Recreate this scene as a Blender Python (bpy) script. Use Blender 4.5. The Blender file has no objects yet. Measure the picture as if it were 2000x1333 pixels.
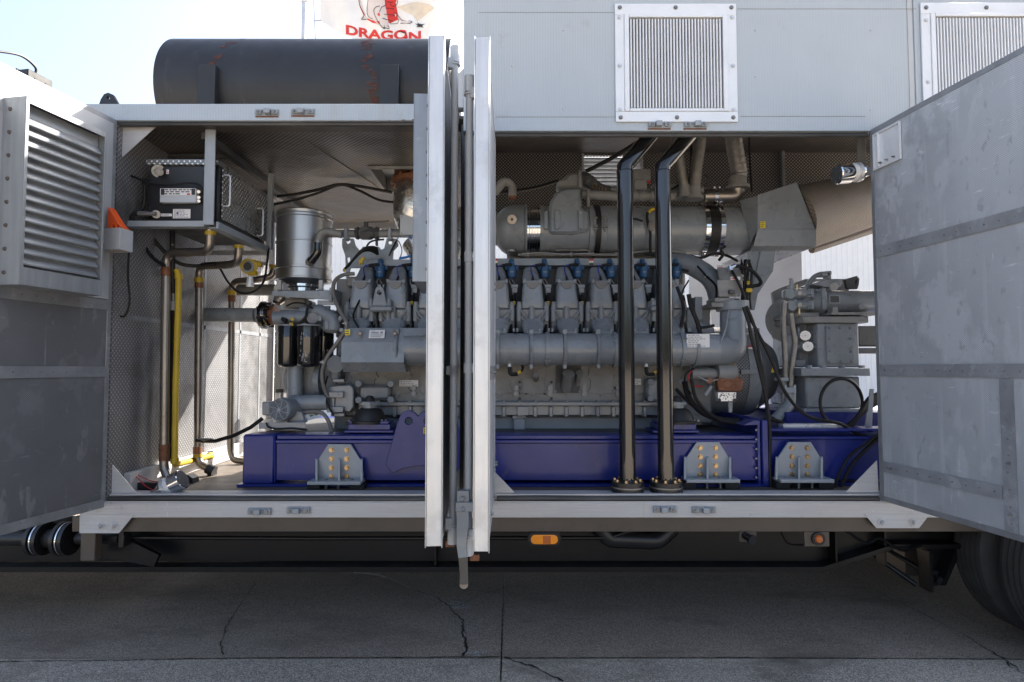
import bpy, bmesh, math, random
from mathutils import Vector as V, Matrix
rad = math.radians
S = bpy.context.scene
C = S.collection
random.seed(7)
# ------------------------------------------------------------ camera, sky, sun, exposure
FPX, CAMY, CAMZ = 1150.0, -3.5, 1.63
PITCH = math.atan(53/FPX)
cd = bpy.data.cameras.new('camera'); cam = bpy.data.objects.new('camera', cd); C.objects.link(cam)
cd.sensor_width = 36; cd.lens = FPX/2000*36; cd.clip_start = .05; cd.clip_end = 900
cam.location = (0, CAMY, CAMZ); cam.rotation_euler = (math.pi/2+PITCH, 0, 0); S.camera = cam
SUN_EL, SUN_AZ = rad(37), rad(40)
w = bpy.data.worlds.new('World'); S.world = w; w.use_nodes = True
nt = w.node_tree; sk = nt.nodes.new('ShaderNodeTexSky'); sk.sky_type = 'NISHITA'
sk.sun_disc = False; sk.sun_elevation = SUN_EL; sk.sun_rotation = SUN_AZ; sk.air_density = 1.0; sk.dust_density = 5.0; sk.ozone_density = 2.5
hs_ = nt.nodes.new('ShaderNodeHueSaturation'); hs_.inputs['Saturation'].default_value = .82; nt.links.new(sk.outputs[0], hs_.inputs['Color']); nt.links.new(hs_.outputs[0], nt.nodes['Background'].inputs[0]); nt.nodes['Background'].inputs[1].default_value = .125
ld = bpy.data.lights.new('sun', 'SUN'); ld.energy = 5.0; ld.angle = rad(.5); ld.color = (1, .94, .85)
sun = bpy.data.objects.new('sun', ld); C.objects.link(sun)
sd = V((math.sin(SUN_AZ)*math.cos(SUN_EL), math.cos(SUN_AZ)*math.cos(SUN_EL), math.sin(SUN_EL)))
sun.rotation_euler = sd.to_track_quat('Z', 'Y').to_euler(); sun.location = sd*30
S.view_settings.view_transform = 'Standard'; S.view_settings.look = 'None'; S.view_settings.gamma = 1
S.view_settings.use_curve_mapping = False; S.view_settings.exposure = 1.80
S.cycles.max_bounces = 7; S.cycles.diffuse_bounces = 3; S.cycles.glossy_bounces = 4
S.cycles.caustics_reflective = False; S.cycles.caustics_refractive = False
S.cycles.use_denoising = True
# photo pixel -> point on the plane Y
def P(px, py, Y):
    cx = (px-1000)/FPX; v = (666.5-py)/FPX
    dy = math.cos(PITCH)-v*math.sin(PITCH); dz = math.sin(PITCH)+v*math.cos(PITCH)
    t = (Y-CAMY)/dy
    return V((cx*t, Y, CAMZ+dz*t))
def X_(px, Y, py=620): return P(px, py, Y).x
def Z_(py, Y): return P(0, py, Y).z
# ------------------------------------------------------------ materials
MATS = {}
def ramp(nt, fac, p0, p1, c0=(0,0,0,1), c1=(1,1,1,1)):
    r = nt.nodes.new('ShaderNodeValToRGB'); e = r.color_ramp.elements
    e[0].position = p0; e[1].position = p1; e[0].color = c0; e[1].color = c1
    nt.links.new(fac, r.inputs[0]); return r.outputs[0]
def mixc(nt, fac, a, b, mode='MIX'):
    m = nt.nodes.new('ShaderNodeMix'); m.data_type = 'RGBA'; m.blend_type = mode
    for k, v in ((0, fac), (6, a), (7, b)):
        if hasattr(v, 'links'): nt.links.new(v, m.inputs[k])
        else: m.inputs[k].default_value = v if k == 0 else (tuple(v)+(1,))[:4]
    return m.outputs[2]
def noise(nt, vec, scale, detail=4, rough=.55, sc3=(1,1,1)):
    n = nt.nodes.new('ShaderNodeTexNoise'); n.inputs['Scale'].default_value = scale
    n.inputs['Detail'].default_value = detail; n.inputs['Roughness'].default_value = rough
    if sc3 != (1,1,1):
        m = nt.nodes.new('ShaderNodeMapping'); m.inputs['Scale'].default_value = sc3
        nt.links.new(vec, m.inputs[0]); vec = m.outputs[0]
    nt.links.new(vec, n.inputs['Vector']); return n.outputs['Fac']
def math_(nt, op, a, b=None):
    m = nt.nodes.new('ShaderNodeMath'); m.operation = op
    for k, v in ((0, a), (1, b)):
        if v is None: continue
        if hasattr(v, 'links'): nt.links.new(v, m.inputs[k])
        else: m.inputs[k].default_value = v
    return m.outputs[0]
def mat(name, col, rough=.5, metal=0., var=.12, vs=6., bump=0., bs=120., perf=None, stain=None, brush=None,
        ribs=None, coat=0., dirt=None, spec=None, emit=None, tread=None, rvar=.15, streak=None, wave=0., scratch=0.):
    m = bpy.data.materials.new(name); m.use_nodes = True; nt = m.node_tree; b = nt.nodes['Principled BSDF']
    tc = nt.nodes.new('ShaderNodeTexCoord').outputs['Object']
    geo = nt.nodes.new('ShaderNodeNewGeometry').outputs['Position']
    L = nt.links.new
    n1 = noise(nt, geo, vs, 5)
    lo = tuple(c*(1-var) for c in col); hi = tuple(min(1, c*(1+var)) for c in col)
    c = mixc(nt, ramp(nt, n1, .3, .7), lo, hi)
    h = None
    r = math_(nt, 'ADD', math_(nt, 'MULTIPLY', noise(nt, geo, vs*2.3, 4), rvar*2), rough-rvar)
    if brush:
        nb = noise(nt, geo, brush[0], 3, .6, brush[1]); c = mixc(nt, ramp(nt, nb, .35, .65), c, tuple(x*brush[2] for x in col)); h = nb
    if stain:   # (scale, threshold lo, hi, colour, stretch)
        for st in (stain if isinstance(stain, list) else [stain]):
            s1 = ramp(nt, noise(nt, geo, st[0], 5, .62, st[4]), st[1], st[2])
            c = mixc(nt, s1, c, st[3])
    if streak:  # vertical streaks (scale, lo, hi, col)
        s1 = ramp(nt, noise(nt, geo, streak[0], 3, .6, (1,1,.05)), streak[1], streak[2]); c = mixc(nt, s1, c, streak[3])
    if perf:    # (plane, pitch, hole colour, radius)
        sp = nt.nodes.new('ShaderNodeSeparateXYZ'); L(tc, sp.inputs[0]); cb = nt.nodes.new('ShaderNodeCombineXYZ')
        a, q = {'xz': (0, 2), 'yz': (1, 2), 'xy': (0, 1)}[perf[0]]
        L(sp.outputs[a], cb.inputs[0]); L(sp.outputs[q], cb.inputs[1])
        mp = nt.nodes.new('ShaderNodeMapping'); mp.inputs['Rotation'].default_value = (0, 0, rad(45)); L(cb.outputs[0], mp.inputs[0])
        vo = nt.nodes.new('ShaderNodeTexVoronoi'); vo.voronoi_dimensions = '2D'; vo.inputs['Randomness'].default_value = 0
        vo.inputs['Scale'].default_value = 1/perf[1]*1.0; L(mp.outputs[0], vo.inputs['Vector'])
        ho = ramp(nt, vo.outputs['Distance'], perf[3]*.85, perf[3]*1.15, (1,1,1,1), (0,0,0,1))
        c = mixc(nt, ho, c, perf[2]); h = ho if perf[1] > .012 else None
        if h is not None: h = math_(nt, 'MULTIPLY', ho, -1.)
    if ribs:    # (axis index, pitch, strength)
        sp = nt.nodes.new('ShaderNodeSeparateXYZ'); L(tc, sp.inputs[0])
        sn = math_(nt, 'SINE', math_(nt, 'MULTIPLY', sp.outputs[ribs[0]], 6.2832/ribs[1])); h = ramp(nt, sn, .0, 1.)
        c = mixc(nt, math_(nt, 'MULTIPLY', ramp(nt, sn, .75, 1), ribs[3] if len(ribs) > 3 else .12), c, tuple(x*.55 for x in col))
    if dirt:    # (scale, lo, hi, col)
        c = mixc(nt, ramp(nt, noise(nt, geo, dirt[0], 6, .7), dirt[1], dirt[2]), c, dirt[3])
    if bump or h is not None:
        bp = nt.nodes.new('ShaderNodeBump'); bp.inputs['Distance'].default_value = .004 if perf is None else .003
        if h is not None and not bump:
            L(h, bp.inputs['Height']); bp.inputs['Strength'].default_value = ribs[2] if ribs else (.5 if perf else .12)
        else:
            L(noise(nt, geo, bs, 4), bp.inputs['Height']); bp.inputs['Strength'].default_value = bump
        L(bp.outputs[0], b.inputs['Normal'])
    if wave:
        b2 = nt.nodes.new('ShaderNodeBump'); b2.inputs['Distance'].default_value = .02; b2.inputs['Strength'].default_value = wave
        L(noise(nt, geo, 3.2, 2), b2.inputs['Height'])
        if b.inputs['Normal'].links: L(b.inputs['Normal'].links[0].from_socket, b2.inputs['Normal'])
        L(b2.outputs[0], b.inputs['Normal'])
    if scratch:
        q = ramp(nt, noise(nt, geo, 26, 6, .8, (1,.12,1)), .62, .66); q2 = ramp(nt, noise(nt, geo, 31, 6, .8, (.3,1,.08)), .64, .68)
        c = mixc(nt, math_(nt, 'MULTIPLY', math_(nt, 'MAXIMUM', q, q2), scratch), c, tuple(min(1, x*1.7+.05) for x in col))
    L(c, b.inputs['Base Color']); L(r, b.inputs['Roughness']); b.inputs['Metallic'].default_value = metal
    if coat: b.inputs['Coat Weight'].default_value = coat; b.inputs['Coat Roughness'].default_value = .08
    if spec is not None: b.inputs['Specular IOR Level'].default_value = spec
    if emit: b.inputs['Emission Color'].default_value = emit[0]+(1,); b.inputs['Emission Strength'].default_value = emit[1]
    MATS[name] = m; return m
M = MATS
mat('grey_paint', (.225,.25,.275), .30, var=.12, stain=(3.2,.55,.7,(.19,.20,.205),(1,1,.5)), coat=.2, bump=.12, bs=260, dirt=(9,.55,.75,(.25,.25,.25)))
mat('grey_cast', (.20,.222,.245), .33, var=.12, bump=.35, bs=140, dirt=(12,.55,.72,(.13,.13,.13)))
mat('grey_inset', (.17,.165,.16), .5, var=.15)
mat('grey_warm', (.225,.228,.225), .55, var=.14, bump=.3, bs=110, dirt=(7,.5,.75,(.17,.155,.14)))
mat('dark_cast', (.07,.072,.075), .6, var=.2, bump=.3)
mat('frame_paint', (.52,.515,.515), .45, var=.05, vs=3, brush=(10,(.5,1,24),.86), dirt=(14,.62,.8,(.3,.26,.22)), streak=(16,.66,.74,(.42,.36,.30)), wave=.15, scratch=.2)
mat('bracket_paint', (.30,.33,.36), .42, var=.08, bump=.1)
mat('panel_paint', (.405,.46,.51), .38, var=.04, vs=1.5, ribs=(0,.0165,.16,.16), wave=.35, streak=(7,.62,.8,(.38,.40,.41)), dirt=(5,.62,.85,(.33,.33,.32)))
mat('panel_smooth', (.46,.49,.52), .4, var=.04, vs=2)
mat('aluminium', (.35,.375,.40), .42, .5, var=.08, vs=5, brush=(30,(1,1,.06),.85), dirt=(4,.58,.7,(.45,.46,.47)))
mat('alu_dull', (.42,.44,.46), .5, .25, var=.08, vs=4, dirt=(5,.55,.7,(.33,.35,.37)))
mat('vent_white', (.74,.77,.80), .4, .2, var=.05)
mat('alu_bright', (.66,.68,.70), .40, .5, var=.08, vs=4, brush=(40,(1,1,.06),.90), dirt=(3.5,.55,.66,(.53,.545,.56)), scratch=.15)
mat('door_panel', (.46,.49,.525), .44, .12, var=.14, vs=1.3, perf=('yz',.0075,(.33,.355,.39),.33), stain=[(1.0,.46,.66,(.32,.34,.37),(1,1,1)),(2.3,.54,.60,(.54,.57,.61),(1,1,.8)),(8,.56,.63,(.52,.55,.59),(1,1,.45)),(19,.60,.66,(.34,.36,.39),(1,1,.5))], streak=(14,.58,.68,(.54,.57,.61)), wave=.3, scratch=.4)
mat('band_light', (.30,.32,.345), .46, .3, var=.2, vs=6, dirt=(9,.55,.66,(.42,.44,.47)), scratch=.4, stain=(2.5,.55,.65,(.36,.385,.415),(1,1,1)))
mat('door_dark', (.145,.153,.165), .5, .2, var=.16, vs=1.6, perf=('yz',.0075,(.105,.112,.12),.33), stain=[(1.1,.50,.66,(.11,.115,.125),(1,1,1)),(2.8,.56,.60,(.195,.205,.22),(1,1,.8)),(9,.61,.65,(.23,.24,.255),(1,1,.4))], streak=(14,.62,.70,(.27,.285,.30)), wave=.3, scratch=.35)
mat('door_band', (.26,.275,.295), .48, .45, var=.18, vs=8, dirt=(9,.58,.68,(.34,.355,.375)), scratch=.3)
mat('perf_side', (.15,.15,.155), .42, .25, wave=.8, var=.12, vs=2, perf=('yz',.022,(.33,.33,.34),.27), dirt=(1.8,.5,.66,(.09,.09,.09)))  # light hole colour paints dots of reflection on the sheet
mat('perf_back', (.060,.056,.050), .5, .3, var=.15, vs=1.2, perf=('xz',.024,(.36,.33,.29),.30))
mat('perf_top', (.21,.19,.17), .36, .65, var=.2, vs=1.2, wave=1., perf=('xy',.024,(.03,.027,.024),.36), dirt=(1.5,.55,.7,(.2,.16,.12)))
mat('perf_duct', (.26,.225,.195), .6, .1, var=.12, vs=2, perf=('xz',.016,(.12,.10,.085),.27), dirt=(3,.5,.7,(.19,.16,.135)))
mat('louver_alu', (.36,.385,.41), .38, .5, var=.1, vs=7, brush=(18,(1,.1,1),.8), dirt=(8,.55,.65,(.35,.36,.37)))
mat('diamond_plate', (.15,.15,.145), .3, .5, var=.3, perf=('yz',.026,(.9,.9,.88),.24), dirt=(3,.5,.6,(.25,.25,.24)))
mat('diamond_lid', (.18,.18,.175), .3, .5, var=.15, perf=('xz',.024,(.9,.9,.88),.24))
mat('stainless', (.46,.455,.45), .33, .95, var=.06, vs=3, rvar=.06)
mat('steel_pipe', (.27,.245,.22), .34, .85, var=.12, vs=5, rvar=.08, dirt=(4,.58,.75,(.15,.12,.10)))
mat('braid', (.24,.225,.205), .4, .7, var=.15, vs=30, bump=.6, bs=300)
mat('chrome', (.75,.75,.76), .08, 1., var=.02, rvar=.03)
mat('zinc', (.24,.24,.235), .45, .6, var=.2, vs=40)
mat('brass_bolt', (.42,.31,.18), .32, .85, var=.25, vs=40)
mat('black_gloss', (.010,.010,.011), .10, var=.2, coat=.6, rvar=.04)
mat('black_paint', (.014,.0145,.016), .35, var=.3, dirt=(8,.6,.8,(.035,.032,.03)))
mat('silencer_paint', (.020,.0215,.025), .5, var=.15, vs=4, streak=(14,.62,.8,(.05,.047,.045)))
mat('rust', (.085,.032,.024), .8, var=.4, vs=40, bump=.5, bs=200)
mat('rubber', (.013,.013,.014), .55, var=.2, bump=.2)
mat('cable', (.012,.012,.013), .5, var=.2, spec=.25)
mat('tyre', (.036,.035,.034), .75, var=.2, bump=.3, bs=300)
mat('blue_paint', (.006,.018,.175), .36, var=.14, vs=3, bump=.06, bs=60, coat=.12, dirt=(3,.58,.8,(.02,.026,.14)), stain=[(22,.66,.70,(.05,.05,.14),(1,1,.35)),(60,.70,.73,(.09,.09,.12),(1,1,1))], wave=.12)
mat('coil_blue', (.018,.075,.18), .4, var=.1)
mat('lead_blue', (.015,.03,.30), .45, var=.1)
mat('hose_blue', (.02,.16,.55), .4, var=.1)
mat('yellow', (.48,.33,.02), .45, var=.12, dirt=(16,.6,.75,(.3,.2,.03)))
mat('orange', (.75,.10,.015), .5, var=.1)
mat('amber_lens', (.95,.30,.01), .15, var=.06, coat=.5)
mat('amber_dark', (.45,.11,.015), .2, var=.06, coat=.5)
mat('red', (.5,.02,.02), .5, var=.1)
mat('red_fabric', (.11,.012,.014), .8, var=.2)
mat('white_label', (.72,.72,.72), .5, var=.03)
mat('yellow_label', (.80,.62,.03), .5, var=.03)
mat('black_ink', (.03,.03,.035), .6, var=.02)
mat('grey_ink', (.30,.31,.33), .6, var=.02)
mat('flag_cloth', (.80,.79,.77), .85, var=.05, vs=2)
mat('flag_red', (.62,.045,.04), .85, var=.05)
mat('flag_pink', (.66,.60,.58), .85, var=.03)
mat('flag_stain', (.70,.60,.47), .85, var=.1)
mat('grey_hose', (.17,.16,.15), .5, var=.1)
mat('brown_steel', (.085,.068,.054), .45, var=.12, vs=3, dirt=(4,.55,.75,(.05,.042,.036)))
mat('frame_black', (.006,.006,.0065), .38, var=.3, vs=3, dirt=(5,.6,.8,(.013,.012,.011)), spec=.35)
mat('foil', (.55,.53,.50), .28, .95, bump=1.2, bs=22, var=.2)
mat('copper_rust', (.20,.085,.045), .6, .3, var=.35, vs=25, bump=.5)
mat('corr_white', (.74,.76,.78), .5, var=.03, ribs=(0,.14,.6,.22))
mat('floor_boards', (.13,.105,.085), .6, var=.2, vs=5, brush=(14,(.3,6,1),.6), dirt=(6,.55,.7,(.09,.075,.06)))
mat('gasket', (.03,.03,.03), .45, var=.3, brush=(5,(.5,1,1),2.0))
mat('leaf_green', (.035,.065,.018), .6, var=.4, vs=9)
mat('bark', (.10,.07,.05), .8, var=.3, bump=.5)
mat('gauge_face', (.80,.80,.78), .3, var=.02)
mat('silver_tag', (.80,.80,.80), .3, .3, var=.05)
# ------------------------------------------------------------ mesh builder
def _sm(bm, ang=.62):
    bm.normal_update()
    for f in bm.faces: f.smooth = True
    for e in bm.edges:
        if len(e.link_faces) == 2:
            try: a = e.calc_face_angle()
            except Exception: a = 0
            if a > ang: e.smooth = False
def bend(pts, r, n=6):
    pts = [V(p) for p in pts]; out = [pts[0]]
    for i in range(1, len(pts)-1):
        a, b, c = pts[i-1], pts[i], pts[i+1]; u = (a-b).normalized(); v = (c-b).normalized()
        ang = u.angle(v) if u.length and v.length else math.pi
        if ang > 3.05: out.append(b); continue
        d = min(r/math.tan(ang/2), (a-b).length*.49, (c-b).length*.49)
        p0, p1 = b+u*d, b+v*d
        for k in range(n+1):
            t = k/n; out.append(p0*(1-t)**2+b*2*t*(1-t)+p1*t*t)
    out.append(pts[-1]); return out
def spline(pts, n=8):
    pts = [V(p) for p in pts]; q = [pts[0]*2-pts[1]]+pts+[pts[-1]*2-pts[-2]]; out = []
    for i in range(1, len(q)-2):
        p0, p1, p2, p3 = q[i-1:i+3]
        for k in range(n):
            t = k/n; out.append(.5*((2*p1)+(p2-p0)*t+(2*p0-5*p1+4*p2-p3)*t*t+(3*p1-p0-3*p2+p3)*t**3))
    out.append(pts[-1]); return out
class B:
    def __init__(s): s.bm = bmesh.new(); s.mi = 0; s.cuts = []
    def cut(s): s.cuts.append(len(s.bm.faces)); return s
    def _mark(s, faces):
        for f in faces: f.material_index = s.mi
    def box(s, x0, x1, y0, y1, z0, z1, bev=.002, rot=None, piv=None):
        x0, x1 = sorted((x0, x1)); y0, y1 = sorted((y0, y1)); z0, z1 = sorted((z0, z1))
        t = bmesh.new(); bmesh.ops.create_cube(t, size=1)
        for v in t.verts: v.co = V(((x0+x1)/2+v.co.x*(x1-x0), (y0+y1)/2+v.co.y*(y1-y0), (z0+z1)/2+v.co.z*(z1-z0)))
        bev = min(bev, .3*min(x1-x0, y1-y0, z1-z0))
        if bev > .0004: bmesh.ops.bevel(t, geom=t.edges[:], offset=bev, segments=1, affect='EDGES')
        s._join(t, rot, piv); return s
    def _join(s, t, rot=None, piv=None):
        if rot is not None:
            pv = V(piv) if piv is not None else V((0,0,0))
            for v in t.verts: v.co = rot @ (v.co-pv) + pv
        me = bpy.data.meshes.new('tmp'); t.to_mesh(me); t.free()
        n0 = len(s.bm.faces); s.bm.from_mesh(me); bpy.data.meshes.remove(me)
        s.bm.faces.ensure_lookup_table(); s._mark(s.bm.faces[n0:])
    def cyl(s, a, b, r, r2=None, n=20, cap=True):
        a, b = V(a), V(b); r2 = r if r2 is None else r2; d = (b-a).normalized()
        u = d.orthogonal().normalized(); w = d.cross(u)
        R0 = [s.bm.verts.new(a+(u*math.cos(6.28318*i/n)+w*math.sin(6.28318*i/n))*r) for i in range(n)]
        R1 = [s.bm.verts.new(b+(u*math.cos(6.28318*i/n)+w*math.sin(6.28318*i/n))*r2) for i in range(n)]
        fs = [s.bm.faces.new((R0[i], R0[(i+1) % n], R1[(i+1) % n], R1[i])) for i in range(n)]
        if cap: fs += [s.bm.faces.new(R0[::-1]), s.bm.faces.new(R1)]
        s._mark(fs); return s
    def ring(s, c, d, R, r, n=28, m=8):
        pts = []; d = V(d).normalized(); u = d.orthogonal().normalized(); w = d.cross(u)
        for i in range(n): pts.append(V(c)+(u*math.cos(6.28318*i/n)+w*math.sin(6.28318*i/n))*R)
        return s.tube(pts, r, m, closed=True)
    def tube(s, pts, r, n=10, closed=False):
        pts = [V(p) for p in pts]; N = len(pts); rings = []
        rr = r if callable(r) else (lambda t: r)
        def tan(i):
            if closed: return (pts[(i+1) % N]-pts[i-1]).normalized()
            return (pts[min(i+1, N-1)]-pts[max(i-1, 0)]).normalized()
        t0 = tan(0); u = t0.orthogonal().normalized()
        for i in range(N):
            t = tan(i); q = t0.rotation_difference(t); u = q @ u; u = (u-t*u.dot(t)).normalized(); w = t.cross(u); t0 = t
            R = rr(i/max(1, N-1))
            rings.append([s.bm.verts.new(pts[i]+(u*math.cos(6.28318*k/n)+w*math.sin(6.28318*k/n))*R) for k in range(n)])
        fs = []
        for i in range(N if closed else N-1):
            A, Bq = rings[i], rings[(i+1) % N]
            fs += [s.bm.faces.new((A[k], A[(k+1) % n], Bq[(k+1) % n], Bq[k])) for k in range(n)]
        if not closed: fs += [s.bm.faces.new(rings[0][::-1]), s.bm.faces.new(rings[-1])]
        s._mark(fs); return s
    def lathe(s, o, d, prof, n=28, cap=True):
        o = V(o); d = V(d).normalized(); u = d.orthogonal().normalized(); w = d.cross(u); rings = []
        for t, r in prof:
            rings.append([s.bm.verts.new(o+d*t+(u*math.cos(6.28318*k/n)+w*math.sin(6.28318*k/n))*max(r, 1e-4)) for k in range(n)])
        fs = []
        for A, Q in zip(rings, rings[1:]):
            fs += [s.bm.faces.new((A[k], A[(k+1) % n], Q[(k+1) % n], Q[k])) for k in range(n)]
        if cap and prof[0][1] > 1e-3: fs.append(s.bm.faces.new(rings[0][::-1]))
        if cap and prof[-1][1] > 1e-3: fs.append(s.bm.faces.new(rings[-1]))
        s._mark(fs); return s
    def sph(s, c, r, sc=(1,1,1), seg=16, rot=None):
        t = bmesh.new(); bmesh.ops.create_uvsphere(t, u_segments=seg, v_segments=seg//2+2, radius=r)
        for v in t.verts:
            q = V((v.co.x*sc[0], v.co.y*sc[1], v.co.z*sc[2])); v.co = (rot @ q if rot else q)+V(c)
        s._join(t); return s
    def prism(s, pts, ax, d0, d1, bev=0., holes=None):
        """outline pts (2-D) pushed along axis ax from d0 to d1"""
        t = bmesh.new()
        def mk(p, d): return {'x': V((d, p[0], p[1])), 'y': V((p[0], d, p[1])), 'z': V((p[0], p[1], d))}[ax]
        a = [t.verts.new(mk(p, d0)) for p in pts]; f = t.faces.new(a)
        if holes:
            es = list(f.edges)
            for h in holes:
                hv = [t.verts.new(mk(p, d0)) for p in h]
                es += [t.edges.new((hv[i], hv[(i+1) % len(hv)])) for i in range(len(hv))]
            t.faces.remove(f)
            r = bmesh.ops.triangle_fill(t, use_beauty=True, use_dissolve=False, edges=es)
            fs = [g for g in r['geom'] if isinstance(g, bmesh.types.BMFace)]
        else: fs = [f]
        ex = bmesh.ops.extrude_face_region(t, geom=fs)
        off = mk((0,0), d1)-mk((0,0), d0)
        for g in ex['geom']:
            if isinstance(g, bmesh.types.BMVert): g.co += off
        bmesh.ops.recalc_face_normals(t, faces=t.faces[:])
        if bev:
            bmesh.ops.bevel(t, geom=[e for e in t.edges if len(e.link_faces) == 2 and e.calc_face_angle() > .9], offset=bev, segments=1, affect='EDGES')
        s._join(t); return s
    def hexa(s, v8, bev=.0):
        """8 corners: bottom 4 (ccw) then top 4"""
        t = bmesh.new(); v = [t.verts.new(V(q)) for q in v8]
        for f in ((0,3,2,1),(4,5,6,7),(0,1,5,4),(1,2,6,5),(2,3,7,6),(3,0,4,7)): t.faces.new([v[i] for i in f])
        bmesh.ops.recalc_face_normals(t, faces=t.faces[:])
        if bev: bmesh.ops.bevel(t, geom=t.edges[:], offset=bev, segments=2, affect='EDGES')
        s._join(t); return s
    def bolt(s, p, d=(0,-1,0), r=.012, h=.01, wash=True):
        p = V(p); d = V(d).normalized()
        if wash: s.cyl(p, p+d*.003, r*1.35, n=14)
        s.cyl(p+d*.003, p+d*(.003+h), r, r*.92, n=6)
        return s
    def quad(s, a, b, c, d):
        f = s.bm.faces.new([s.bm.verts.new(V(q)) for q in (a, b, c, d)]); s._mark([f]); return s
    def done(s, name, mats, parent=None, label=None, cat=None, group=None, kind=None, local=False, noise_amp=0):
        mats = mats if isinstance(mats, (list, tuple)) else [mats]
        if s.cuts:      # several like pieces: one object each
            cs = [c for c in s.cuts if c > 0]; n = len(s.bm.faces)
            if cs and cs[-1] == n: cs = cs[:-1]
            ends = cs+[n]; st = [0]+cs; s.bm.faces.ensure_lookup_table(); o = None
            for a, c in zip(st, ends):
                q = B(); t = s.bm.copy(); t.faces.ensure_lookup_table()
                bmesh.ops.delete(t, geom=[f for i, f in enumerate(t.faces) if i < a or i >= c], context='FACES')
                q.bm.free(); q.bm = t; o = q.done(name, mats, parent, label, cat, group, kind, local)
            s.bm.free(); return o
        _sm(s.bm); me = bpy.data.meshes.new(name)
        off = V((0,0,0))
        if parent is not None and not local: off = wloc(parent)
        elif parent is None and not local:
            vs = [v.co for v in s.bm.verts]
            off = V(((min(v.x for v in vs)+max(v.x for v in vs))/2, (min(v.y for v in vs)+max(v.y for v in vs))/2, min(v.z for v in vs)))
        for v in s.bm.verts: v.co -= off
        s.bm.to_mesh(me); s.bm.free()
        for m in mats: me.materials.append(M[m])
        o = bpy.data.objects.new(name, me); C.objects.link(o)
        if parent is not None: o.parent = parent
        elif not local: o.location = off
        tag(o, label, cat, group, kind); return o
LOC = {}
def wloc(o):
    v = V((0,0,0))
    while o is not None: v += o.location; o = o.parent
    return v
def tag(o, label=None, cat=None, group=None, kind=None):
    if label: o['label'] = label
    if cat: o['category'] = cat
    if group: o['group'] = group
    if kind: o['kind'] = kind
def thing(name, loc, label, cat, group=None):
    o = bpy.data.objects.new(name, None); C.objects.link(o); o.location = loc; o.empty_display_size = .1
    tag(o, label, cat, group); return o
def one(name, m, fn, **k):
    b = B(); fn(b); return b.done(name, m, **k)
def copy_tree(o, parent=None):
    c = o.copy(); C.objects.link(c); c.parent = parent
    for ch in list(o.children): copy_tree(ch, c)
    return c
def text_mesh(b, s, origin, size, mi, ax_u=(1,0,0), ax_v=(0,0,1), off=.0, warp=None, thick=.0, bold=0., sx=1.):
    cu = bpy.data.curves.new('t', 'FONT'); cu.body = s; cu.size = 1; cu.offset = bold; cu.resolution_u = 3
    ob = bpy.data.objects.new('t', cu); C.objects.link(ob); bpy.context.view_layer.update()
    me = bpy.data.meshes.new_from_object(ob.evaluated_get(bpy.context.evaluated_depsgraph_get()))
    bpy.data.objects.remove(ob); bpy.data.curves.remove(cu)
    u, v = V(ax_u), V(ax_v); t = bmesh.new(); t.from_mesh(me); bpy.data.meshes.remove(me)
    if warp: bmesh.ops.subdivide_edges(t, edges=t.edges[:], cuts=1)
    for q in t.verts:
        x, y = q.co.x*sx*size, q.co.y*size
        q.co = (V(warp(x, y)) if warp else V(origin)+u*x+v*y)
    n0 = b.mi; b.mi = mi; b._join(t); b.mi = n0
def label_plate(b, x0, x1, y, z0, z1, lines=5, m=1, ink=2):
    """flat paper label on a plane facing -Y with unreadable rows of print"""
    b.mi = m; b.box(x0, x1, y-.0015, y, z0, z1, 0)
    b.mi = ink; n = lines; h = (z1-z0)/(n*2.2)
    for i in range(n):
        zc = z1-(z1-z0)*(i+.7)/(n+.4); l = random.uniform(.45, .88)
        x = x0+(x1-x0)*.07
        while x < x0+(x1-x0)*l:
            ww = (x1-x0)*random.uniform(.04, .14); b.box(x, min(x+ww, x1-(x1-x0)*.05), y-.0022, y-.0016, zc-h/2, zc+h/2, 0); x += ww*1.35
    b.mi = 0
# ============================================================ SETTING
def G(px, py, z=0.):
    cx = (px-1000)/FPX; v = (666.5-py)/FPX; dy = math.cos(PITCH)-v*math.sin(PITCH); dz = math.sin(PITCH)+v*math.cos(PITCH)
    t = (z-CAMZ)/dz; return V((cx*t, CAMY+dy*t, z))
def ground_mat(name, col, spk=.25, dk=(.6,.8), stain=(.5,.5,.5)):
    m = bpy.data.materials.new(name); m.use_nodes = True; nt = m.node_tree; b = nt.nodes['Principled BSDF']; L = nt.links.new
    g = nt.nodes.new('ShaderNodeNewGeometry').outputs['Position']
    c = mixc(nt, ramp(nt, noise(nt, g, 1.3, 6, .6), .3, .7), tuple(x*.80 for x in col), tuple(x*1.22 for x in col))
    c = mixc(nt, ramp(nt, noise(nt, g, 150, 2, .7), .42, .62), c, tuple(x*(1+spk*2.2) for x in col))
    c = mixc(nt, ramp(nt, noise(nt, g, 90, 2, .8), .62, .70), c, tuple(x*(1-spk*1.4) for x in col))
    c = mixc(nt, ramp(nt, noise(nt, g, .9, 7, .7, (1,2.2,1)), dk[0], dk[1]), c, tuple(x*y*2 for x, y in zip(col, stain)))
    c = mixc(nt, ramp(nt, noise(nt, g, 4.5, 5, .75), .66, .74), c, tuple(x*1.35 for x in col))
    bp = nt.nodes.new('ShaderNodeBump'); bp.inputs['Strength'].default_value = .55; bp.inputs['Distance'].default_value = .004
    L(noise(nt, g, 220, 3), bp.inputs['Height']); L(bp.outputs[0], b.inputs['Normal'])
    L(c, b.inputs['Base Color']); b.inputs['Roughness'].default_value = .85; M[name] = m
ground_mat('yard', (.36,.305,.24)); ground_mat('slab_far', (.155,.130,.104), .6, (.5,.75), (.34,.33,.32)); ground_mat('slab_near', (.185,.165,.138), .9, (.52,.7), (.38,.37,.36))
ground_mat('grit', (.19,.20,.21), .8)
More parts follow.
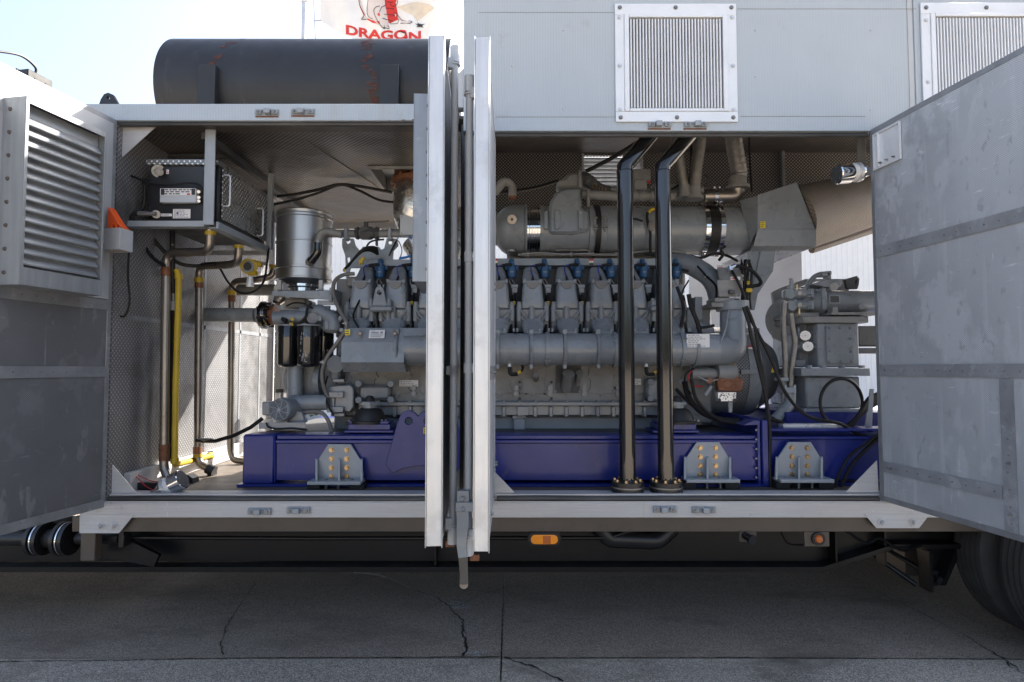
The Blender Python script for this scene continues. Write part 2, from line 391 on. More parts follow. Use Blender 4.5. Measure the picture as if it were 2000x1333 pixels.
b = B(); b.quad((-300,-300,0), (300,-300,0), (300,300,0), (-300,300,0)); b.done('ground', 'yard', kind='structure')
YJ = G(980, 1288).y
XJ0, XJ1 = G(985, 1118), G(978, 1333)
b = B(); xm = (XJ0.x+XJ1.x)/2
b.quad((-9,YJ+.004,.004), (xm-.004,YJ+.004,.004), (xm-.004,3.2,.004), (-9,3.2,.004)); b.quad((xm+.004,YJ+.004,.004), (9,YJ+.004,.004), (9,3.2,.004), (xm+.004,3.2,.004))
b.done('concrete_slab', 'slab_far', kind='structure')
b = B(); b.quad((-9,-4.2,.004), (xm-.004,-4.2,.004), (xm-.004,YJ-.004,.004), (-9,YJ-.004,.004)); b.quad((xm+.004,-4.2,.004), (9,-4.2,.004), (9,YJ-.004,.004), (xm+.004,YJ-.004,.004))
b.done('concrete_apron', 'slab_near', kind='structure')
def crack(b, pts, wd, z=.008, jit=.008, n=10):
    pts = [G(*p) for p in pts]; Q = []
    for a, c in zip(pts, pts[1:]):
        k = max(2, int((c-a).length/.018))
        for i in range(k): Q.append(a.lerp(c, i/k)+V((random.uniform(-jit,jit), random.uniform(-jit,jit), 0)))
    Q.append(pts[-1]); pr = None
    for i, q in enumerate(Q):
        d = (Q[min(i+1, len(Q)-1)]-Q[max(i-1, 0)]).normalized(); nrm = V((-d.y, d.x, 0)); ww = wd*random.uniform(.3, 1.3)
        a, c = b.bm.verts.new((q+nrm*ww)[:2]+(z,)), b.bm.verts.new((q-nrm*ww)[:2]+(z,))
        if pr: b.bm.faces.new((pr[0], a, c, pr[1]))
        pr = (a, c)
b = B()
crack(b, [(690,1120),(740,1125),(800,1150),(855,1170),(880,1190),(905,1215),(903,1240),(912,1262),(905,1285)], .007)
crack(b, [(500,1140),(465,1190),(440,1230),(432,1262),(436,1282)], .0042)
crack(b, [(990,1150),(935,1165),(895,1185)], .0024); crack(b, [(985,1286),(1040,1305),(1100,1333)], .006)
crack(b, [(1720,1160),(1800,1200),(1880,1240),(1960,1290),(1990,1310)], .0042); crack(b, [(1860,1190),(1900,1215),(1990,1235)], .0025)
crack(b, [(1960,1288),(1972,1303),(2000,1318)], .004); crack(b, [(0,1295),(250,1292),(500,1288),(975,1286)], .004, jit=.003)
crack(b, [(985,1288),(1400,1287),(1700,1289),(2000,1291)], .0034, jit=.003); crack(b, [(985,1118),(981,1230),(978,1333)], .004, jit=.001)
crack(b, [(1690,1140),(1640,1120),(1600,1116)], .0025)
b.done('pavement_crack', 'frame_black', kind='structure')
b = B()
for cx, cy, n, sx, sy in ((895,1183,130,26,13), (907,1230,40,8,30), (925,1277,35,20,6), (850,1167,15,14,5), (760,1140,8,30,20), (1150,1200,8,200,60), (500,1230,9,260,60)):
    for i in range(n):
        q = G(cx+random.gauss(0, sx*.6), cy+random.gauss(0, sy*.5)); r = random.uniform(.0015, .0042)
        b.sph((q.x, q.y, .004+r*.5), r, (1, random.uniform(.7,1.3), .6), 5)
b.done('loose_grit', 'grit', kind='stuff', label='pale loose grit along the cracked pavement', cat='grit')
# far building behind the unit
r = thing('metal_warehouse', (2, 14, 0), 'long white corrugated metal warehouse seen through the open far side', 'building')
b = B(); b.box(-16, 20, 12, 18, 0, 5.9, .0)
b.done('wall', 'corr_white', parent=r)
b = B(); b.box(-16.1, 20.1, 11.9, 18.1, 5.9, 6.1, .02); b.done('roof_trim', 'panel_smooth', parent=r)
b = B(); b.box(-6.2, -5.0, 11.97, 12.0, 0, 2.2, .0); b.done('door', 'bracket_paint', parent=r)
# tree beyond the enclosure's far opening, and trees across the yard behind the viewpoint (seen in the chrome)
def tree(name, x, y, h, cr, label, n=900, leaf=.09, group=None, low=.35):
    root = thing(name, (x, y, 0), label, 'tree', group)
    b = B(); b.tube(spline([(x,y,0),(x+.05*h*.2,y,h*.3),(x-.03*h,y+.02,h*.6),(x,y,h*.85)], 5), lambda t: .035*h*(1-t*.8), 8)
    for k in range(7):
        a = k*2.4; z = h*(.32+.07*k); b.tube(spline([(x,y,z),(x+math.cos(a)*cr*.4,y+math.sin(a)*cr*.4,z+h*.08),(x+math.cos(a)*cr*.8,y+math.sin(a)*cr*.8,z+h*.13)], 4), lambda t: .012*h*(1-t*.8), 6)
    b.done('trunk', 'bark', parent=root)
    b = B(); cl = [(random.gauss(0,.45)*cr, random.gauss(0,.45)*cr, h*random.uniform(low,.95)) for _ in range(26)]
    for i in range(n):
        c = random.choice(cl); rr = cr*.28
        p = V((x+c[0]+random.gauss(0,rr*.6), y+c[1]+random.gauss(0,rr*.6), c[2]+random.gauss(0,rr*.5)))
        u = V((random.gauss(0,1),random.gauss(0,1),random.gauss(0,1))).normalized(); w_ = u.orthogonal().normalized()*leaf*.45; u *= leaf*random.uniform(.6,1.2)
        b.quad(p-u, p+w_, p+u, p-w_)
    b.done('crown', 'leaf_green', parent=root); return root
tree('leafy_tree', -4.05, 6.6, 3.3, .75, 'leafy tree seen through the gap left of the black oil filters', 1500, .07, low=.2)
for i, (x, y, h) in enumerate(((-19,-46,7),(-9,-50,8.5),(1,-47,6.5),(10,-49,8),(20,-46,7),(31,-49,8.5),(-31,-48,8))):
    tree('yard_tree', x, y, h, h*.45, ('far right', 'right of middle', 'middle', 'left of middle', 'left', 'far left', 'rightmost')[i]+' tree in the row across the yard behind the camera', 400, .5, group='trees across the yard')
# ============================================================ ENCLOSURE
XL, XR, XE = -2.375, 2.15, 5.2          # inner left wall, right hinge line, far right end
ZF, ZH, ZC, ZT = .87, 3.11, 3.84, 3.905            # floor, header underside, tall ceiling
YB = 2.45
EN = thing('generator_enclosure', (.2, 1.2, .6), 'long pale grey aluminium generator enclosure with its four side doors swung open', 'enclosure')
def part(name, m, fn, **k):
    b = B(); fn(b); k.setdefault('parent', EN); return b.done(name, m, **k)
zb0, zb1 = Z_(1012, -.03), Z_(982, -.03); xb0 = X_(155, -.03, 1010)
def f(b):
    b.box(xb0, XE+.2, -.03, .10, zb0, zb1, .004)
    b.box(xb0, XE+.2, -.028, -.02, zb1, zb1+.006, 0)
part('bottom_beam', 'frame_paint', f)
def f(b):   # bolted mounting plates below the bottom beam
    y = -.034
    b.prism([(X_(155,y,1020), Z_(1005,y)), (X_(262,y,1005), Z_(1005,y)), (X_(252,y,1015), Z_(1018,y)), (X_(232,y,1040), Z_(1042,y)), (X_(155,y,1040), Z_(1042,y))], 'y', y, -.0305)
part('mounting_plate', 'frame_paint', f)
def f(b):
    y = -.034
    b.prism([(X_(1688,y,1005), Z_(1004,y)), (X_(1712,y,1030), Z_(1032,y)), (X_(1795,y,1030), Z_(1032,y)), (X_(1817,y,1005), Z_(1004,y))], 'y', y, -.0305)
part('mounting_plate', 'frame_paint', f)
for px, py in ((197,1027),(223,1027),(1722,1020),(1783,1020)):
    def f(b, px=px, py=py):
        p = P(px, py, -.034); b.cyl(p, p+V((0,-.004,0)), .023, n=20); b.cyl(p+V((0,-.004,0)), p+V((0,-.02,0)), .0145, .0135, n=6); b.cyl(p+V((0,-.02,0)), p+V((0,-.028,0)), .009, n=12)
    part('mounting_bolt', 'frame_paint', f)
# sill and gasket
zs = Z_(965, 0)
part('sill', 'frame_paint', lambda b: b.box(XL-.16, XE, .012, .16, zb0+.02, zs-.012, .003))
def f(b):
    for x0, x1 in ((XL+.01, -.31), (-.09, XR)):
        b.tube(spline([(x0+(x1-x0)*i/8, -.004, zs-.028+random.uniform(-.003,.003)) for i in range(9)], 5), .017, 10); b.cut()
part('bottom_gasket', 'gasket', f)
part('sill_lip', 'frame_paint', lambda b: b.box(XL+.005, XE, .005, .035, zs-.012, zs-.002, .001))
# top beam of the low left half
zt0, zt1 = Z_(236, -.03), Z_(203, -.03)
part('top_beam', 'panel_paint', lambda b: b.box(-2.58, -.33, -.03, .12, zt0, zt1, .004))
def f(b):
    zz = Z_(241, 0)
    b.tube([(XL,0,zz-.006), (-.33,0,zz-.006)], .016, 10)
part('top_gasket', 'gasket', f)
part('top_gasket_channel', 'brown_steel', lambda b: b.box(XL, -.33, .012, .124, ZH-.003, zt0+.03, .002))
# posts
part('left_corner_post', 'frame_paint', lambda b: b.box(-2.58, XL-.052, -.029, .12, zb1, zt0, .004))
part('centre_post', 'frame_paint', lambda b: b.box(-.292, -.115, .02, .12, zs-.01, ZH-.02, .004))
part('centre_gasket', 'gasket', lambda b: b.cyl((-.297,.0,zs-.01), (-.297,.0,ZH-.03), .011))
part('right_hinge_post', 'frame_paint', lambda b: b.box(XR+.085, XR+.2, .0, .12, zs-.01, ZH-.02, .004))
def gus(pts, Y=.03):
    return lambda b: b.prism([(P(x,y,Y).x, P(x,y,Y).z) for x, y in pts], 'y', Y, Y+.006)
for pts in ([(230,247),(305,247),(231,314)], [(213,900),(213,966),(268,966)], [(1716,962),(1652,962),(1713,900)], [(966,922),(966,963),(1006,963)], [(905,900),(905,966),(868,966)]):
    part('corner_gusset', 'frame_paint', gus(pts))
# right: tall upper panel with its fine ribs
zp0 = Z_(256, -.03)
def f(b):
    b.box(-.292, 2.388, -.03, .03, zp0, ZT, .002); b.cut(); b.box(2.432, XE+.2, -.03, .03, zp0, ZT, .002)
part('upper_panel', 'panel_paint', f)
part('panel_joint', 'panel_smooth', lambda b: (b.box(2.389, 2.431, -.022, .02, zp0, ZT, .001), b.box(2.396, 2.402, -.026, -.0225, zp0, ZT, .001)))
part('upper_left_end', 'panel_smooth', lambda b: b.box(-.291, -.25, .031, 2.5, ZH+.2, ZT-.006, .002))
def f(b):
    b.box(-.285, XE, .0, .03, Z_(262,0), zp0-.001, .001)
part('header_channel', 'brown_steel', f)
part('header_gasket', 'gasket', lambda b: b.tube([(-.10,-.002,Z_(265,0)), (XR,-.002,Z_(265,0))], .013, 10))
def f(b):   # stitched seams of the ribbed panel
    for py, x0, x1 in ((25,935,1204),(18,1440,1790),(228,1445,1690),(229,968,1205)):
        z = Z_(py, -.03); b.box(X_(x0,-.03,py), X_(x1,-.03,py), -.0312, -.0302, z-.0015, z+.0015, 0); b.cut()
part('panel_seam', 'grey_warm', f)
part('side_cheek', 'panel_smooth', lambda b: b.prism([(-.31,3.2),(-.292,3.2),(-.292,3.44),(-.35,3.385),(-.35,3.2)], 'y', -.02, .05))
# vents of vertical bars
def vent(x0, x1, z0, z1, nb, slop=0):
    r = B(); y = -.032; w_ = .055
    r.box(x0, x1, y-.012, y, z1-w_*1.25, z1, .002); r.box(x0, x1, y-.012, y, z0, z0+w_*1.15, .002)
    r.box(x0, x0+w_, y-.0118, y, z0+w_*1.16, z1-w_*1.26, .002); r.box(x1-w_, x1, y-.0118, y, z0+w_*1.16, z1-w_*1.26, .002)
    r.box(x0+w_, x0+w_+.028, y-.019, y, z0+w_*1.16, z1-w_*1.26, .002); r.box(x1-w_-.03, x1-w_, y-.019, y, z0+w_*1.16, z1-w_*1.26, .002)
    r.box(x0+w_+.03, x1-w_-.03, y-.019, y, z1-w_*1.26-.018, z1-w_*1.26, .002); r.box(x0+w_+.03, x1-w_-.03, y-.016, y, z0+w_*1.16, z0+w_*1.16+.018, .002)
    fr = r.done('vent_frame', 'vent_white', parent=EN)
    r = B(); xa, xb = x0+w_+.034, x1-w_-.034; za, zz = z0+w_*1.16+.019, z1-w_*1.26-.03; pit = (xb-xa)/nb
    for i in range(nb):
        xx = xa+pit*i
        r.prism([(xx+pit*.05,y-.003),(xx+pit*.12,y-.018),(xx+pit*.52,y-.018),(xx+pit*.60,y-.003)], 'z', za, zz)
    r.done('vent_bars', 'vent_white', parent=fr)
    r = B(); r.box(xa-.003, xb+.003, y-.0025, y-.0005, za, zz+.012, 0); r.done('vent_backing', 'grey_inset', parent=fr)
    for i, (u, v) in enumerate(((.04,.965),(.5,.965),(.96,.965),(.035,.88),(.965,.88),(.035,.47),(.965,.47),(.035,.1),(.965,.1),(.04,.035),(.5,.035),(.96,.035))):
        r = B(); r.bolt((x0+(x1-x0)*u, y-.012, z0+(z1-z0)*v), r=.0095, h=.006); r.done('vent_bolt', 'zinc' if i in (0,1,2,9,10,11) else 'alu_bright', parent=fr)
a, c = P(1201, 7, -.045), P(1442, 238, -.045)
vent(a.x, c.x, c.z, a.z, 30)
a, c = P(1795, 5, -.045), P(1812, 210, -.045)
vent(a.x+.01, a.x+.80, c.z-.28, a.z, 32)
# latch keepers
def keeper(px, py, top=False):
    p = P(px, py, -.032); r = B(); r.box(p.x-.069, p.x+.069, -.036, -.0305, p.z-.022, p.z+.018, .001)
    k = r.done('latch_keeper', 'bracket_paint', parent=EN)
    r = B(); r.box(p.x-.066, p.x-.03, -.052, -.0365, p.z-.016, p.z+.012, .003); r.box(p.x+.03, p.x+.066, -.052, -.0365, p.z-.016, p.z+.012, .003)
    s_ = random.choice((-1,1)); r.box(p.x-.018+s_*.008, p.x+.018+s_*.008, -.068, -.0365, p.z-.018, p.z+.013, .003)
    r.box(p.x-.03, p.x+.03, -.043, -.0365, p.z+.006, p.z+.016, .001)
    r.done('block', 'bracket_paint', parent=k)
    r = B()
    for s_ in (-1, 1): r.bolt((p.x+s_*.048, -.052, p.z-.002), r=.008, h=.005); r.cut()
    r.done('bolt', 'zinc', parent=k)
    if top:
        r = B(); r.box(p.x-.071, p.x+.067, -.0335, -.0302, p.z-.030, p.z-.0225, .0005); r.done('rust_edge', 'copper_rust', parent=k)
for px, py in ((508,998),(584,996),(1298,994),(1374,995)): keeper(px, py)
for px, py in ((522,220),(592,219),(1288,244),(1358,244)): keeper(px, py, True)
# walls, ceiling, floor
part('left_wall', 'perf_side', lambda b: b.box(XL-.05, XL, -.01, YB-.12, ZF, ZH, 0))
part('wall_seam_strip', 'door_band', lambda b: (b.box(XL, XL+.003, .125, YB-.14, 1.93, 1.96, 0), b.box(XL, XL+.003, 1.02, 1.05, ZF, ZH, 0), b.box(XL, XL+.003, 1.62, 1.65, ZF, ZH, 0), b.box(XL, XL+.003, 2.02, 2.05, ZF, ZH, 0)))
part('wall_kick_plate', 'frame_paint', lambda b: b.box(XL+.002, XL+.045, .13, YB-.3, ZF+.002, ZF+.12, .003))
part('floor', 'floor_boards', lambda b: b.box(-2.5, XE, .161, YB+.1, ZF-.07, ZF, 0))
cx0, cx1, cy0, cy1 = -1.06, -.56, .75, 1.35     # opening in the ceiling for the exhaust
def f(b):
    b.box(XL-.05, cx0, .125, YB-.02, ZH+.0, ZH+.05, 0); b.box(cx1, -.25, .125, YB-.02, ZH, ZH+.05, 0)
    b.box(cx0, cx1, .125, cy0, ZH, ZH+.05, 0); b.box(cx0, cx1, cy1, YB-.02, ZH, ZH+.05, 0)
part('low_ceiling', 'perf_top', f)
part('ceiling_rib', 'dark_cast', lambda b: (b.box(-1.95, -1.90, .13, YB-.1, ZH-.045, ZH-.001, .002), b.box(XL, -1.951, .5, .53, ZH-.03, ZH-.001, .002)))
part('ceiling_seam', 'grey_warm', lambda b: b.tube(spline([(-1.35,.25,ZH-.002),(-1.22,.75,ZH-.004),(-1.12,1.15,ZH-.003),(-1.1,1.35,ZH-.002)],8), .004, 6))
part('ceiling_collar', 'grey_warm', lambda b: (b.box(cx0, cx0+.02, cy0, cy1, ZH-.02, ZH+.35, .001), b.box(cx1-.02, cx1, cy0, cy1, ZH-.02, ZH+.35, .001), b.box(cx0+.02, cx1-.02, cy1-.02, cy1, ZH-.02, ZH+.35, .001), b.box(cx0+.02, cx1-.02, cy0, cy0+.02, ZH-.02, ZH+.35, .001), b.box(cx0, cx1, cy0, cy1, ZH+.12, ZH+.13, 0)))
part('low_roof', 'panel_smooth', lambda b: (b.box(-2.58, cx0-.01, .125, 2.55, ZH+.08, zt1-.005, .003), b.box(cx1+.01, -.3, .125, 2.55, ZH+.08, zt1-.005, .003), b.box(cx0-.009, cx1+.009, .125, 2.55, ZH+.14, zt1-.006, .003)))
part('tall_ceiling', 'perf_top', lambda b: b.box(-.249, XE, .031, YB, ZC, ZC+.02, 0))
part('tall_roof', 'panel_smooth', lambda b: b.box(-.3, XE+.2, .031, 2.56, ZC+.03, ZT, .003))
lx0, lx1, lz0, lz1 = X_(1140,YB,320), X_(1252,YB,320), Z_(372,YB), Z_(304,YB)
def f(b):
    b.box(-.249, lx0, YB, YB+.05, ZH+.06, ZC, 0); b.box(lx1, XE, YB, YB+.05, ZH+.06, ZC, 0)
    b.box(lx0, lx1, YB, YB+.05, lz1, ZC, 0); b.box(lx0, lx1, YB, YB+.05, ZH+.06, lz0, 0)
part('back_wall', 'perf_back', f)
def f(b):
    n = 9; st = (lz1-lz0)/n
    for i in range(n):
        z = lz0+st*i; b.hexa([(lx0,YB-.01,z),(lx1,YB-.01,z),(lx1,YB+.06,z-.035),(lx0,YB+.06,z-.035),(lx0,YB-.01,z+.016),(lx1,YB-.01,z+.016),(lx1,YB+.06,z-.031),(lx0,YB+.06,z-.031)])
    b.box(lx0-.02, lx0, YB-.012, YB+.05, lz0-.02, lz1+.02, .002); b.box(lx1, lx1+.02, YB-.012, YB+.05, lz0-.02, lz1+.02, .002)
part('back_louver', 'alu_bright', f)
def f(b):
    b.box(-2.58, XE, YB+.051, YB+.12, ZH-.05, ZH+.10, .003)          # far header
    b.box(-.2, XE, YB-.06, YB-.001, Z_(298,YB), Z_(289,YB), .003)  # beam high on the back wall
part('back_header', 'frame_paint', f)
part('back_wall_rail', 'grey_warm', lambda b: (b.box(XR+.6, XR+.63, YB-.05, YB-.001, ZH+.06, ZC, .001), b.box(-.23, XE, YB-.045, YB-.002, ZH+.06, ZH+.10, .002), b.box(X_(1136,YB,300)-.02, X_(1136,YB,300), YB-.03, YB-.001, ZH+.1, ZC-.15, .001)))
part('back_sill', 'frame_paint', lambda b: b.box(-2.58, XE, YB+.102, YB+.22, zb0, ZF+.0, .003))
for x0, x1 in ((-2.58,-2.42), (-2.40,-2.34), (XE-.1,XE)):
    part('back_post', 'frame_paint', lambda b: b.box(x0, x1, YB+.021, YB+.05, ZF, ZH-.05, .003))
def f(b):
    b.box(-2.33, -2.27, YB+.0, YB+.11, ZF+.005, ZH-.052, .002); b.box(-2.26, -2.215, YB-.02, YB+.10, ZF+.004, ZH-.052, .002); b.box(-2.20, -2.15, YB+.02, YB+.13, ZF+.006, ZH-.052, .002)
part('back_door_frame', 'frame_paint', f)
# an open leaf on the far side, mottled bare aluminium
r = B(); r.box(0, .05, 0, 1.15, .9, 2.92, .003)
o = r.done('far_side_door', 'vent_white', parent=EN, local=True); o.location = V((3.02, YB+.14, 0))-EN.location; o.rotation_euler = (0,0,rad(63))
r = B(); r.box(-.006, -.0005, .02, 1.13, 1.70, 1.76, .001); r.cut(); r.box(-.006, -.0005, .02, 1.13, 2.3, 2.36, .001); r.done('strap', 'vent_white', parent=o, local=True)
# lifting eye and roof clutter at the far left
part('lifting_eye', 'black_paint', lambda b: b.prism([(X_(192,.3,200), Z_(207,.3)), (X_(196,.3,200), Z_(194,.3)), (X_(202,.3,200), Z_(184,.3)), (X_(210,.3,200), Z_(181,.3)), (X_(220,.3,200), Z_(185,.3)), (X_(233,.3,200), Z_(207,.3))], 'y', .3, .325, .002,
     holes=[[(X_(211,.3,200)+.011*math.cos(a*.785), Z_(191,.3)+.011*math.sin(a*.785)) for a in range(8)]]))
# ------------------------------------------------------------ doors (parts of the enclosure)
def rivets(b, pts, r=.006, d=1):
    for y, z in pts: b.cyl((0,y,z), (d*.004,y,z), r, r*.6, n=8)
def leaf(name, mat_, x, y, ang, w_, z0, z1, th, d, label):
    """leaf hangs from (x,y) along local -Y; inner face at local x=0 looks to d; body on the other side"""
    b = B(); e = -d
    b.box(e*.003, e*(th-.003), -w_+.045, -.03, z0+.03, z1-.03, 0)
    o = b.done(name, mat_, parent=EN, local=True, label=label); o.location = V((x,y,0))-EN.location; o.rotation_euler = (0,0,ang)
    # aluminium channel round the edge
    b = B()
    b.box(0, e*th, -w_, -w_+.044, z0, z1, .002); b.box(0, e*th, -.029, 0, z0, z1, .002)
    b.box(e*.001, e*(th-.001), -w_+.044, -.029, z0, z0+.03, .001); b.box(e*.001, e*(th-.001), -w_+.044, -.029, z1-.03, z1, .001)
    for s_ in (0, 1):
        xx = e*th if s_ else 0; dd = e if s_ else d
        b.box(xx+dd*.0005, xx+dd*.0035, -w_-.006, -w_+.035, z0-.005, z1+.004, .0005)
    b.done('edge_channel', 'alu_bright' if 'middle' in label else 'door_band', parent=o, local=True)
    return o
def band(o, d, y0, y1, z0, z1, n=12, vert=False):
    bm_ = 'band_light' if o is DR_door else 'door_band'
    b = B(); b.box(d*.0008, d*.003, y0, y1, z0, z1, 0); b.mi = 1
    for i in range(n):
        t = (i+.5)/n; yy = (y0+y1)/2 if vert else y0+(y1-y0)*t; zz = z0+(z1-z0)*t if vert else (z0+z1)/2
        b.cyl((d*.003,yy+random.uniform(-.008,.008),zz+random.uniform(-.003,.003)), (d*.007,yy,zz), .0042, .0025, n=8)
    b.done('strap', [bm_, 'zinc'], parent=o, local=True)
def ventbox(o, d, y0, y1, z0, z1, pr=.137):
    b = B(); X0, X1 = sorted((d*.001, d*pr))
    b.box(X0, X1, y0, y0+.004, z0, z1, .001); b.box(X0, X1, y1-.004, y1, z0, z1, .001)
    b.box(X0, X1, y0+.004, y1-.004, z1-.004, z1, 0); b.box(X0, X1, y0+.004, y1-.004, z0, z0+.004, 0)
    xf = d*pr
    for a in ((y0,y0+.016,z0,z1),(y1-.012,y1,z0,z1),(y0+.016,y1-.012,z1-.03,z1),(y0+.016,y1-.012,z0,z0+.085)):
        b.box(xf-d*.004, xf+d*.001, *a, .0005)
    b.mi = 1
    for i in range(8):
        z = z0+.06+(z1-z0-.12)*i/7; p = V((d*pr*.34, y0, z)); b.cyl(p, p+V((0,-.006,0)), .011, .008, n=10)
    k = b.done('vent_box', ['aluminium', 'brown_steel'], parent=o, local=True)
    b = B(); n = 14; H = z1-z0-.175; st = H/n; xp = xf-d*.045
    for i in range(n):
        z = z0+.10+st*i; q = random.uniform(-.0015,.0015); w_ = random.uniform(-.002,.002)
        for (ya, yb) in ((y0+.017, y1-.013),):
            b.hexa([(xp,ya,z-.004),(xp,yb,z-.004+w_),(xp+d*.030,yb,z+w_),(xp+d*.030,ya,z+q),(xp,ya,z+st*.86),(xp,yb,z+st*.86),(xp+d*.0305,yb,z+.007+w_),(xp+d*.0305,ya,z+.007+q)])
    b.box(xp-d*.004, xp, y0+.014, y1-.010, z0+.05, z1-.02, 0)
    b.done('louver_slats', 'louver_alu', parent=o, local=True)
DR_door = None
# far-left door, pushed past square
DL = leaf('side_door', 'door_dark', XL, -.02, rad(-9.7), 1.04, .82, 3.12, .055, 1, 'far left door with a louvred vent box on its inner face')
b = B(); b.box(0.0, .004, -.995, -.03, 2.035, 3.088, 0); b.done('upper_sheet', 'alu_dull', parent=DL, local=True)
ventbox(DL, 1, -.67, -.21, 2.03, 2.95)
band(DL, 1, -.97, -.03, 1.97, 2.03, 12); band(DL, 1, -.97, -.03, 1.58, 1.64, 13); band(DL, 1, -.70, -.65, .86, 1.575, 8, True); band(DL, 1, -.97, -.03, .845, .87, 9)
b = B(); b.box(.075, .205, -.115, -.112, 2.31, 2.435, .001); b.box(.075, .078, -.1115, -.02, 2.31, 2.435, .001); b.box(.202, .205, -.1115, -.02, 2.31, 2.435, .001); b.box(.0785, .2015, -.0235, -.02, 2.31, 2.435, .001); b.mi = 1; b.bolt((.095,-.1151,2.41), r=.007, h=.005); b.bolt((.095,-.1151,2.335), r=.007, h=.005)
k = b.done('wedge_holder', ['alu_dull','zinc'], parent=DL, local=True); k.location = (-.055, 0, 0)
b = B(); b.prism([(.085,2.33),(.195,2.33),(.195,2.44),(.165,2.47),(.092,2.57)], 'y', -.085, -.035, .003, holes=[[(.12,2.44),(.14,2.44),(.14,2.46),(.12,2.46)],[(.15,2.445),(.165,2.445),(.165,2.46),(.15,2.46)]]); b.done('wheel_wedge', 'orange', parent=k, local=True)
# far-right door
DR = leaf('side_door', 'door_panel', XR+.0, -.02, rad(7.4), 1.10, .86, 3.06, .055, -1, 'far right door with bare stained perforated inner face')
DR_door = DR
band(DR, -1, -1.05, -.03, 2.28, 2.345, 14); DR_door = DR
band(DR, -1, -1.05, -.03, 1.585, 1.65, 14); band(DR, -1, -.76, -.03, 1.03, 1.09, 10); band(DR, -1, -.83, -.765, .89, 1.58, 9, True)
b = B(); b.box(-.012, -.0005, -.24, -.232, 2.80, 3.015, .0005); b.box(-.012, -.0005, -.043, -.035, 2.80, 3.015, .0005); b.box(-.012, -.0005, -.231, -.044, 3.007, 3.015, 0); b.box(-.012, -.0005, -.231, -.044, 2.80, 2.808, 0); b.box(-.003, -.0006, -.231, -.044, 2.809, 3.006, 0); b.box(-.02, -.0032, -.085, -.078, 2.809, 3.006, .001)
b.done('latch_pocket', 'vent_white', parent=DR, local=True)
b = B(); [(b.cyl((-.004,y_,2.83),(-.022,y_,2.83),.006,.004,n=8), b.cut()) for y_ in (-.09,-.14,-.19)]; [(b.cyl((-.003,y_,z_),(-.02,y_,z_),.007,.004,n=8), b.cut()) for y_,z_ in ((-.80,1.2),(-.80,.97),(-.98,2.31),(-.99,1.62),(-.10,1.06))]; b.done('bolt', 'zinc', parent=DR, local=True)
# the two middle doors
DA = leaf('side_door', 'door_dark', -.400, -.02, rad(2.7), 1.05, .905, 3.04, .063, -1, 'left middle door seen edge on, vent box on its left face')
ventbox(DA, -1, -.67, -.21, 2.045, 2.965, .108)
DB = leaf('side_door', 'door_panel', -.0985, -.02, rad(.25), 1.10, .90, 3.00, .0585, 1, 'right middle door seen edge on, smooth inner face')
band(DB, 1, -1.04, -.03, 1.58, 1.64, 6)
b = B()
for y_, z_ in ((-.35,2.08),(-.35,2.05),(-.45,1.61),(-.1,1.08),(-.13,1.10),(-.5,.99),(-.55,1.13),(-.9,1.0)): (b.cyl((.003,y_,z_),(.016,y_,z_),.009,.006,n=8), b.cut())
b.done('bolt', 'zinc', parent=DB, local=True)
def rod(o, x, y, z0, z1, cx, zs_, e):
    b = B(); b.cyl((x,y,z0), (x,y,z1), .0165, n=16); k = b.done('lock_rod', 'panel_smooth', parent=o, local=True)
    b = B()
    for z in zs_:
        b.cut(); b.cyl((x,y,z-.022), (x,y,z+.022), .0215, n=16); b.box(min(cx,x), max(cx,x), y-.012, y+.012, z-.02, z+.02, .002); b.cyl((x-e*.02,y-.012,z), (x-e*.02,y-.019,z), .006, n=8)
    for z, q in ((z0,1), (z1,-1)):
        b.cut()
        b.cyl((x,y,z), (x,y,z-q*.075), .023, n=16); b.cyl((x,y,z+q*.006), (x,y,z+q*.012), .025, n=16)
        b.box(min(cx,x)+0, max(cx,x), y-.02, y+.01, z+q*.01-.02, z+q*.01+.03, .003)
    b.done('rod_guide', 'panel_smooth', parent=k, local=True); return k
k = rod(DA, .063+.036, -.86, .935, 3.02, .0665, (1.62, 2.05-.48+.05), 1)
b = B(); b.box(.063+.005, .063+.045, -.865, -.845, .845, .872, .002); b.done('cam_foot', 'copper_rust', parent=k, local=True)
k = rod(DB, -.0585-.037, -.90, .90, 2.86, -.062, (1.63, 2.12), -1)
b = B(); b.box(-.0585-.030, -.0585+.012, -.905, -.885, .80, .826, .002); b.done('cam_foot', 'copper_rust', parent=k, local=True)
# long chrome latch handle below the sill, its reflections painted in two tones
hy = -.96
def HP(px, py): return P(px, py, hy)-V((-.0985,-.02,0))
hs = [(891,998,913,998,0),(890,1020,914,1020,0),(890,1066,908,1068,.0),(893,1092,911,1090,.012),(895,1130,911,1130,.035),(894,1150,911,1150,.045)]
def hseg(b, ps):
    for (a0,y0_,a1,y1_,o0), (c0,y2_,c1,y3_,o1) in zip(ps, ps[1:]):
        A, Bq, Cq, D = HP(a0,y0_)+V((0,o0,0)), HP(a1,y1_)+V((0,o0,0)), HP(c1,y3_)+V((0,o1,0)), HP(c0,y2_)+V((0,o1,0)); s_ = V((0,.012,0))
        b.hexa([D, Cq, Cq+s_, D+s_, A, Bq, Bq+s_, A+s_])
b = B(); hseg(b, hs[:4]); k = b.done('latch_handle', 'bracket_paint', parent=DB, local=True)
b = B(); hseg(b, hs[3:]); c = HP(902.5,1150)+V((0,.045,0)); b.cyl(c+V((0,.012,0)), c, .0185, n=16); b.done('handle_grip', 'steel_pipe', parent=k, local=True)
b = B(); p = HP(903, 990); b.box(p.x-.032, p.x+.045, p.y-.008, p.y+.03, p.z-.02, p.z+.02, .002); p = HP(903, 973); b.box(p.x-.028, p.x+.025, p.y+.002, p.y+.04, p.z-.018, p.z+.03, .002)
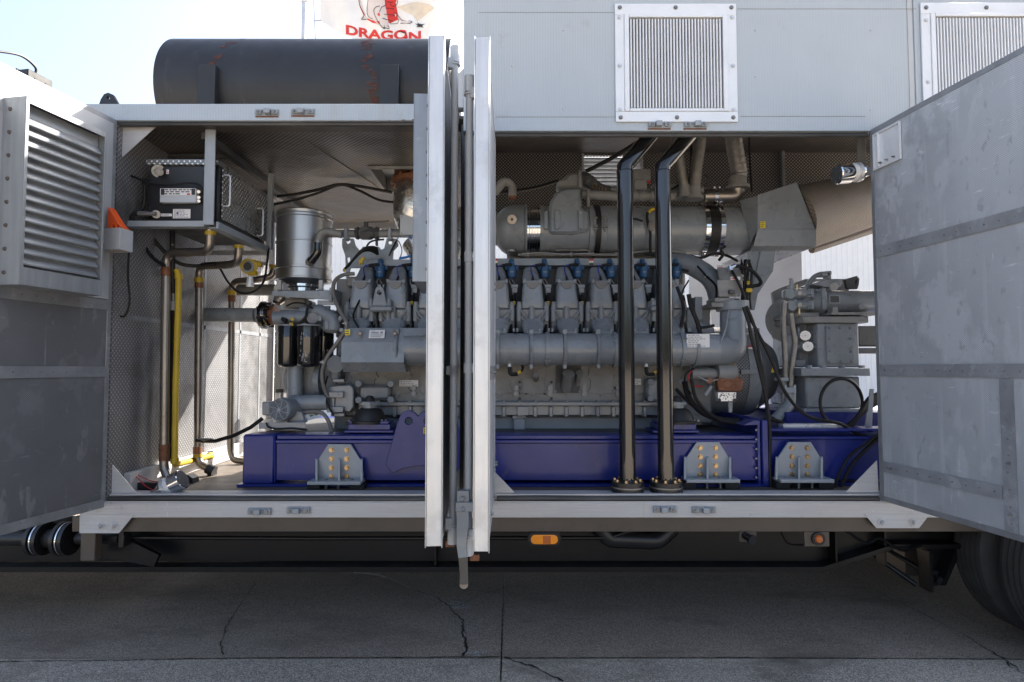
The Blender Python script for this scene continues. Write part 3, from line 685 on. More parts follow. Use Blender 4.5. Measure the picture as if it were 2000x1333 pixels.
for pp in (HP(903,994), HP(902,974)): b.sph(pp+V((0,-.008,0)), .011, (1,.5,1), 10)
b.done('handle_hinge', 'bracket_paint', parent=k, local=True)

b = B(); b.box(-.13, -.062, -.50, -.36, 3.03, 3.19, .004); b.box(-.135, -.125, -.505, -.355, 3.18, 3.195, .002)
for y_ in (-.40,-.46): b.cyl((-.062,y_,3.15),(-.054,y_,3.15),.008,n=8)
k = b.done('junction_box', 'black_paint', parent=DL, local=True)
b = B(); b.tube(spline([(-.10,-.43,3.19),(-.10,-.43,3.235),(-.09,-.52,3.25),(-.08,-.66,3.20),(-.07,-.8,3.16)],6), .006, 8); b.cut(); b.tube(spline([(-.09,-.36,3.15),(-.08,-.30,3.145),(-.07,-.24,3.12),(-.06,-.235,3.06)],6), .006, 8); b.done('cable', 'cable', parent=k, local=True)

for px, py in ((1475,60),(1475,150),(1700,60),(1700,215),(1100,60),(1100,215),(1000,130)): part('panel_rivet', 'panel_smooth', lambda b: b.cyl(P(px,py,-.0302), P(px,py,-.034), .006, .004, n=10))
part('rust_run', 'copper_rust', lambda b: [b.box(x, x+w_, -.0312, -.0302, zt0+.001, zt0+h, 0) for x, w_, h in ((-.74,.012,.004),(-.66,.02,.006),(-.60,.03,.008),(-.53,.025,.007),(-.47,.04,.005))])

part('closed_front_panel', 'panel_smooth', lambda b: b.box(XR+.21, XE, -.025, .02, zb1+.008, zp0-.003, .002))
# ============================================================ ON THE ROOF
SI = thing('exhaust_silencer', (-1.4, 1.0, 3.22), 'long black cylindrical exhaust silencer lying on the roof, rust-stained bands', 'silencer')
sy, sz, sr = 1.0, 3.686, .455
b = B(); b.lathe((-2.525, sy, sz), (1,0,0), [(-.03,0),(-.028,.2),(-.015,.36),(0,sr-.005),(.006,sr),(2.08,sr),(2.10,.36),(2.11,0)], 56)
b.done('shell', 'silencer_paint', parent=SI)
b = B()
for (c0, c1) in ((395,428),(745,782)):
    x0, x1 = X_(c0,.56,160), X_(c1,.56,160); b.cut(); b.box(x0, x1, .5, .566, Z_(126,.5), 3.221+.03, .003); b.box(x0, x1, .49, 1.5, 3.222, 3.25, .002)
b.done('saddle', 'silencer_paint', parent=SI)
b = B()
for (c0, c1) in ((385,415),(738,770)):
    x0, x1 = X_(c0,.47,198), X_(c1,.47,198); b.cut(); b.box(x0, x1, .42, .489, 3.2205, 3.236, .002)
b.done('base_pad', 'rust', parent=SI)
def scars(b, x0, x1, n):    # weld spatter rusting through the paint
    for i in range(n):
        t = random.random(); a = rad(-62+t*95); x = x0+(x1-x0)*t+random.uniform(-.035,.035); y, z = sy-math.cos(a)*(sr+.001), sz-math.sin(a)*(sr+.001)
        u = V((random.uniform(.008,.028),0,0)); w_ = V((0,math.sin(a),-math.cos(a)))*random.uniform(.003,.009)+V((random.uniform(-.01,.01),0,0)); p = V((x,y,z)); b.quad(p-u-w_, p+u-w_, p+u*.8+w_, p-u*.7+w_)
b = B(); scars(b, -1.99, -2.2, 42); b.done('rust_scar', 'rust', parent=SI)
b = B(); scars(b, -1.08, -.95, 95); b.done('rust_scar', 'rust', parent=SI)
# ============================================================ FLAG
pole = B(); p0 = P(593, 78, 8.0); pole.cyl((p0.x,8,0), (p0.x,8,9), .058, .045, n=16); pole.cyl((p0.x,8,0), (p0.x,8,.03), .16, n=20); pole.sph((p0.x,8,9.03), .08)
pole.done('flag_pole', 'alu_bright', label='slim grey metal flagpole rising behind the silencer', cat='flagpole')
def FY(px, py): return 8.05+.10*math.sin((px-620)*.05+py*.012)+.05*math.sin(px*.11-py*.03)
def FP(px, py, o=0): return P(px, py, FY(px, py)-o)
FL = thing('flag', tuple(FP(740,20)), 'tattered white flag lettered DRAGON in red below a red and white dragon', 'flag')
b = B(); nx, ny = 46, 26; vs = {}
def edge(px):      # lower hem, photo px
    pts = [(625,40),(640,50),(665,66),(690,76),(715,86),(760,94),(800,96),(830,86),(842,60),(846,42),(855,14),(852,0)]
    for (a, y0), (c, y1) in zip(pts, pts[1:]):
        if a <= px <= c: return y0+(y1-y0)*(px-a)/(c-a)
    return 0
for i in range(nx+1):
    for j in range(ny+1):
        px = 625+(850-625)*i/nx+(2.5*math.sin(j*1.3) if i == nx else 0); py = -95+(edge(min(px,850))+95)*j/ny
        vs[i,j] = b.bm.verts.new(FP(px, py))
for i in range(nx):
    for j in range(ny): b.bm.faces.new((vs[i,j], vs[i+1,j], vs[i+1,j+1], vs[i,j+1]))
b.done('cloth', 'flag_cloth', parent=FL)
def fpoly(b, pts, o=.004):
    t = bmesh.new(); f = t.faces.new([t.verts.new(V((x, y, 0))) for x, y in pts]); bmesh.ops.triangulate(t, faces=[f])
    bmesh.ops.subdivide_edges(t, edges=t.edges[:], cuts=3, use_grid_fill=True)
    for v in t.verts: v.co = FP(v.co.x, v.co.y, o)
    b._join(t)
def fline(b, pts, wd=.008, o=.012):
    q = spline([FP(x, y, o) for x, y in pts], 5); b.tube(q, wd, 4)
b = B(); b.mi = 0
fpoly(b, [(768,-20),(779,38),(762,46),(745,42),(735,30),(748,14),(752,0),(745,-20)], .006)
fpoly(b, [(718,36),(726,40),(740,42),(752,44),(758,48),(742,48),(728,45),(716,38)], .006); fpoly(b, [(700,-10),(704,10),(711,26),(714,33),(709,28),(702,12),(698,-10)], .006)
fpoly(b, [(775,-20),(774,4),(768,12),(763,8),(769,2),(771,-20)], .006)
b.mi = 1
fpoly(b, [(722,-20),(748,-20),(752,6),(742,22),(742,34),(760,52),(752,56),(740,50),(728,38),(719,32),(717,16)], .008)
fpoly(b, [(700,-10),(708,10),(714,30),(718,38),(706,38),(713,30),(702,8)], .008)
fpoly(b, [(770,26),(780,34),(786,40),(804,42),(800,46),(782,46),(784,42),(772,33)], .008)
b.mi = 2
for pts in ([(722,-20),(717,16),(719,32),(728,38)], [(748,-20),(754,8),(746,14),(741,24)], [(732,30),(730,20),(735,14),(742,12)], [(732,30),(738,42),(748,55),(752,56),(750,50)], [(748,54),(760,56),(757,50)], [(700,-10),(703,12),(711,29),(706,38),(716,38)],
            [(753,16),(770,18)], [(750,28),(771,30)], [(747,36),(768,42)], [(757,4),(767,5)], [(775,-20),(776,6),(768,13),(762,8)], [(770,24),(780,34),(786,40),(804,42),(800,46),(782,46)], [(779,38),(776,46),(762,47)]):
    fline(b, pts, .006)
b.done('dragon_emblem', ['flag_red', 'flag_pink', 'black_ink'], parent=FL)
def wp(x, y):
    px = 674+x; t = (px-674)/152; base = 66+12*math.sin(min(t,1)*3.1416*.86)-t*1.
    return FP(px, base-y*.92+(x*.05 if x > 120 else 0), .010)
b = B(); text_mesh(b, 'DRAGON', (0,0,0), 27, 0, warp=wp, bold=.035, sx=1.27); b.done('lettering', 'flag_red', parent=FL)
b = B(); fpoly(b, [(775,14),(800,6),(815,4),(838,8),(848,16),(838,24),(826,34),(815,42),(806,30),(792,24)], .005); b.done('stain', 'flag_stain', parent=FL)
b = B()
for k in range(11):
    a = k*.57+.2; r = random.uniform(5, 12); c = (820, 50); fpoly(b, [(c[0]+2*math.cos(a+1.5), c[1]+2*math.sin(a+1.5)), (c[0]+r*math.cos(a), c[1]+r*.7*math.sin(a)), (c[0]-2*math.cos(a+1.5), c[1]-2*math.sin(a+1.5))], .014)
b.done('tear', 'black_ink', parent=FL)
b = B(); b.tube([P(611,-60,8.0), P(613,10,8.0), P(615,55,8.0), P(616,77,8.0)], .009, 6); b.tube([P(615,41,8.0), FP(626,41)], .012, 6)
b.done('halyard', 'grey_ink', parent=FL)
# ============================================================ TRAILER
TR = thing('flatbed_trailer', (.4, 1.2, .3), 'black and brown steel flatbed trailer frame carrying the enclosure', 'trailer')
def tp(name, m, fn, **k):
    b = B(); fn(b); return b.done(name, m, parent=k.pop('parent', TR), **k)
zt = zb0-.003; z1_ = Z_(1039, .0)
tp('side_rail', 'brown_steel', lambda b: b.box(X_(240,0,1050)-.3, 6.5, .0, .05, z1_, zt, .002))  # brown tone includes painted bounce from the sunlit ground
tp('cross_deck', 'frame_black', lambda b: b.box(-2.3, 6.5, .051, 2.5, z1_+.015, zt-.002, 0))
za, zb_ = Z_(1113, .22), Z_(1106, .22)
xk, xk2 = X_(1600,.22,1110), X_(1745,.22,1060); zk = Z_(1068, .22)
def f(b):   # main beam: web, bottom flange, kink up towards the wheels
    b.box(-6, xk, .30, .315, zb_+.005, z1_+.014, 0)
    b.prism([(xk,za+.01),(xk2,zk+.02),(6.5,zk+.02),(6.5,z1_+.014),(xk,z1_+.014)], 'y', .30, .315)
tp('web', 'frame_black', f)
tp('bottom_flange', 'frame_black', lambda b: (b.prism([(-6,za),(xk+.02,za),(xk2,zk),(6.5,zk),(6.5,zk+.018),(xk2-.01,zk+.018),(xk+.01,zb_),(-6,zb_)], 'y', .20, .42), b.prism([(-6,za-.012),(xk+.02,za-.012),(xk2,zk-.012),(6.5,zk-.012),(6.5,zk-.0005),(xk2,zk-.0005),(xk+.02,za-.0005),(-6,za-.0005)], 'y', .21, .41)))
tp('far_beam', 'frame_black', lambda b: b.box(-6, 6.5, 1.98, 2.10, za, z1_+.014, 0))
tp('stiffener', 'frame_black', lambda b: [(b.cut(), b.box(x, x+.012, .21, .299, za+.03, z1_+.014, .001)) for x in (X_(1625,.25,1080), X_(850,.25,1090), X_(1720,.25,1060))])
tp('stake_pocket', 'brown_steel', lambda b: b.box(X_(157,-.01,1070), X_(186,-.01,1070), -.012, .05, Z_(1096,-.01), zb0-.001, .004))
tp('air_line', 'frame_black', lambda b: b.tube(bend([P(190,1050,.16), P(600,1052,.16), P(1190,1051,.16), P(1222,1040,.16), P(1240,1036,.18)], .03), .012, 10))
tp('air_tank_pipe', 'black_paint', lambda b: b.tube(bend([P(1170,1030,.2), P(1190,1052,.2), P(1285,1056,.2), P(1312,1030,.22)], .08), .055, 14))
tp('flanged_pipe', 'black_paint', lambda b: (b.cyl(P(-60,1052,.12), P(64,1052,.12), .042, n=24), b.cut(), b.cyl(P(152,1052,.12), P(235,1050,.12), .035, n=24), b.box(X_(235,.1,1050), X_(246,.1,1050), .08, .16, Z_(1068,.1), Z_(1036,.1), .003)))
tp('pipe_coupling', 'rubber', lambda b: b.lathe(P(84,1052,.12), (1,0,0), [(0,.045),(.02,.052),(.06,.058),(.10,.052),(.118,.045)], 24))
def f(b):
    for px in (68, 84, 118, 134):
        o = P(px, 1052, .12); b.cut(); b.cyl(o, o+V((.022,0,0)), .098, n=32)
        for k in range(8):
            a = k*.785+.2; q = o+V((-.004,math.cos(a)*.078,math.sin(a)*.078)); b.cyl(q, q+V((.03,0,0)), .010, n=6)
tp('pipe_flange', 'black_paint', f)
tp('flange_gasket', 'chrome', lambda b: [(b.cut(), b.cyl(P(px,1052,.12)+V((.0225,0,0)), P(px,1052,.12)+V((.030,0,0)), .098, n=32)) for px in (73, 122)])
tp('bracket', 'frame_black', lambda b: b.prism([P(x,y,.14).xz for x,y in ((190,1050),(215,1090),(300,1108),(310,1085),(240,1050))], 'y', .14, .17))
def lampm(px, py, w_, h):
    r = B(); c = P(px, py, -.0); n = 10; o = []
    for s_, a0 in ((1,-90),(-1,90)):
        for i in range(n+1): a = rad(a0+180*i/n); o.append((c.x+s_*(w_-h)+math.cos(a)*h, c.z+math.sin(a)*h))
    r.prism([(c.x+(x-c.x)*1.22, c.z+(z-c.z)*1.45) for x, z in o], 'y', -.006, .03, .004); k = r.done('marker_light', 'rubber', parent=TR, label='oblong amber side marker light in black rubber')
    r = B(); r.prism(o, 'y', -.018, -.006, .004); r.done('lens', 'amber_lens', parent=k)
    r = B(); r.box(c.x-.008, c.x+.036, -.0195, -.0165, c.z-h*.8, c.z+h*.8, .001); r.done('reflector', 'amber_dark', parent=k)
lampm(1063, 1053, .080, .027)
tp('lamp_bracket', 'frame_black', lambda b: b.box(X_(1032,0,1050), X_(1094,0,1050), .0, .028, Z_(1068,0), z1_-.001, .002))
o = P(1597, 1052, .0)
k = tp('marker_plate', 'brown_steel', lambda b: b.box(X_(1571,.0,1052), X_(1620,.0,1052), .0, .012, Z_(1068,.0), z1_-.001, .002))
tp('marker_light', 'rubber', lambda b: b.cyl(o+V((0,.0,0)), o+V((0,-.014,0)), .038, n=24), parent=k, label='small round amber marker light')
tp('lens', 'amber_dark', lambda b: b.cyl(o+V((0,-.0141,0)), o+V((0,-.024,0)), .024, .018, n=24), parent=k)
o2 = P(1461, 1049, .0)
k = tp('hose_plate', 'brown_steel', lambda b: b.box(o2.x-.05, o2.x+.05, .0, .012, o2.z-.03, z1_-.001, .002))
tp('hose_plug', 'black_gloss', lambda b: (b.cyl(o2+V((-.02,-.001,.01)), o2+V((0,-.05,0)), .022, n=16), b.cyl(o2+V((0,-.05,0)), o2+V((.004,-.065,-.003)), .030, n=16)), parent=k)
# suspension hanger and struts
def f(b):
    b.prism([P(x,y,.34).xz for x,y in ((1793,1068),(1880,1068),(1845,1143),(1800,1146))], 'y', .34, .36)
    b.prism([P(x,y,.24).xz for x,y in ((1868,1070),(1880,1070),(1848,1144),(1840,1144))], 'y', .24, .339); b.box(X_(1793,.34,1070), X_(1800,.34,1070), .24, .339, Z_(1146,.34), Z_(1070,.34), .001)
tp('spring_hanger', 'frame_black', f)
q = P(1826, 1130, .30)
tp('pivot_bolt', 'black_paint', lambda b: (b.cyl(q+V((0,.05,0)), q, .05, n=24), b.cyl(q, q+V((0,-.05,0)), .024, n=6)))
tp('radius_rod', 'frame_black', lambda b: b.tube([P(1700,1080,.55), P(1790,1143,.38)], .016, 10)); tp('radius_rod', 'frame_black', lambda b: b.tube([P(1735,1075,.5), P(1795,1110,.36)], .014, 10))
tp('cross_member', 'brown_steel', lambda b: b.box(X_(1768,.5,1100), X_(1795,.5,1100), .5, 1.9, Z_(1125,.5), Z_(1066,.5), .003))
tp('brake_hose', 'frame_black', lambda b: b.tube(spline([P(1650,1036,.1), P(1690,1060,.12), P(1720,1052,.14), P(1760,1075,.16), P(1800,1064,.2)], 6), .009, 6))
tp('cable_loop', 'frame_black', lambda b: b.tube(spline([P(1525,1040,.1), P(1540,1062,.1), P(1570,1064,.1), P(1575,1056,.05)], 6), .006, 6))
tp('axle', 'frame_black', lambda b: b.cyl((3.29,.3,.52), (3.29,2.2,.52), .065, n=20))
def wheel(y0, name='wheel'):
    cx, cz, R, W = 3.29, .515, .51, .27
    prof = [(0,R*.58),(-.0,R*.72),(.006,R*.88),(.028,R*.965)]
    x = .04
    for g in range(5): prof += [(x,R*.993),(x+.026,R),(x+.030,R-.020),(x+.037,R-.020),(x+.040,R)]; x += .040
    prof += [(W-.028,R*.965),(W-.006,R*.88),(W,R*.72),(W,R*.58)]
    r = B(); prof = [(W*.35,R*.56)]+prof+[(W*.65,R*.56),(W*.35,R*.56)]; r.lathe((cx,y0,cz), (0,1,0), prof, 72, cap=False); 
    k = thing(name, (cx,y0+W/2,cz), None, None); k.parent = TR; k.location = V((cx,y0+W/2,cz))-TR.location
    r.done('tyre', 'tyre', parent=k)
    r = B(); r.lathe((cx,y0+.05,cz), (0,1,0), [(-.045,R*.57),(-.03,R*.6),(0,R*.52),(.03,R*.5),(.05,R*.2),(.02,R*.18),(-.04,R*.16),(-.045,.0)], 40)
    for i in range(8):
        a = i*.785; p = V((cx+math.cos(a)*.135, y0+.09, cz+math.sin(a)*.135)); r.cyl(p, p+V((0,-.04,0)), .014, n=6)
    r.done('rim', 'bracket_paint', parent=k)
wheel(-.33); wheel(.02); wheel(1.75); wheel(2.08)

FU = thing('front_shade_box', (-4.6, 1.3, .65), 'added grey box on the trailer bed, shading the ground unseen behind the far left door', 'shade box')  # unseen box added to keep the sun off the ground at left
b = B(); b.box(-6.4, -2.72, .25, 2.4, zt+.02, 2.45, .01); b.done('casing', 'panel_smooth', parent=FU)
b = B(); [b.box(-6.3, -2.82, .235, .249, z, z+.03, .001) for z in (.9,1.2,1.5,1.8,2.1)]; b.done('ribs', 'bracket_paint', parent=FU)
# ============================================================ BASE SKIDS
def R_(b, x0, x1, y0, y1, px=None, Y=.3, Y2=None, bev=.003, **k):
    """box from photo px rect seen on plane Y, running back to Y2"""
    a, c = P(x0, y1, Y), P(x1, y0, Y); x_a = P(x0,(y0+y1)/2,Y).x; x_c = P(x1,(y0+y1)/2,Y).x
    b.box(x_a, x_c, Y, Y2 if Y2 is not None else Y+.05, a.z, c.z, bev, **k)
def pg(b, pts, Y, th=.008, bev=0., holes=None):
    b.prism([P(x,y,Y).xz for x,y in pts], 'y', Y, Y+th, bev, holes=[[P(x,y,Y).xz for x,y in h] for h in holes] if holes else None)
def circ(cx, cy, r, n=14): return [(cx+r*math.cos(6.2832*i/n), cy+r*math.sin(6.2832*i/n)) for i in range(n)]
YS = .33
SK = thing('base_skid', (P(900,955,YS).x, 1.2, ZF), 'long deep blue steel base skid under the grey engine', 'skid')
def sp(name, m, fn, par=None, **k):
    b = B(); fn(b); return b.done(name, m, parent=par or SK, **k)
zs0, zs1 = ZF+.006, Z_(853, YS)
xs0, xs1 = X_(473,YS,900), X_(1496,YS,900)
sp('side_rail', 'blue_paint', lambda b: (b.box(xs0, X_(536,YS,900), YS, YS+.2, zs0+.005, zs1+.012, .012), b.box(X_(538,YS,900), xs1-.03, YS+.012, YS+.2, zs0+.03, zs1-.045, .002), b.box(X_(538,YS,900), xs1-.03, YS-.005, YS+.2, zs1-.044, zs1-.022, .004), b.box(X_(538,YS,900), xs1-.03, YS+.01, YS+.2, zs1-.0215, zs1+.008, .006), b.box(xs0-.02, xs1, YS-.03, YS+.2, zs0-.004, zs0+.012, .001)))
sp('side_rail', 'blue_paint', lambda b: b.box(xs0, xs1-.03, 1.75, 2.0, zs0, zs1, .004))
sp('top_plate', 'dark_cast', lambda b: b.box(xs0+.01, xs1-.04, YS+.202, 1.748, zs1-.03, zs1-.002, .003))
sp('end_plate', 'blue_paint', lambda b: (b.box(X_(1478,YS,880), X_(1483,YS,880), YS-.015, 1.98, zs0, Z_(823,YS), .001), b.box(X_(1484.5,YS,880), X_(1497,YS,880), YS-.035, 1.98, zs0+.002, Z_(823,YS)+.01, .006), b.prism([P(x,y,YS-.03).xz for x,y in ((1452,831),(1472,822),(1484,822),(1484,830))], 'y', YS-.03, YS+.1)))
def f(b):
    for i in range(7):
        p = P(1476, 840+i*18.5, YS-.002); b.bolt(p, (0,-1,0), .008, .008, False); p = P(1501, 838+i*19, YS-.0); b.bolt(p, (0,-1,0), .009, .01, False)
sp('flange_bolts', 'zinc', f)
def bracket(x, y, tone=1):
    yb = YS-.02
    k = sp('mounting_bracket', 'bracket_paint', lambda b: (pg(b, [(x-46,y+62),(x-44,y+30),(x-20,y-6),(x+24,y-6),(x+46,y+30),(x+49,y+62)], yb, .016, .002),
        b.box(X_(x-50,yb,y+68), X_(x+52,yb,y+68), yb-.11, yb+.01, Z_(y+71,yb-.06), Z_(y+64,yb-.06), .003),
        *[b.hexa([P(x+g-2,y+67,yb-.09), P(x+g+2,y+67,yb-.09), P(x+g+2.3,y+66,yb), P(x+g-2,y+66,yb), P(x+g-2,y+24,yb-.02), P(x+g+2,y+24,yb-.02), P(x+g+2.3,y+22,yb), P(x+g-2,y+22,yb)]) for g in (-43,1,45)]))
    def bo(b):
        for i in range(4):
            for s_ in (-1, 1):
                p = P(x+1.5+s_*15, y+5+i*17.5, yb-.001); b.cut(); b.cyl(p, p+V((0,-.002,0)), .0175, n=18); b.cyl(p+V((0,-.002,0)), p+V((0,-.014,0)), .0145, .0125, n=6)
    sp('bolt', 'brass_bolt', bo, par=k)
    sp('stud', 'zinc', lambda b: [(b.cut(), b.cyl(P(x+q,y+84,yb-.05), P(x+q,y+64,yb-.05), .009, n=8), b.cyl(P(x+q,y+67,yb-.05), P(x+q,y+62,yb-.05), .015, n=6)) for q in (-24,0,26)], par=k)
    sp('isolator', 'rubber', lambda b: (b.box(X_(x-54,yb,y+76), X_(x-28,yb,y+76), yb-.08, yb+.05, ZF+.001, Z_(y+72,yb-.06), .004), b.box(X_(x+27,yb,y+76), X_(x+56,yb,y+76), yb-.08, yb+.05, ZF+.001, Z_(y+72,yb-.06), .004), b.box(X_(x-28,yb,y+76), X_(x+27,yb,y+76), yb+.0, yb+.05, ZF+.001, Z_(y+73,yb-.06), .002)), par=k)
bracket(661, 874); bracket(1381, 870)
def f(b):
    pts = [(752,908),(768,925),(785,916),(810,911),(838,910),(866,911),(890,916),(905,924)]+[(917,908),(905,870),(893,824)]
    for cx in (872, 835, 798):
        pts += [(cx+19*math.cos(rad(a)), 822+19*math.sin(rad(a))-1) for a in (-25,-50,-75,-100,-125,-150)]
    pts += [(775,830)]
    pg(b, pts, YS-.03, .028, .003, holes=[circ(798,823,7.2), circ(835,823,7.2), circ(872,823,7.2)])
k = sp('lifting_plate', 'blue_paint', f)
sp('label', ['yellow_label','yellow_label','black_ink'], lambda b: label_plate(b, X_(827,YS-.031,840), X_(845,YS-.031,840), YS-.031, Z_(847,YS-.031), Z_(836,YS-.031), 2), par=k)
for (x0, x1) in ((680, 762), (1283, 1360)):
    k = sp('mount_block', 'blue_paint', lambda b: (R_(b, x0, x1, 829, 840, Y=.42, Y2=.62), R_(b, x0-8, x1+6, 841, 846, Y=.41, Y2=.64), R_(b, x0+2, x1-3, 823, 828.5, Y=.425, Y2=.6)))
# second skid for the pump
S2 = thing('pump_skid', (P(1600,955,.36).x, 1.2, ZF), 'short deep blue skid under the pump unit, draped with black cables', 'skid')
x2, x3 = X_(1500,.36,900), X_(1500,.36,900)+1.6
sp('side_rail', 'blue_paint', lambda b: (b.box(x2, x3, .372, .55, zs0+.03, Z_(853,.36)-.02, .002), b.box(x2, x3, .355, .55, Z_(853,.36)-.019, Z_(853,.36), .004), b.box(x2, x3, .36, .55, Z_(843,.36), Z_(838,.36), .003), b.box(x2, x3, .34, .55, zs0-.004, zs0+.012, .001)), par=S2)
sp('side_rail', 'blue_paint', lambda b: b.box(x2, x3, 1.75, 1.98, zs0, zs1, .004), par=S2)
sp('top_plate', 'blue_paint', lambda b: b.box(x2, x3, .551, 1.749, zs1-.03, zs1-.004, .003), par=S2)
sp('pedestal', 'blue_paint', lambda b: b.box(X_(1535,.7,800), x3-.05, .70, 1.5, zs1-.003, Z_(806,.7), .006), par=S2)
sp('white_bar', 'silver_tag', lambda b: R_(b, 1530, 1646, 829, 838, Y=.45, Y2=.53), par=S2)
SKo, SK = SK, S2
bracket(1560, 870)
SK = SKo
sp('angle_post', 'bracket_paint', lambda b: pg(b, [(1697,838),(1690,833),(1700,760),(1707,760),(1703,838)], .5, .01), par=S2)
# ============================================================ ENGINE
EG = thing('gas_engine', (X_(1040,1.0,700), 1.25, Z_(845,.8)), 'big light grey gas engine with a long row of cylinder heads and blue ignition coils', 'engine')
def ep(name, m, fn, par=None, **k):
    b = B(); fn(b); return b.done(name, m, parent=par or EG, **k)
CX = [708+66.4*i for i in range(10)]
ep('crankcase', 'grey_warm', lambda b: (R_(b, 690, 1350, 690, 790, Y=.80, Y2=1.75, bev=.01), R_(b, 700, 1340, 600, 690, Y=.98, Y2=1.55, bev=.02), ))  # warm grey tint has the warm bounced light painted in
ep('vee_block', 'dark_cast', lambda b: R_(b, 700, 1335, 522, 640, Y=1.02, Y2=1.5, bev=.02))  # dark colour paints shade into the gaps between the heads
ep('oil_pan', 'bracket_paint', lambda b: (R_(b, 700, 1345, 812, 846, Y=.86, Y2=1.66, bev=.02), R_(b, 1003, 1026, 818, 840, Y=.80, Y2=.86, bev=.006), R_(b, 1001, 1028, 812, 818, Y=.79, Y2=.86, bev=.002)))
def f(b):
    R_(b, 700, 1345, 786, 793, Y=.73, Y2=.84, bev=.003); R_(b, 700, 1345, 793.5, 811, Y=.77, Y2=.86, bev=.002)
    for i in range(21):
        x = 708+30.6*i; R_(b, x-3, x+5, 794, 815, Y=.745, Y2=.775, bev=.006); R_(b, x-2, x+4, 783, 787, Y=.75, Y2=.8, bev=.002)
    R_(b, 1010, 1033, 794, 812, Y=.742, Y2=.775, bev=.003)
ep('pan_rail', 'grey_paint', f)
def f(b):
    Y = .797
    for i in range(10):
        cx = 708+66.4*i+2; a = []
        pts = [(-24,-38),(24,-38),(26,-20),(21,-12),(21,2),(26,8),(22,12),(6,14),(0,19),(-6,14),(-22,12),(-26,8),(-21,2),(-21,-12),(-26,-20)]
        b.prism([P(cx+x,756+y,Y).xz for x,y in pts], 'y', Y-.006, Y, .0015)
        for (x, y) in ((-26,-20),(-24,9),(0,17),(24,9),(26,-20)): p = P(cx+x, 756+y, Y-.006); b.cyl(p, p+V((0,-.010,0)), .011, n=8)
ep('inspection_cover', 'grey_warm', f)
def f(b):
    for i in range(1, 10):
        cx = 708+66.4*i-32
        for dy in (0, 11): p = P(cx, 758+dy, .80); b.cyl(p, p+V((0,-.014,0)), .020, n=18); b.cyl(p+V((0,-.0141,0)), p+V((0,-.022,0)), .013, n=14)
ep('water_plug', 'grey_paint', f)
ep('plug_hole', 'black_ink', lambda b: [(b.cyl(P(x,y,.80), P(x,y,.783), r, n=14)) for x,y,r in ((1015,747,.010),(1015,779,.010),(1077,747,.010),(1077,779,.010),(1028,770,.008),(1064,770,.008),(1015,758,.007),(1015,769,.007),(1077,758,.007),(1077,769,.007),(1139,758,.007),(1201,758,.007))])
k = ep('filler_plate', 'dark_cast', lambda b: pg(b, [(1086,714),(1135,714),(1132,768),(1084,768)], .790, .006))
ep('filler_neck', 'grey_warm', lambda b: (b.cyl(P(1106,760,.79), P(1110,733,.68), .040, n=24), b.cyl(P(1110,733,.68), P(1110.4,730,.67), .043, n=24), b.cyl(P(1128,752,.79), P(1132,730,.72), .018, n=16), b.cyl(P(1132,731,.722), P(1132,728,.71), .026, n=16)), par=k)
ep('boss', 'grey_warm', lambda b: (b.cyl(P(1047,742,.8), P(1047,735,.72), .020, n=16), b.cyl(P(1047,735,.72), P(1047,733,.70), .021, n=16)))
# exhaust-side manifold
YM, mz = .60, Z_(683, .60)
xm0, xm1 = X_(792,.6,683), X_(1398,.6,683)
def f(b):
    b.cyl((xm0,YM,mz), (xm1,YM,mz), .112, n=48)
    for px, w_ in ((830,7),(935,7),(1070,7),(1205,8),(1337,8)): x = X_(px,.5,683); b.cyl((x-w_/560,YM,mz), (x+w_/560,YM,mz), .121, n=48)
    b.tube([(X_(985,.5,683),YM-.110,mz), (X_(1320,.5,683),YM-.110,mz)], .0022, 6)
MF = ep('air_manifold', 'grey_paint', f)
def f(b):
    for cx in CX[1:]:
        x = X_(cx-2,.48,683); b.cut()
        b.tube([(x, YM+math.cos(rad(a))*.118*-1, mz+math.sin(rad(a))*.118) for a in range(-62, 75, 8)], .013, 8)
        p = V((x, YM-.045, mz+.118)); b.box(x-.017, x+.017, YM-.075, YM-.03, mz+.095, mz+.14, .006)
        p = V((x, YM-.06, mz-.118)); b.box(x-.013, x+.013, YM-.075, YM-.03, mz-.135, mz-.10, .004)
ep('manifold_strap', 'grey_paint', f, par=MF)
def f(b):    # elbow rising to the throttle
    b.tube(bend([(xm1-.002,YM,mz), (X_(1432,.6,683),YM,mz), P(1431,600,.66)], .16, 12), lambda t: .112-.025*t, 36)
    b.cyl(P(1431,607,.66), P(1430,590,.66), .112, n=32); b.cyl(P(1352,683,.6), P(1358,683,.6), .120, n=40)
ep('manifold_elbow', 'grey_cast', f)
ep('data_plate', ['white_label','white_label','grey_ink'], lambda b: label_plate(b, X_(1341,.486,666), X_(1386,.486,666), .487, Z_(679,.486), Z_(653,.486), 7), par=MF)
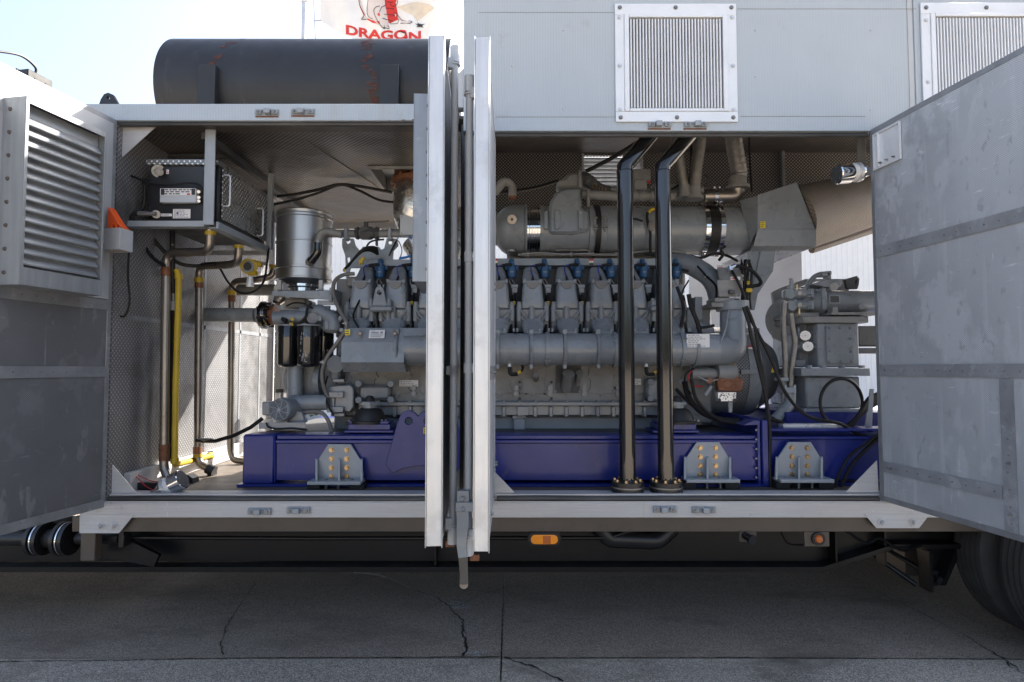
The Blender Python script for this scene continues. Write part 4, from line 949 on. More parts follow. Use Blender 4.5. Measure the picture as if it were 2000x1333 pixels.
# heat shield at the left end of the manifold
def f(b):
    A = [(680,640),(835,640),(835,660),(795,661),(790,669),(669,669)]
    Y0 = .50
    t0 = [P(681,641,Y0+.06), P(787,641,Y0+.06), P(790,669,Y0), P(667,669,Y0), P(789,708,Y0-.02), P(666,708,Y0-.02), P(792,727,Y0+.05), P(672,727,Y0+.05)]
    th = V((0,.006,0))
    for a, bb, c, d in ((0,1,2,3),(3,2,4,5),(5,4,6,7)):
        q = [t0[i] for i in (a, bb, c, d)]; b.hexa([*q, *[v+th for v in q]])
    b.hexa([P(787,641,Y0+.06), P(850,641,Y0+.06), P(850,655,Y0+.03), P(789,657,Y0+.03), *[v+V((0,.012,0)) for v in (P(787,641,Y0+.06), P(850,641,Y0+.06), P(850,655,Y0+.03), P(789,657,Y0+.03))]])
    for a in ((0,3,5,7),(1,2,4,6)): 
        q = [t0[i] for i in a]; b.hexa([q[3], q[3]+V((0,.14,0)), q[0]+V((0,.12,0)), q[0], *[v+V((.004 if a[0] else -.004,0,0)) for v in (q[3], q[3]+V((0,.14,0)), q[0]+V((0,.12,0)), q[0])]])
HS = ep('heat_shield', 'grey_paint', f)
ep('bolt', 'steel_pipe', lambda b: [(b.cut(), b.cyl(P(x,650,.53), P(x,652,.49), .012, n=6)) for x in (703,771)], par=HS)
def f(b):
    b.mi = 1; A = [P(722,645,.532), P(752,645,.532), P(751,661,.508), P(720,661,.508)]; b.hexa([*A, *[v+V((0,-.003,0)) for v in A]])
    b.mi = 2
    for x0, x1, y0, y1 in ((725,740,649,652),(743,748,648,652),(724,748,654,655.4),(724,744,657,658.2),(726,733,646.4,647.4)):
        q = [P(x0,y0,.525-.0015*(y0-649)), P(x1,y0,.525-.0015*(y0-649)), P(x1,y1,.525-.0015*(y1-649)), P(x0,y1,.525-.0015*(y1-649))]; q = [v+V((0,-.004,0)) for v in q]; b.hexa([*q, *[v+V((0,-.001,0)) for v in q]])
ep('label', ['yellow_label','white_label','grey_ink'], f, par=HS)
ep('label', ['yellow_label','yellow_label','black_ink'], lambda b: label_plate(b, X_(673,.505,648), X_(683,.505,648), .515, Z_(655,.505), Z_(644,.505), 2), par=HS)
ep('data_plate', ['white_label','white_label','grey_ink'], lambda b: label_plate(b, X_(780,.79,749), X_(817,.79,749), .789, Z_(755,.79), Z_(743,.79), 3))
ep('data_plate', ['white_label','white_label','grey_ink'], lambda b: label_plate(b, X_(1237,.79,746), X_(1252,.79,746), .789, Z_(752,.79), Z_(740,.79), 3))
# ---- cylinder heads: built once, copied along the bank
def secs(b, S_, n=4, bev=.0):
    """loft of rectangles (x0,x1,yfront,yback,z) with rounded corners"""
    rings = []
    for (x0, x1, y0, y1, z, r) in S_:
        ring = []
        for cx, cy, a0 in ((x1-r,y0+r,-90),(x1-r,y1-r,0),(x0+r,y1-r,90),(x0+r,y0+r,180)):
            for i in range(n+1): a = rad(a0+90*i/n); ring.append(b.bm.verts.new((cx+r*math.cos(a), cy+r*math.sin(a), z)))
        rings.append(ring)
    fs = []; N = len(rings[0])
    for A, Q in zip(rings, rings[1:]): fs += [b.bm.faces.new((A[k], A[(k+1)%N], Q[(k+1)%N], Q[k])) for k in range(N)]
    fs += [b.bm.faces.new(rings[0][::-1]), b.bm.faces.new(rings[-1])]; b._mark(fs)
c0 = CX[5]; x0_ = X_(c0,.8,600)
zq = lambda py, Y=.74: Z_(py, Y)
def make_head():
    cx = x0_
    b = B()
    # casting below the cover
    secs(b, [(cx-.118,cx+.118,.79,1.2,zq(648,.78),.02), (cx-.118,cx+.118,.745,1.2,zq(632,.74),.03), (cx-.112,cx+.112,.735,1.2,zq(606,.74),.03), (cx-.098,cx+.098,.76,1.2,zq(600,.74),.03)])
    for s_ in (-1, 1):
        b.cyl((cx+s_*.098,.745,zq(628)), (cx+s_*.098,.745,zq(596)), .020, n=14); b.cyl((cx+s_*.098,.745,zq(596)), (cx+s_*.098,.745,zq(590)), .0155, n=6)
        b.tube([(cx+s_*.09,.722,zq(606)), (cx+s_*.045,.712,zq(622)), (cx+s_*.03,.712,zq(626))], .007, 6)
        b.tube([(cx+s_*.095,.728,zq(617)), (cx+s_*.055,.715,zq(630))], .006, 6)
    b.cyl((cx-.008,.722,zq(628)), (cx-.008,.722,zq(603)), .022, n=14); b.cyl((cx-.008,.722,zq(603)), (cx-.008,.722,zq(599)), .016, n=6)
    hd = b.done('cylinder_head', 'grey_cast', parent=EG)
    b = B()   # intake elbow down onto the manifold
    secs(b, [(cx-.062,cx+.062,.575,.80,zq(654,.62),.03), (cx-.070,cx+.070,.60,.82,zq(646,.64),.04), (cx-.082,cx+.082,.66,.84,zq(634,.68),.05), (cx-.078,cx+.078,.69,.84,zq(626,.7),.05), (cx-.055,cx+.055,.71,.84,zq(621,.72),.04)])
    for s_ in (-1, 1):
        b.cyl((cx+s_*.042,.60,zq(656,.6)), (cx+s_*.042,.60,zq(643,.6)), .013, n=12); b.cyl((cx+s_*.042,.598,zq(658,.6)), (cx+s_*.042,.598,zq(656,.6)), .024, n=14)
        b.box(cx+s_*.118-.014, cx+s_*.118+.014, .68, .72, zq(649,.68), zq(641,.68), .002)
        b.tube([(cx+s_*.03,.632,zq(648,.64)), (cx+s_*.038,.665,zq(632,.68))], .005, 6)
    b.box(cx-.05, cx+.05, .585, .62, zq(654,.6), zq(648,.6), .003)
    b.done('port_elbow', 'grey_paint', parent=hd)
    b = B()   # valve cover: tall front face, sloping hump behind
    secs(b, [(cx-.082,cx+.082,.735,1.0,zq(602),.025), (cx-.086,cx+.086,.73,1.0,zq(598),.03), (cx-.080,cx+.080,.735,1.02,zq(585),.035), (cx-.070,cx+.068,.755,1.05,zq(553,.76),.035), (cx-.062,cx+.06,.775,1.05,zq(549,.78),.03)])
    secs(b, [(cx-.078,cx+.062,.80,1.12,zq(552,.8),.03), (cx-.070,cx+.052,.86,1.14,zq(537,.86),.04), (cx-.062,cx+.040,.915,1.15,zq(525,.92),.04), (cx-.050,cx+.03,.935,1.14,zq(522,.94),.035)])
    b.box(cx-.056, cx+.056, .752, .80, zq(552,.75), zq(548,.75), .003)
    for s_ in (-1, 1): b.cyl((cx+s_*.058,.765,zq(553,.76)), (cx+s_*.058,.765,zq(546,.76)), .012, n=12)
    b.done('valve_cover', 'grey_paint', parent=hd)
    b = B(); b.prism([(cx+math.cos(rad(a))*.046, zq(551,.75)+math.sin(rad(a))*.052) for a in range(180, 361, 15)], 'y', .741, .79, .002); b.done('cover_inset', 'grey_inset', parent=hd)
    b = B()
    b.cyl((cx+.004,.785,zq(552,.78)), (cx+.004,.83,zq(540,.83)), .011, .006, n=10); b.done('plug_boot', 'cable', parent=hd)
    # coil on the rail to the right of the cover
    kx = cx+(26.5)/267
    b = B(); zc = zq(530,.93)
    b.cyl((kx,.93,zc-.045), (kx,.93,zc+.035), .034, n=20); b.cyl((kx,.93,zc+.035), (kx-.004,.95,zc+.075), .026, .020, n=16); b.sph((kx-.004,.95,zc+.083), .021, (1,1,.8), 12)
    b.box(kx-.052, kx+.052, .945, .975, zc+.01, zc+.045, .006); b.cyl((kx,.93,zc-.045), (kx,.93,zc-.055), .034, .026, n=20); b.cyl((kx-.002,.925,zc+.04), (kx-.002,.895,zc+.044), .022, n=14)
    b.mi = 1; b.box(kx-.014, kx+.014, .8945, .897, zc-.014, zc-.009, 0)
    b.done('ignition_coil', ['coil_blue','grey_ink'], parent=hd)
    b = B()
    b.tube([(kx-.002,.885,zc+.043), (kx-.045,.875,zc+.040), (kx-.075,.87,zc+.036)], lambda t: .012-.004*t, 10)
    b.mi = 1; b.tube(spline([(kx-.075,.87,zc+.036), (kx-.098,.865,zc+.028), (kx-.108,.85,zc+.0), (cx+.008,.835,zq(544,.83)), (cx+.004,.83,zq(540,.83))], 6), .0045, 6)
    b.done('ignition_lead', ['cable','lead_blue'], parent=hd)
    b = B()   # sensor wiring in the gap
    sx = kx+.0
    b.tube(spline([(kx-.01,.93,zc-.05), (kx-.018,.90,zc-.085), (kx+.0,.87,zc-.13), (kx+.012,.82,zq(585,.82))], 5), .0035, 6)
    b.tube(spline([(kx-.004,.93,zc-.05), (kx+.004,.91,zc-.075), (kx+.02,.90,zc-.10)], 5), .003, 6)
    b.mi = 1; b.tube(spline([(kx+.012,.82,zq(580,.82)), (kx+.016,.79,zq(592,.8)), (kx+.004,.77,zq(620,.77)), (kx-.012,.745,zq(650,.74))], 6), .0095, 8)
    b.cyl((kx+.010,.825,zq(578,.82)), (kx+.013,.81,zq(588,.81)), .017, n=10)
    b.mi = 2; b.cyl((kx+.0155,.795,zq(590,.8)), (kx+.0145,.785,zq(597,.79)), .0125, n=10)
    b.done('sensor_wire', ['grey_ink','cable','yellow'], parent=hd)
    b = B(); b.box(kx-.005, kx+.045, .86, .90, zq(562,.86), zq(556,.86), .002); b.box(kx+.0, kx+.04, .865, .885, zq(572,.86), zq(562,.86), .002); b.cyl((kx+.02,.859,zq(558,.86)), (kx+.02,.857,zq(558,.86)), .004, n=8)
    b.done('wire_bracket', 'bracket_paint', parent=hd)
    return hd
HD = make_head(); MD = (X_(CX[6],.8,600)-X_(CX[5],.8,600))
for i in range(10):
    if i == 5: continue
    h = copy_tree(HD, EG); h.location = HD.location+V((MD*(i-5),0,0))
for px in ((741,1),(1292,1)):
    def f(b, px=px[0]):
        Y = .68; pg(b, [(px-15,600),(px-10,575),(px-8,565),(px-5,561),(px,559),(px+5,561),(px+8,565),(px+10,575),(px+16,600)], Y, .014, .002, holes=[circ(px,572,4.6,10)])
        R_(b, px-21, px+25, 597, 609, Y=Y-.03, Y2=.75, bev=.012)
        for s_ in (-17, 19): b.cyl(P(px+s_,600,.69), P(px+s_,587,.69), .017, n=12); b.cyl(P(px+s_,587,.69), P(px+s_,583,.69), .013, n=6)
        b.cyl(P(px-15,628,.71), P(px-15,606,.71), .02, n=12); b.cyl(P(px+17,628,.71), P(px+17,606,.71), .016, n=12)
    ep('lifting_lug', 'grey_cast', f)
ep('coil_rail', 'grey_paint', lambda b: (R_(b, 957, 1372, 505, 519, Y=.985, Y2=1.05), R_(b, 711, 955, 507, 520, Y=.985, Y2=1.05)))
for px in (1155, 968): ep('warning_label', ['red','white_label','black_ink','yellow_label'], lambda b: (R_(b, px-4, px+4, 506, 509.6, Y=.9835, Y2=.9848, bev=0), setattr(b,'mi',1), R_(b, px-4, px+4, 509.7, 514, Y=.9835, Y2=.9848, bev=0), setattr(b,'mi',3), b.prism([P(px-2,513.4,.983).xz, P(px+2,513.4,.983).xz, P(px,510.2,.983).xz], 'y', .9825, .9834), setattr(b,'mi',2), R_(b, px-4, px+4, 514.1, 518, Y=.9835, Y2=.9848, bev=0)))
ep('fuel_pipe', 'grey_warm', lambda b: (b.tube([P(1012,498,1.08), P(1206,498,1.08)], .011, 10), b.cyl(P(1020,498,1.08), P(1030,498,1.08), .018, n=12), R_(b, 1029, 1034, 492, 502, Y=1.06, Y2=1.09), R_(b, 1113, 1118, 492, 502, Y=1.06, Y2=1.09), b.tube(bend([P(1085,489,1.12), P(1150,489,1.12), P(1150,500,1.12)], .02), .006, 8)))
ep('vee_cover', 'grey_warm', lambda b: (R_(b, 990, 1340, 488, 560, Y=1.30, Y2=1.6, bev=.03), *[R_(b, x, x+3, 489, 505, Y=1.28, Y2=1.31) for x in (1068,1096,1128,1160,1190)]))
# clamp sensors hanging below the manifold
for px in (995, 1262):
    ep('sensor', ['silver_tag','cable','yellow'], lambda b: (b.cyl(P(px,712,.56), P(px,718,.55), .013, n=12), setattr(b,'mi',1), b.tube(bend([P(px,717,.55), P(px+1,732,.55), P(px+16,731,.55)], .02), .013, 10), b.tube(spline([P(px+14,731,.55), P(px+22,727,.56), P(px+26,720,.58), P(px+24,714,.62)], 4), .008, 8), setattr(b,'mi',2), b.cyl(P(px+16,729.5,.545), P(px+22,726,.548), .012, n=10)))
# ---- front end (left): gear housing, oil filters, pump, pipes
ep('gear_housing', 'grey_cast', lambda b: (R_(b, 655, 700, 660, 820, Y=.86, Y2=1.6, bev=.015), R_(b, 643, 665, 694, 745, Y=.74, Y2=.9, bev=.02), b.cyl(P(655,712,.76), P(655,712,.70), .06, n=24), R_(b, 652, 690, 812, 846, Y=.84, Y2=1.5, bev=.01)))
ep('water_pump', 'grey_paint', lambda b: (R_(b, 646, 683, 752, 806, Y=.70, Y2=.9, bev=.02), pg(b, [(641,755),(684,752),(690,760),(690,795),(683,805),(643,803)], .66, .05, .006), R_(b, 650, 672, 741, 747, Y=.64, Y2=.7), R_(b, 639, 670, 766, 777, Y=.62, Y2=.68), R_(b, 638, 670, 795, 806, Y=.62, Y2=.68), R_(b, 646, 672, 807, 814, Y=.64, Y2=.7), R_(b, 648, 653, 777, 795, Y=.64, Y2=.7),
    b.cyl(P(662,771,.62), P(662,771,.617), .006, n=8), b.cyl(P(643,800,.62), P(643,800,.617), .006, n=8)))
ep('coolant_elbow', 'grey_paint', lambda b: (b.tube(bend([P(577,690,.72), P(577,787,.70), P(600,787,.66)], .07, 10), .054, 28), b.cyl(P(573,788,.64), P(641,786,.64), .055, n=32), b.cyl(P(572,788,.64), P(577,788,.64), .058, n=32)))
ep('pulley_housing', 'grey_cast', lambda b: (b.cyl(P(610,740,.95), P(606,740,.80), .20, .185, n=40), R_(b, 585, 628, 722, 766, Y=.90, Y2=1.2, bev=.02), b.cyl(P(622,742,.79), P(632,742,.79), .13, n=32)))
def f(b):
    Y = .70
    R_(b, 540, 655, 605, 634, Y=Y, Y2=.95, bev=.02); b.tube([P(536,622,.70), P(600,620,.70)], .048, 20); b.cyl(P(610,622,Y-.0), P(610,622,Y-.035), .038, n=24); b.cyl(P(610,622,Y-.035), P(610,622,Y-.042), .017, n=6)
    b.tube(bend([P(590,612,.74), P(625,608,.72), P(652,625,.70), P(652,645,.70)], .08, 8), .050, 20)
    R_(b, 628, 660, 620, 650, Y=.66, Y2=.80, bev=.025); b.cyl(P(664,620,.68), P(670,624,.68), .03, n=20); b.cyl(P(640,606,.74), P(640,598,.74), .02, n=14)
    R_(b, 548, 588, 606, 618, Y=.68, Y2=.75, bev=.012); R_(b, 620, 628, 616, 628, Y=.66, Y2=.7, bev=.004)
FH = ep('filter_head', 'grey_cast', f)
ep('bracket_strip', 'bracket_paint', lambda b: (R_(b, 620, 656, 587, 596, Y=.72, Y2=.74), *[b.cyl(P(x,591,.72), P(x,591,.715), .006, n=8) for x in (624,634,643,652)]))
ep('sensor', ['cable','yellow'], lambda b: (b.tube(spline([P(608,592,.66), P(600,604,.65), P(598,618,.64), P(585,632,.63), P(572,634,.62)], 6), .010, 8), b.tube(spline([P(572,634,.62), P(560,632,.62), P(552,624,.64)], 5), .008, 8), b.cyl(P(550,623,.64), P(560,627,.64), .014, n=10), setattr(b,'mi',1), b.cyl(P(566,634,.615), P(573,634,.615), .013, n=10), b.cyl(P(571,625,.64), P(571,624,.62), .012, n=12)))
for (x, r, Y, rows) in ((563,.068,.66,0), (603.5,.078,.62,1), (632,.075,.86,0)):
    def f(b, x=x, r=r, Y=Y):
        t, bt = P(x,637,Y), P(x,716,Y); h = t.z-bt.z
        b.lathe(V((t.x,Y,bt.z)), (0,0,1), [(-.006,0),(-.004,r*.7),(.008,r*.93),(.02,r),(h-.085,r),(h-.083,r*1.006),(h-.078,r*1.006),(h-.076,r),(h-.004,r),(h,r*.96),(h,.0)], 40)
        b.mi = 1; b.lathe(V((t.x,Y,bt.z)), (0,0,1), [(h-.002,r*1.03),(h+.007,r*1.03)], 40)
        if rows:
            b.mi = 2     # printed marks, unreadable at this size
            for (dx, z0, l) in ((-.035,.07,.012),(-.018,.035,.035),(-.012,.06,.03),(.0,.03,.02),(.006,.07,.03),(-.03,.10,.015),(-.03,.15,.02),(-.028,.18,.03),(-.024,.22,.014),(.014,.075,.01),(.01,.20,.012),(-.01,.215,.02)):
                yy = Y-math.sqrt(max(1e-6, (r+.0006)**2-dx**2)); b.box(t.x+dx-.002, t.x+dx+.003, yy-.0006, yy+.0008, bt.z+z0, bt.z+z0+l, 0)
                b.box(t.x+dx-.002, t.x+dx+.018, yy-.0006+abs(dx)*.1, yy+.0008, bt.z+z0, bt.z+z0+.004, 0)
    ep('oil_filter', ['black_gloss','grey_paint','grey_ink'], f)
ep('front_cover', 'grey_warm', lambda b: (R_(b, 656, 700, 545, 660, Y=.95, Y2=1.5, bev=.01), R_(b, 676, 700, 540, 560, Y=.86, Y2=.98, bev=.01)))
# mounts
for (x, yt) in ((722,755),(1322,800)):
    def f(b, x=x):
        Y = .52; bz = Z_(826,Y); px = X_(x,Y,790)
        b.lathe((px,Y,bz), (0,0,1), [(0,.135),(.018,.135),(.02,.115),(.045,.105),(.085,.085),(.10,.06),(.10,0)], 32); b.box(px-.14, px+.14, Y-.09, Y+.10, bz-.008, bz+.012, .004)
        b.lathe((px,Y,bz+.145), (0,0,1), [(0,.035),(.02,.032),(.035,.02),(.04,0)], 20)
    k = ep('engine_mount', 'rubber', f)
    ep('cap_nut', 'grey_paint', lambda b, x=x: (b.cyl((X_(x,.52,790),.52,Z_(826,.52)+.10), (X_(x,.52,790),.52,Z_(826,.52)+.118), .048, n=24), b.lathe((X_(x,.52,790),.52,Z_(826,.52)+.119), (0,0,1), [(0,.062),(.022,.062),(.026,.05),(.026,0)], 6)), par=k)
    ep('bolt', 'zinc', lambda b, x=x: [(b.cut(), b.bolt((X_(x,.52,790)+q,.46,Z_(826,.52)+.011), (0,0,1), .009, .012)) for q in (-.12,-.09,.10,.125)], par=k)
ep('mount_arm', 'grey_cast', lambda b: (R_(b, 700, 762, 753, 782, Y=.72, Y2=.82, bev=.02), *[b.cyl(P(x,y,.72), P(x,y,.66), .025, .022, n=16) for x,y in ((700,750),(763,750),(700,782),(763,781))], b.cut(), R_(b, 1262, 1300, 740, 785, Y=.72, Y2=.82, bev=.02), *[b.cyl(P(x,y,.72), P(x,y,.66), .022, .02, n=16) for x,y in ((1271,746),(1333,746),(1271,779))]))
# ---- back end (right)
ep('throttle_housing', 'grey_warm', lambda b: (b.hexa([P(1404,580,.62), P(1446,580,.62), P(1444,580,.9), P(1404,580,.9), P(1400,547,.62), P(1449,547,.62), P(1447,547,.9), P(1400,547,.9)], .003), b.hexa([P(1405,547,.615), P(1451,547,.615), P(1450,547,.9), P(1400,547,.9), P(1400,519,.70), P(1448,519,.70), P(1446,519,.9), P(1400,519,.9)], .003), R_(b, 1396, 1434, 582, 590, Y=.60, Y2=.78), R_(b, 1390, 1434, 591, 600, Y=.59, Y2=.8, bev=.004)))
ep('label', ['white_label','white_label','red'], lambda b: (label_plate(b, X_(1402,.66,522), X_(1424,.66,522), .690, Z_(526,.68), Z_(519.5,.68), 2), label_plate(b, X_(1428,.6,545), X_(1447,.6,545), .61, Z_(547,.61), Z_(541,.61), 1)))
ep('connector', ['chrome','cable'], lambda b: (b.cyl(P(1424,532,.66), P(1428,523,.60), .019, n=16), b.cyl(P(1427,523,.60), P(1437,519,.60), .015, n=14), setattr(b,'mi',1), b.tube(spline([P(1435,520,.60), P(1450,521,.58), P(1465,527,.56), P(1478,538,.56), P(1486,550,.58), P(1482,557,.60), P(1470,560,.62), P(1450,572,.64)], 8), .013, 10)))
ep('crossover_pipe', 'grey_cast', lambda b: b.tube(bend([P(1290,515,1.1), P(1345,515,1.0), P(1395,545,.88), P(1408,600,.88)], .25, 12), .075, 24))
ep('flywheel_housing', 'grey_cast', lambda b: (R_(b, 1340, 1392, 600, 830, Y=.86, Y2=1.6, bev=.02), R_(b, 1340, 1358, 602, 650, Y=.72, Y2=.86, bev=.008), pg(b, [(1342,650),(1342,605),(1357,602),(1362,628),(1395,640),(1395,652)], .70, .05, .004), R_(b, 1358, 1372, 580, 625, Y=.80, Y2=.9)))
ep('starter_motor', 'grey_warm', lambda b: (b.cyl(P(1350,731,.62), P(1396,731,.62), .040, n=28), b.cyl(P(1396,731,.62), P(1404,731,.62), .034, n=24), b.cyl(P(1400,728,.60), P(1435,728,.60), .06, n=28), R_(b, 1396, 1438, 704, 733, Y=.64, Y2=.75, bev=.01)))
ep('starter_drive', 'copper_rust', lambda b: (pg(b, [(1401,737),(1445,736),(1452,745),(1450,764),(1440,766),(1402,764)], .56, .06, .006), *[b.cyl(P(x,y,.56), P(x,y,.545), r, n=12) for x,y,r in ((1410,742,.013),(1421,750,.022),(1440,740,.013),(1408,760,.012),(1440,760,.013),(1386,744,.02))]))
def f(b):
    pg(b, [(1402,767),(1438,767),(1437,784),(1403,784)], .55, .05)
    b.mi = 1
    for i in range(46): x, y = random.uniform(1404,1436), random.uniform(768,783); p = P(x, y, .5495); r = random.uniform(.0015,.0045); b.cyl(p, p+V((0,-.001,0)), r, n=6)
    for x in (1405,1435): b.cyl(P(x,782,.55), P(x,782,.54), .012, n=10)
ep('speckled_block', ['silver_tag','black_ink'], f)
ep('drain_elbow', 'bracket_paint', lambda b: b.tube([P(1378,772,.62), P(1390,754,.60)], .014, 10)); ep('bracket_leg', 'bracket_paint', lambda b: pg(b, [(1423,786),(1431,786),(1430,806),(1424,806)], .6, .02))
ep('orange_tag', 'yellow', lambda b: pg(b, [(1418,715),(1418,711),(1423,711),(1423,706),(1431,706),(1431,711),(1437,711),(1437,715)], .585, .003))
# small shared wiring at the back end
for pts, r in (([(1330,640),(1335,600),(1322,560)], .012), ([(1372,690),(1365,640),(1350,600),(1345,575)], .016), ([(1360,640),(1375,640),(1395,636)], .01), ([(1337,745),(1345,775),(1370,805),(1410,820),(1450,822)], .020), ([(1320,760),(1350,790),(1385,812)], .012)):
    ep('engine_cable', 'cable', lambda b: b.tube(spline([P(x,y,.62) for x,y in pts], 7), r, 8))
for i in range(9):
    x = 1455+random.uniform(-7,10); ep('harness_cable', 'cable', lambda b: b.tube(spline([P(x+random.uniform(-4,4),y,.66+random.uniform(-.03,.03)) for y in (508,530,556,580,603)], 6), random.uniform(.006,.013), 8))
ep('harness_plug', ['dark_cast','bracket_paint','yellow'], lambda b: (R_(b, 1432, 1445, 583, 592, Y=.6, Y2=.66), R_(b, 1436, 1450, 595, 612, Y=.6, Y2=.66), R_(b, 1426, 1436, 566, 574, Y=.58, Y2=.64), b.cut(), setattr(b,'mi',1), R_(b, 1450, 1456, 502, 548, Y=.66, Y2=.68), R_(b, 1447, 1453, 536, 542, Y=.64, Y2=.67), setattr(b,'mi',2), R_(b, 1457, 1461, 512, 522, Y=.63, Y2=.65), R_(b, 1458, 1470, 563, 571, Y=.6, Y2=.62, bev=.005), R_(b, 1460, 1465, 549, 556, Y=.62, Y2=.64)))

# finer fittings: rows of bolts, looms and conduits that run along the engine
def rowb(b, xs, y, Y, r=.008): [b.cyl(P(x,y,Y), P(x,y,Y)+V((0,-.010,0)), r, r*.85, n=6) for x in xs]
ep('rail_bolts', 'grey_paint', lambda b: (rowb(b, [712+15.3*i for i in range(41)], 789.5, .73, .006), rowb(b, [706+33.2*i for i in range(20)], 720, .80, .008)))
ep('band_bolts', 'grey_inset', lambda b: [b.cyl(P(x+q,y,.487), P(x+q,y,.478), .007, n=6) for x in (935,1070,1205,1337) for q in (-4,4) for y in (662,704)])
for i, (pts, r, m) in enumerate((([(960,521,.97),(1060,523,.96),(1180,521,.96),(1300,523,.96),(1345,530,.92)], .008, 'cable'), ([(715,523,.97),(800,524,.96),(860,522,.96)], .008, 'cable'),
    ([(1345,548,.80),(1332,575,.76),(1340,610,.74),(1352,640,.72)], .006, 'cable'), ([(1362,520,.85),(1380,540,.8),(1398,560,.72),(1398,590,.68)], .008, 'cable'), ([(1440,575,.60),(1425,600,.58),(1418,640,.52),(1408,668,.48)], .004, 'grey_ink'),
    ([(1352,722,.58),(1345,736,.56),(1352,752,.56),(1372,756,.58)], .005, 'red'), ([(1356,720,.58),(1340,730,.56),(1338,750,.58),(1350,770,.6)], .006, 'cable'), ([(1362,735,.56),(1382,744,.55),(1402,742,.55)], .004, 'grey_ink'),
    ([(1430,530,.62),(1440,548,.58),(1452,575,.58),(1456,600,.6)], .010, 'cable'), ([(1405,508,.8),(1412,498,.85),(1408,488,.95),(1416,482,1.0)], .012, 'cable'), ([(1345,499,1.0),(1370,504,.95),(1395,496,.95),(1420,500,.9),(1440,510,.8)], .010, 'cable'),
    ([(700,640,.62),(690,620,.66),(696,600,.70),(706,580,.76)], .007, 'cable'), ([(640,735,.66),(634,760,.62),(640,790,.60),(652,812,.6)], .007, 'cable'), ([(745,556,.86),(748,580,.80),(738,610,.76),(722,640,.74)], .006, 'cable'),
    ([(1018,497,1.06),(1060,494,1.04),(1100,497,1.04),(1160,495,1.05)], .005, 'grey_ink'), ([(560,598,.72),(575,592,.70),(596,594,.68),(612,604,.68)], .006, 'cable'))):
    ep('wire', m, lambda b: b.tube(spline([P(*p) for p in pts], 7), r, 6))
ep('cable_tie', 'white_label', lambda b: [b.cyl(P(x,y,Y), P(x+1.5,y+1,Y), .013, n=10) for x, y, Y in ((1378,539,.81),(1349,632,.72))][0])
ep('cast_rib', 'grey_cast', lambda b: [R_(b, x, x+2.5, 600, 640, Y=.70, Y2=.73) for x in (632,)])

sp('weld_bead', 'blue_paint', lambda b: [b.tube([P(537+random.uniform(-.3,.3), 858+i*4.2, YS+.004), P(537+random.uniform(-.3,.3), 862+i*4.2, YS+.004)], .006, 6) for i in range(20)], par=SKo)
sp('weld_bead', 'blue_paint', lambda b: b.tube([P(540,862,YS+.006), P(750,862,YS+.006)], .004, 6), par=SKo)
# ============================================================ LARGE TUBE, EXHAUST, INTAKE
def tpart(par):
    def g(name, m, fn, sub=None, **k):
        b = B(); fn(b); return b.done(name, m, parent=sub or par, **k)
    return g
YT = 1.22; tz = Z_(440, 1.03)
AF = thing('intake_tube', (P(1270,440,YT).x, YT, tz-.2), 'wide grey horizontal tube with black clamp bands above the cylinder heads', 'intake tube'); g = tpart(AF)
tx = lambda px: X_(px, 1.02, 440)
TR_ = .197
g('shell', 'grey_paint', lambda b: (b.cyl((tx(1153),YT,tz), (tx(1160),YT,tz), TR_*1.03, n=56), b.cyl((tx(1160),YT,tz), (tx(1388),YT,tz), TR_, n=56), b.cyl((tx(1412),YT,tz), (tx(1482),YT,tz), TR_, n=56), b.cyl((tx(1388.5),YT,tz), (tx(1411.5),YT,tz), TR_*.97, n=56), b.ring((tx(1188),YT,tz), (1,0,0), TR_, .003, 48, 6), b.ring((tx(1163),YT,tz), (1,0,0), TR_, .003, 48, 6)))
g('rubber_band', 'rubber', lambda b: b.cyl((tx(1164.5),YT,tz), (tx(1175),YT,tz), TR_+.010, n=56))
g('rubber_band', 'rubber', lambda b: b.cyl((tx(1386),YT,tz), (tx(1414),YT,tz), TR_+.007, n=56))
for px in (1380, 1409): 
    k = g('clamp', 'chrome', lambda b: b.cyl((tx(px),YT,tz), (tx(px+9),YT,tz), TR_+.012, n=64))
    g('clamp_bolt', 'zinc', lambda b: [b.cyl((tx(px+q)-.01,YT-.05,tz+s_*(TR_+.012)), (tx(px+q)+.012,YT-.05,tz+s_*(TR_+.012)), .013, n=10) for q in (3,) for s_ in (1,-1)], sub=k)
for dx in (1160.5, 1180):
    g('band_latch', 'zinc', lambda b: (b.box(tx(dx), tx(dx+4), YT-TR_-.012, YT-TR_+.01, Z_(452,1.0), Z_(424,1.0), .001), *[b.cyl((tx(dx-2),YT-TR_-.014,Z_(y,1.0)), (tx(dx+6),YT-TR_-.014,Z_(y,1.0)), .009, n=8) for y in (425,441,446)]))
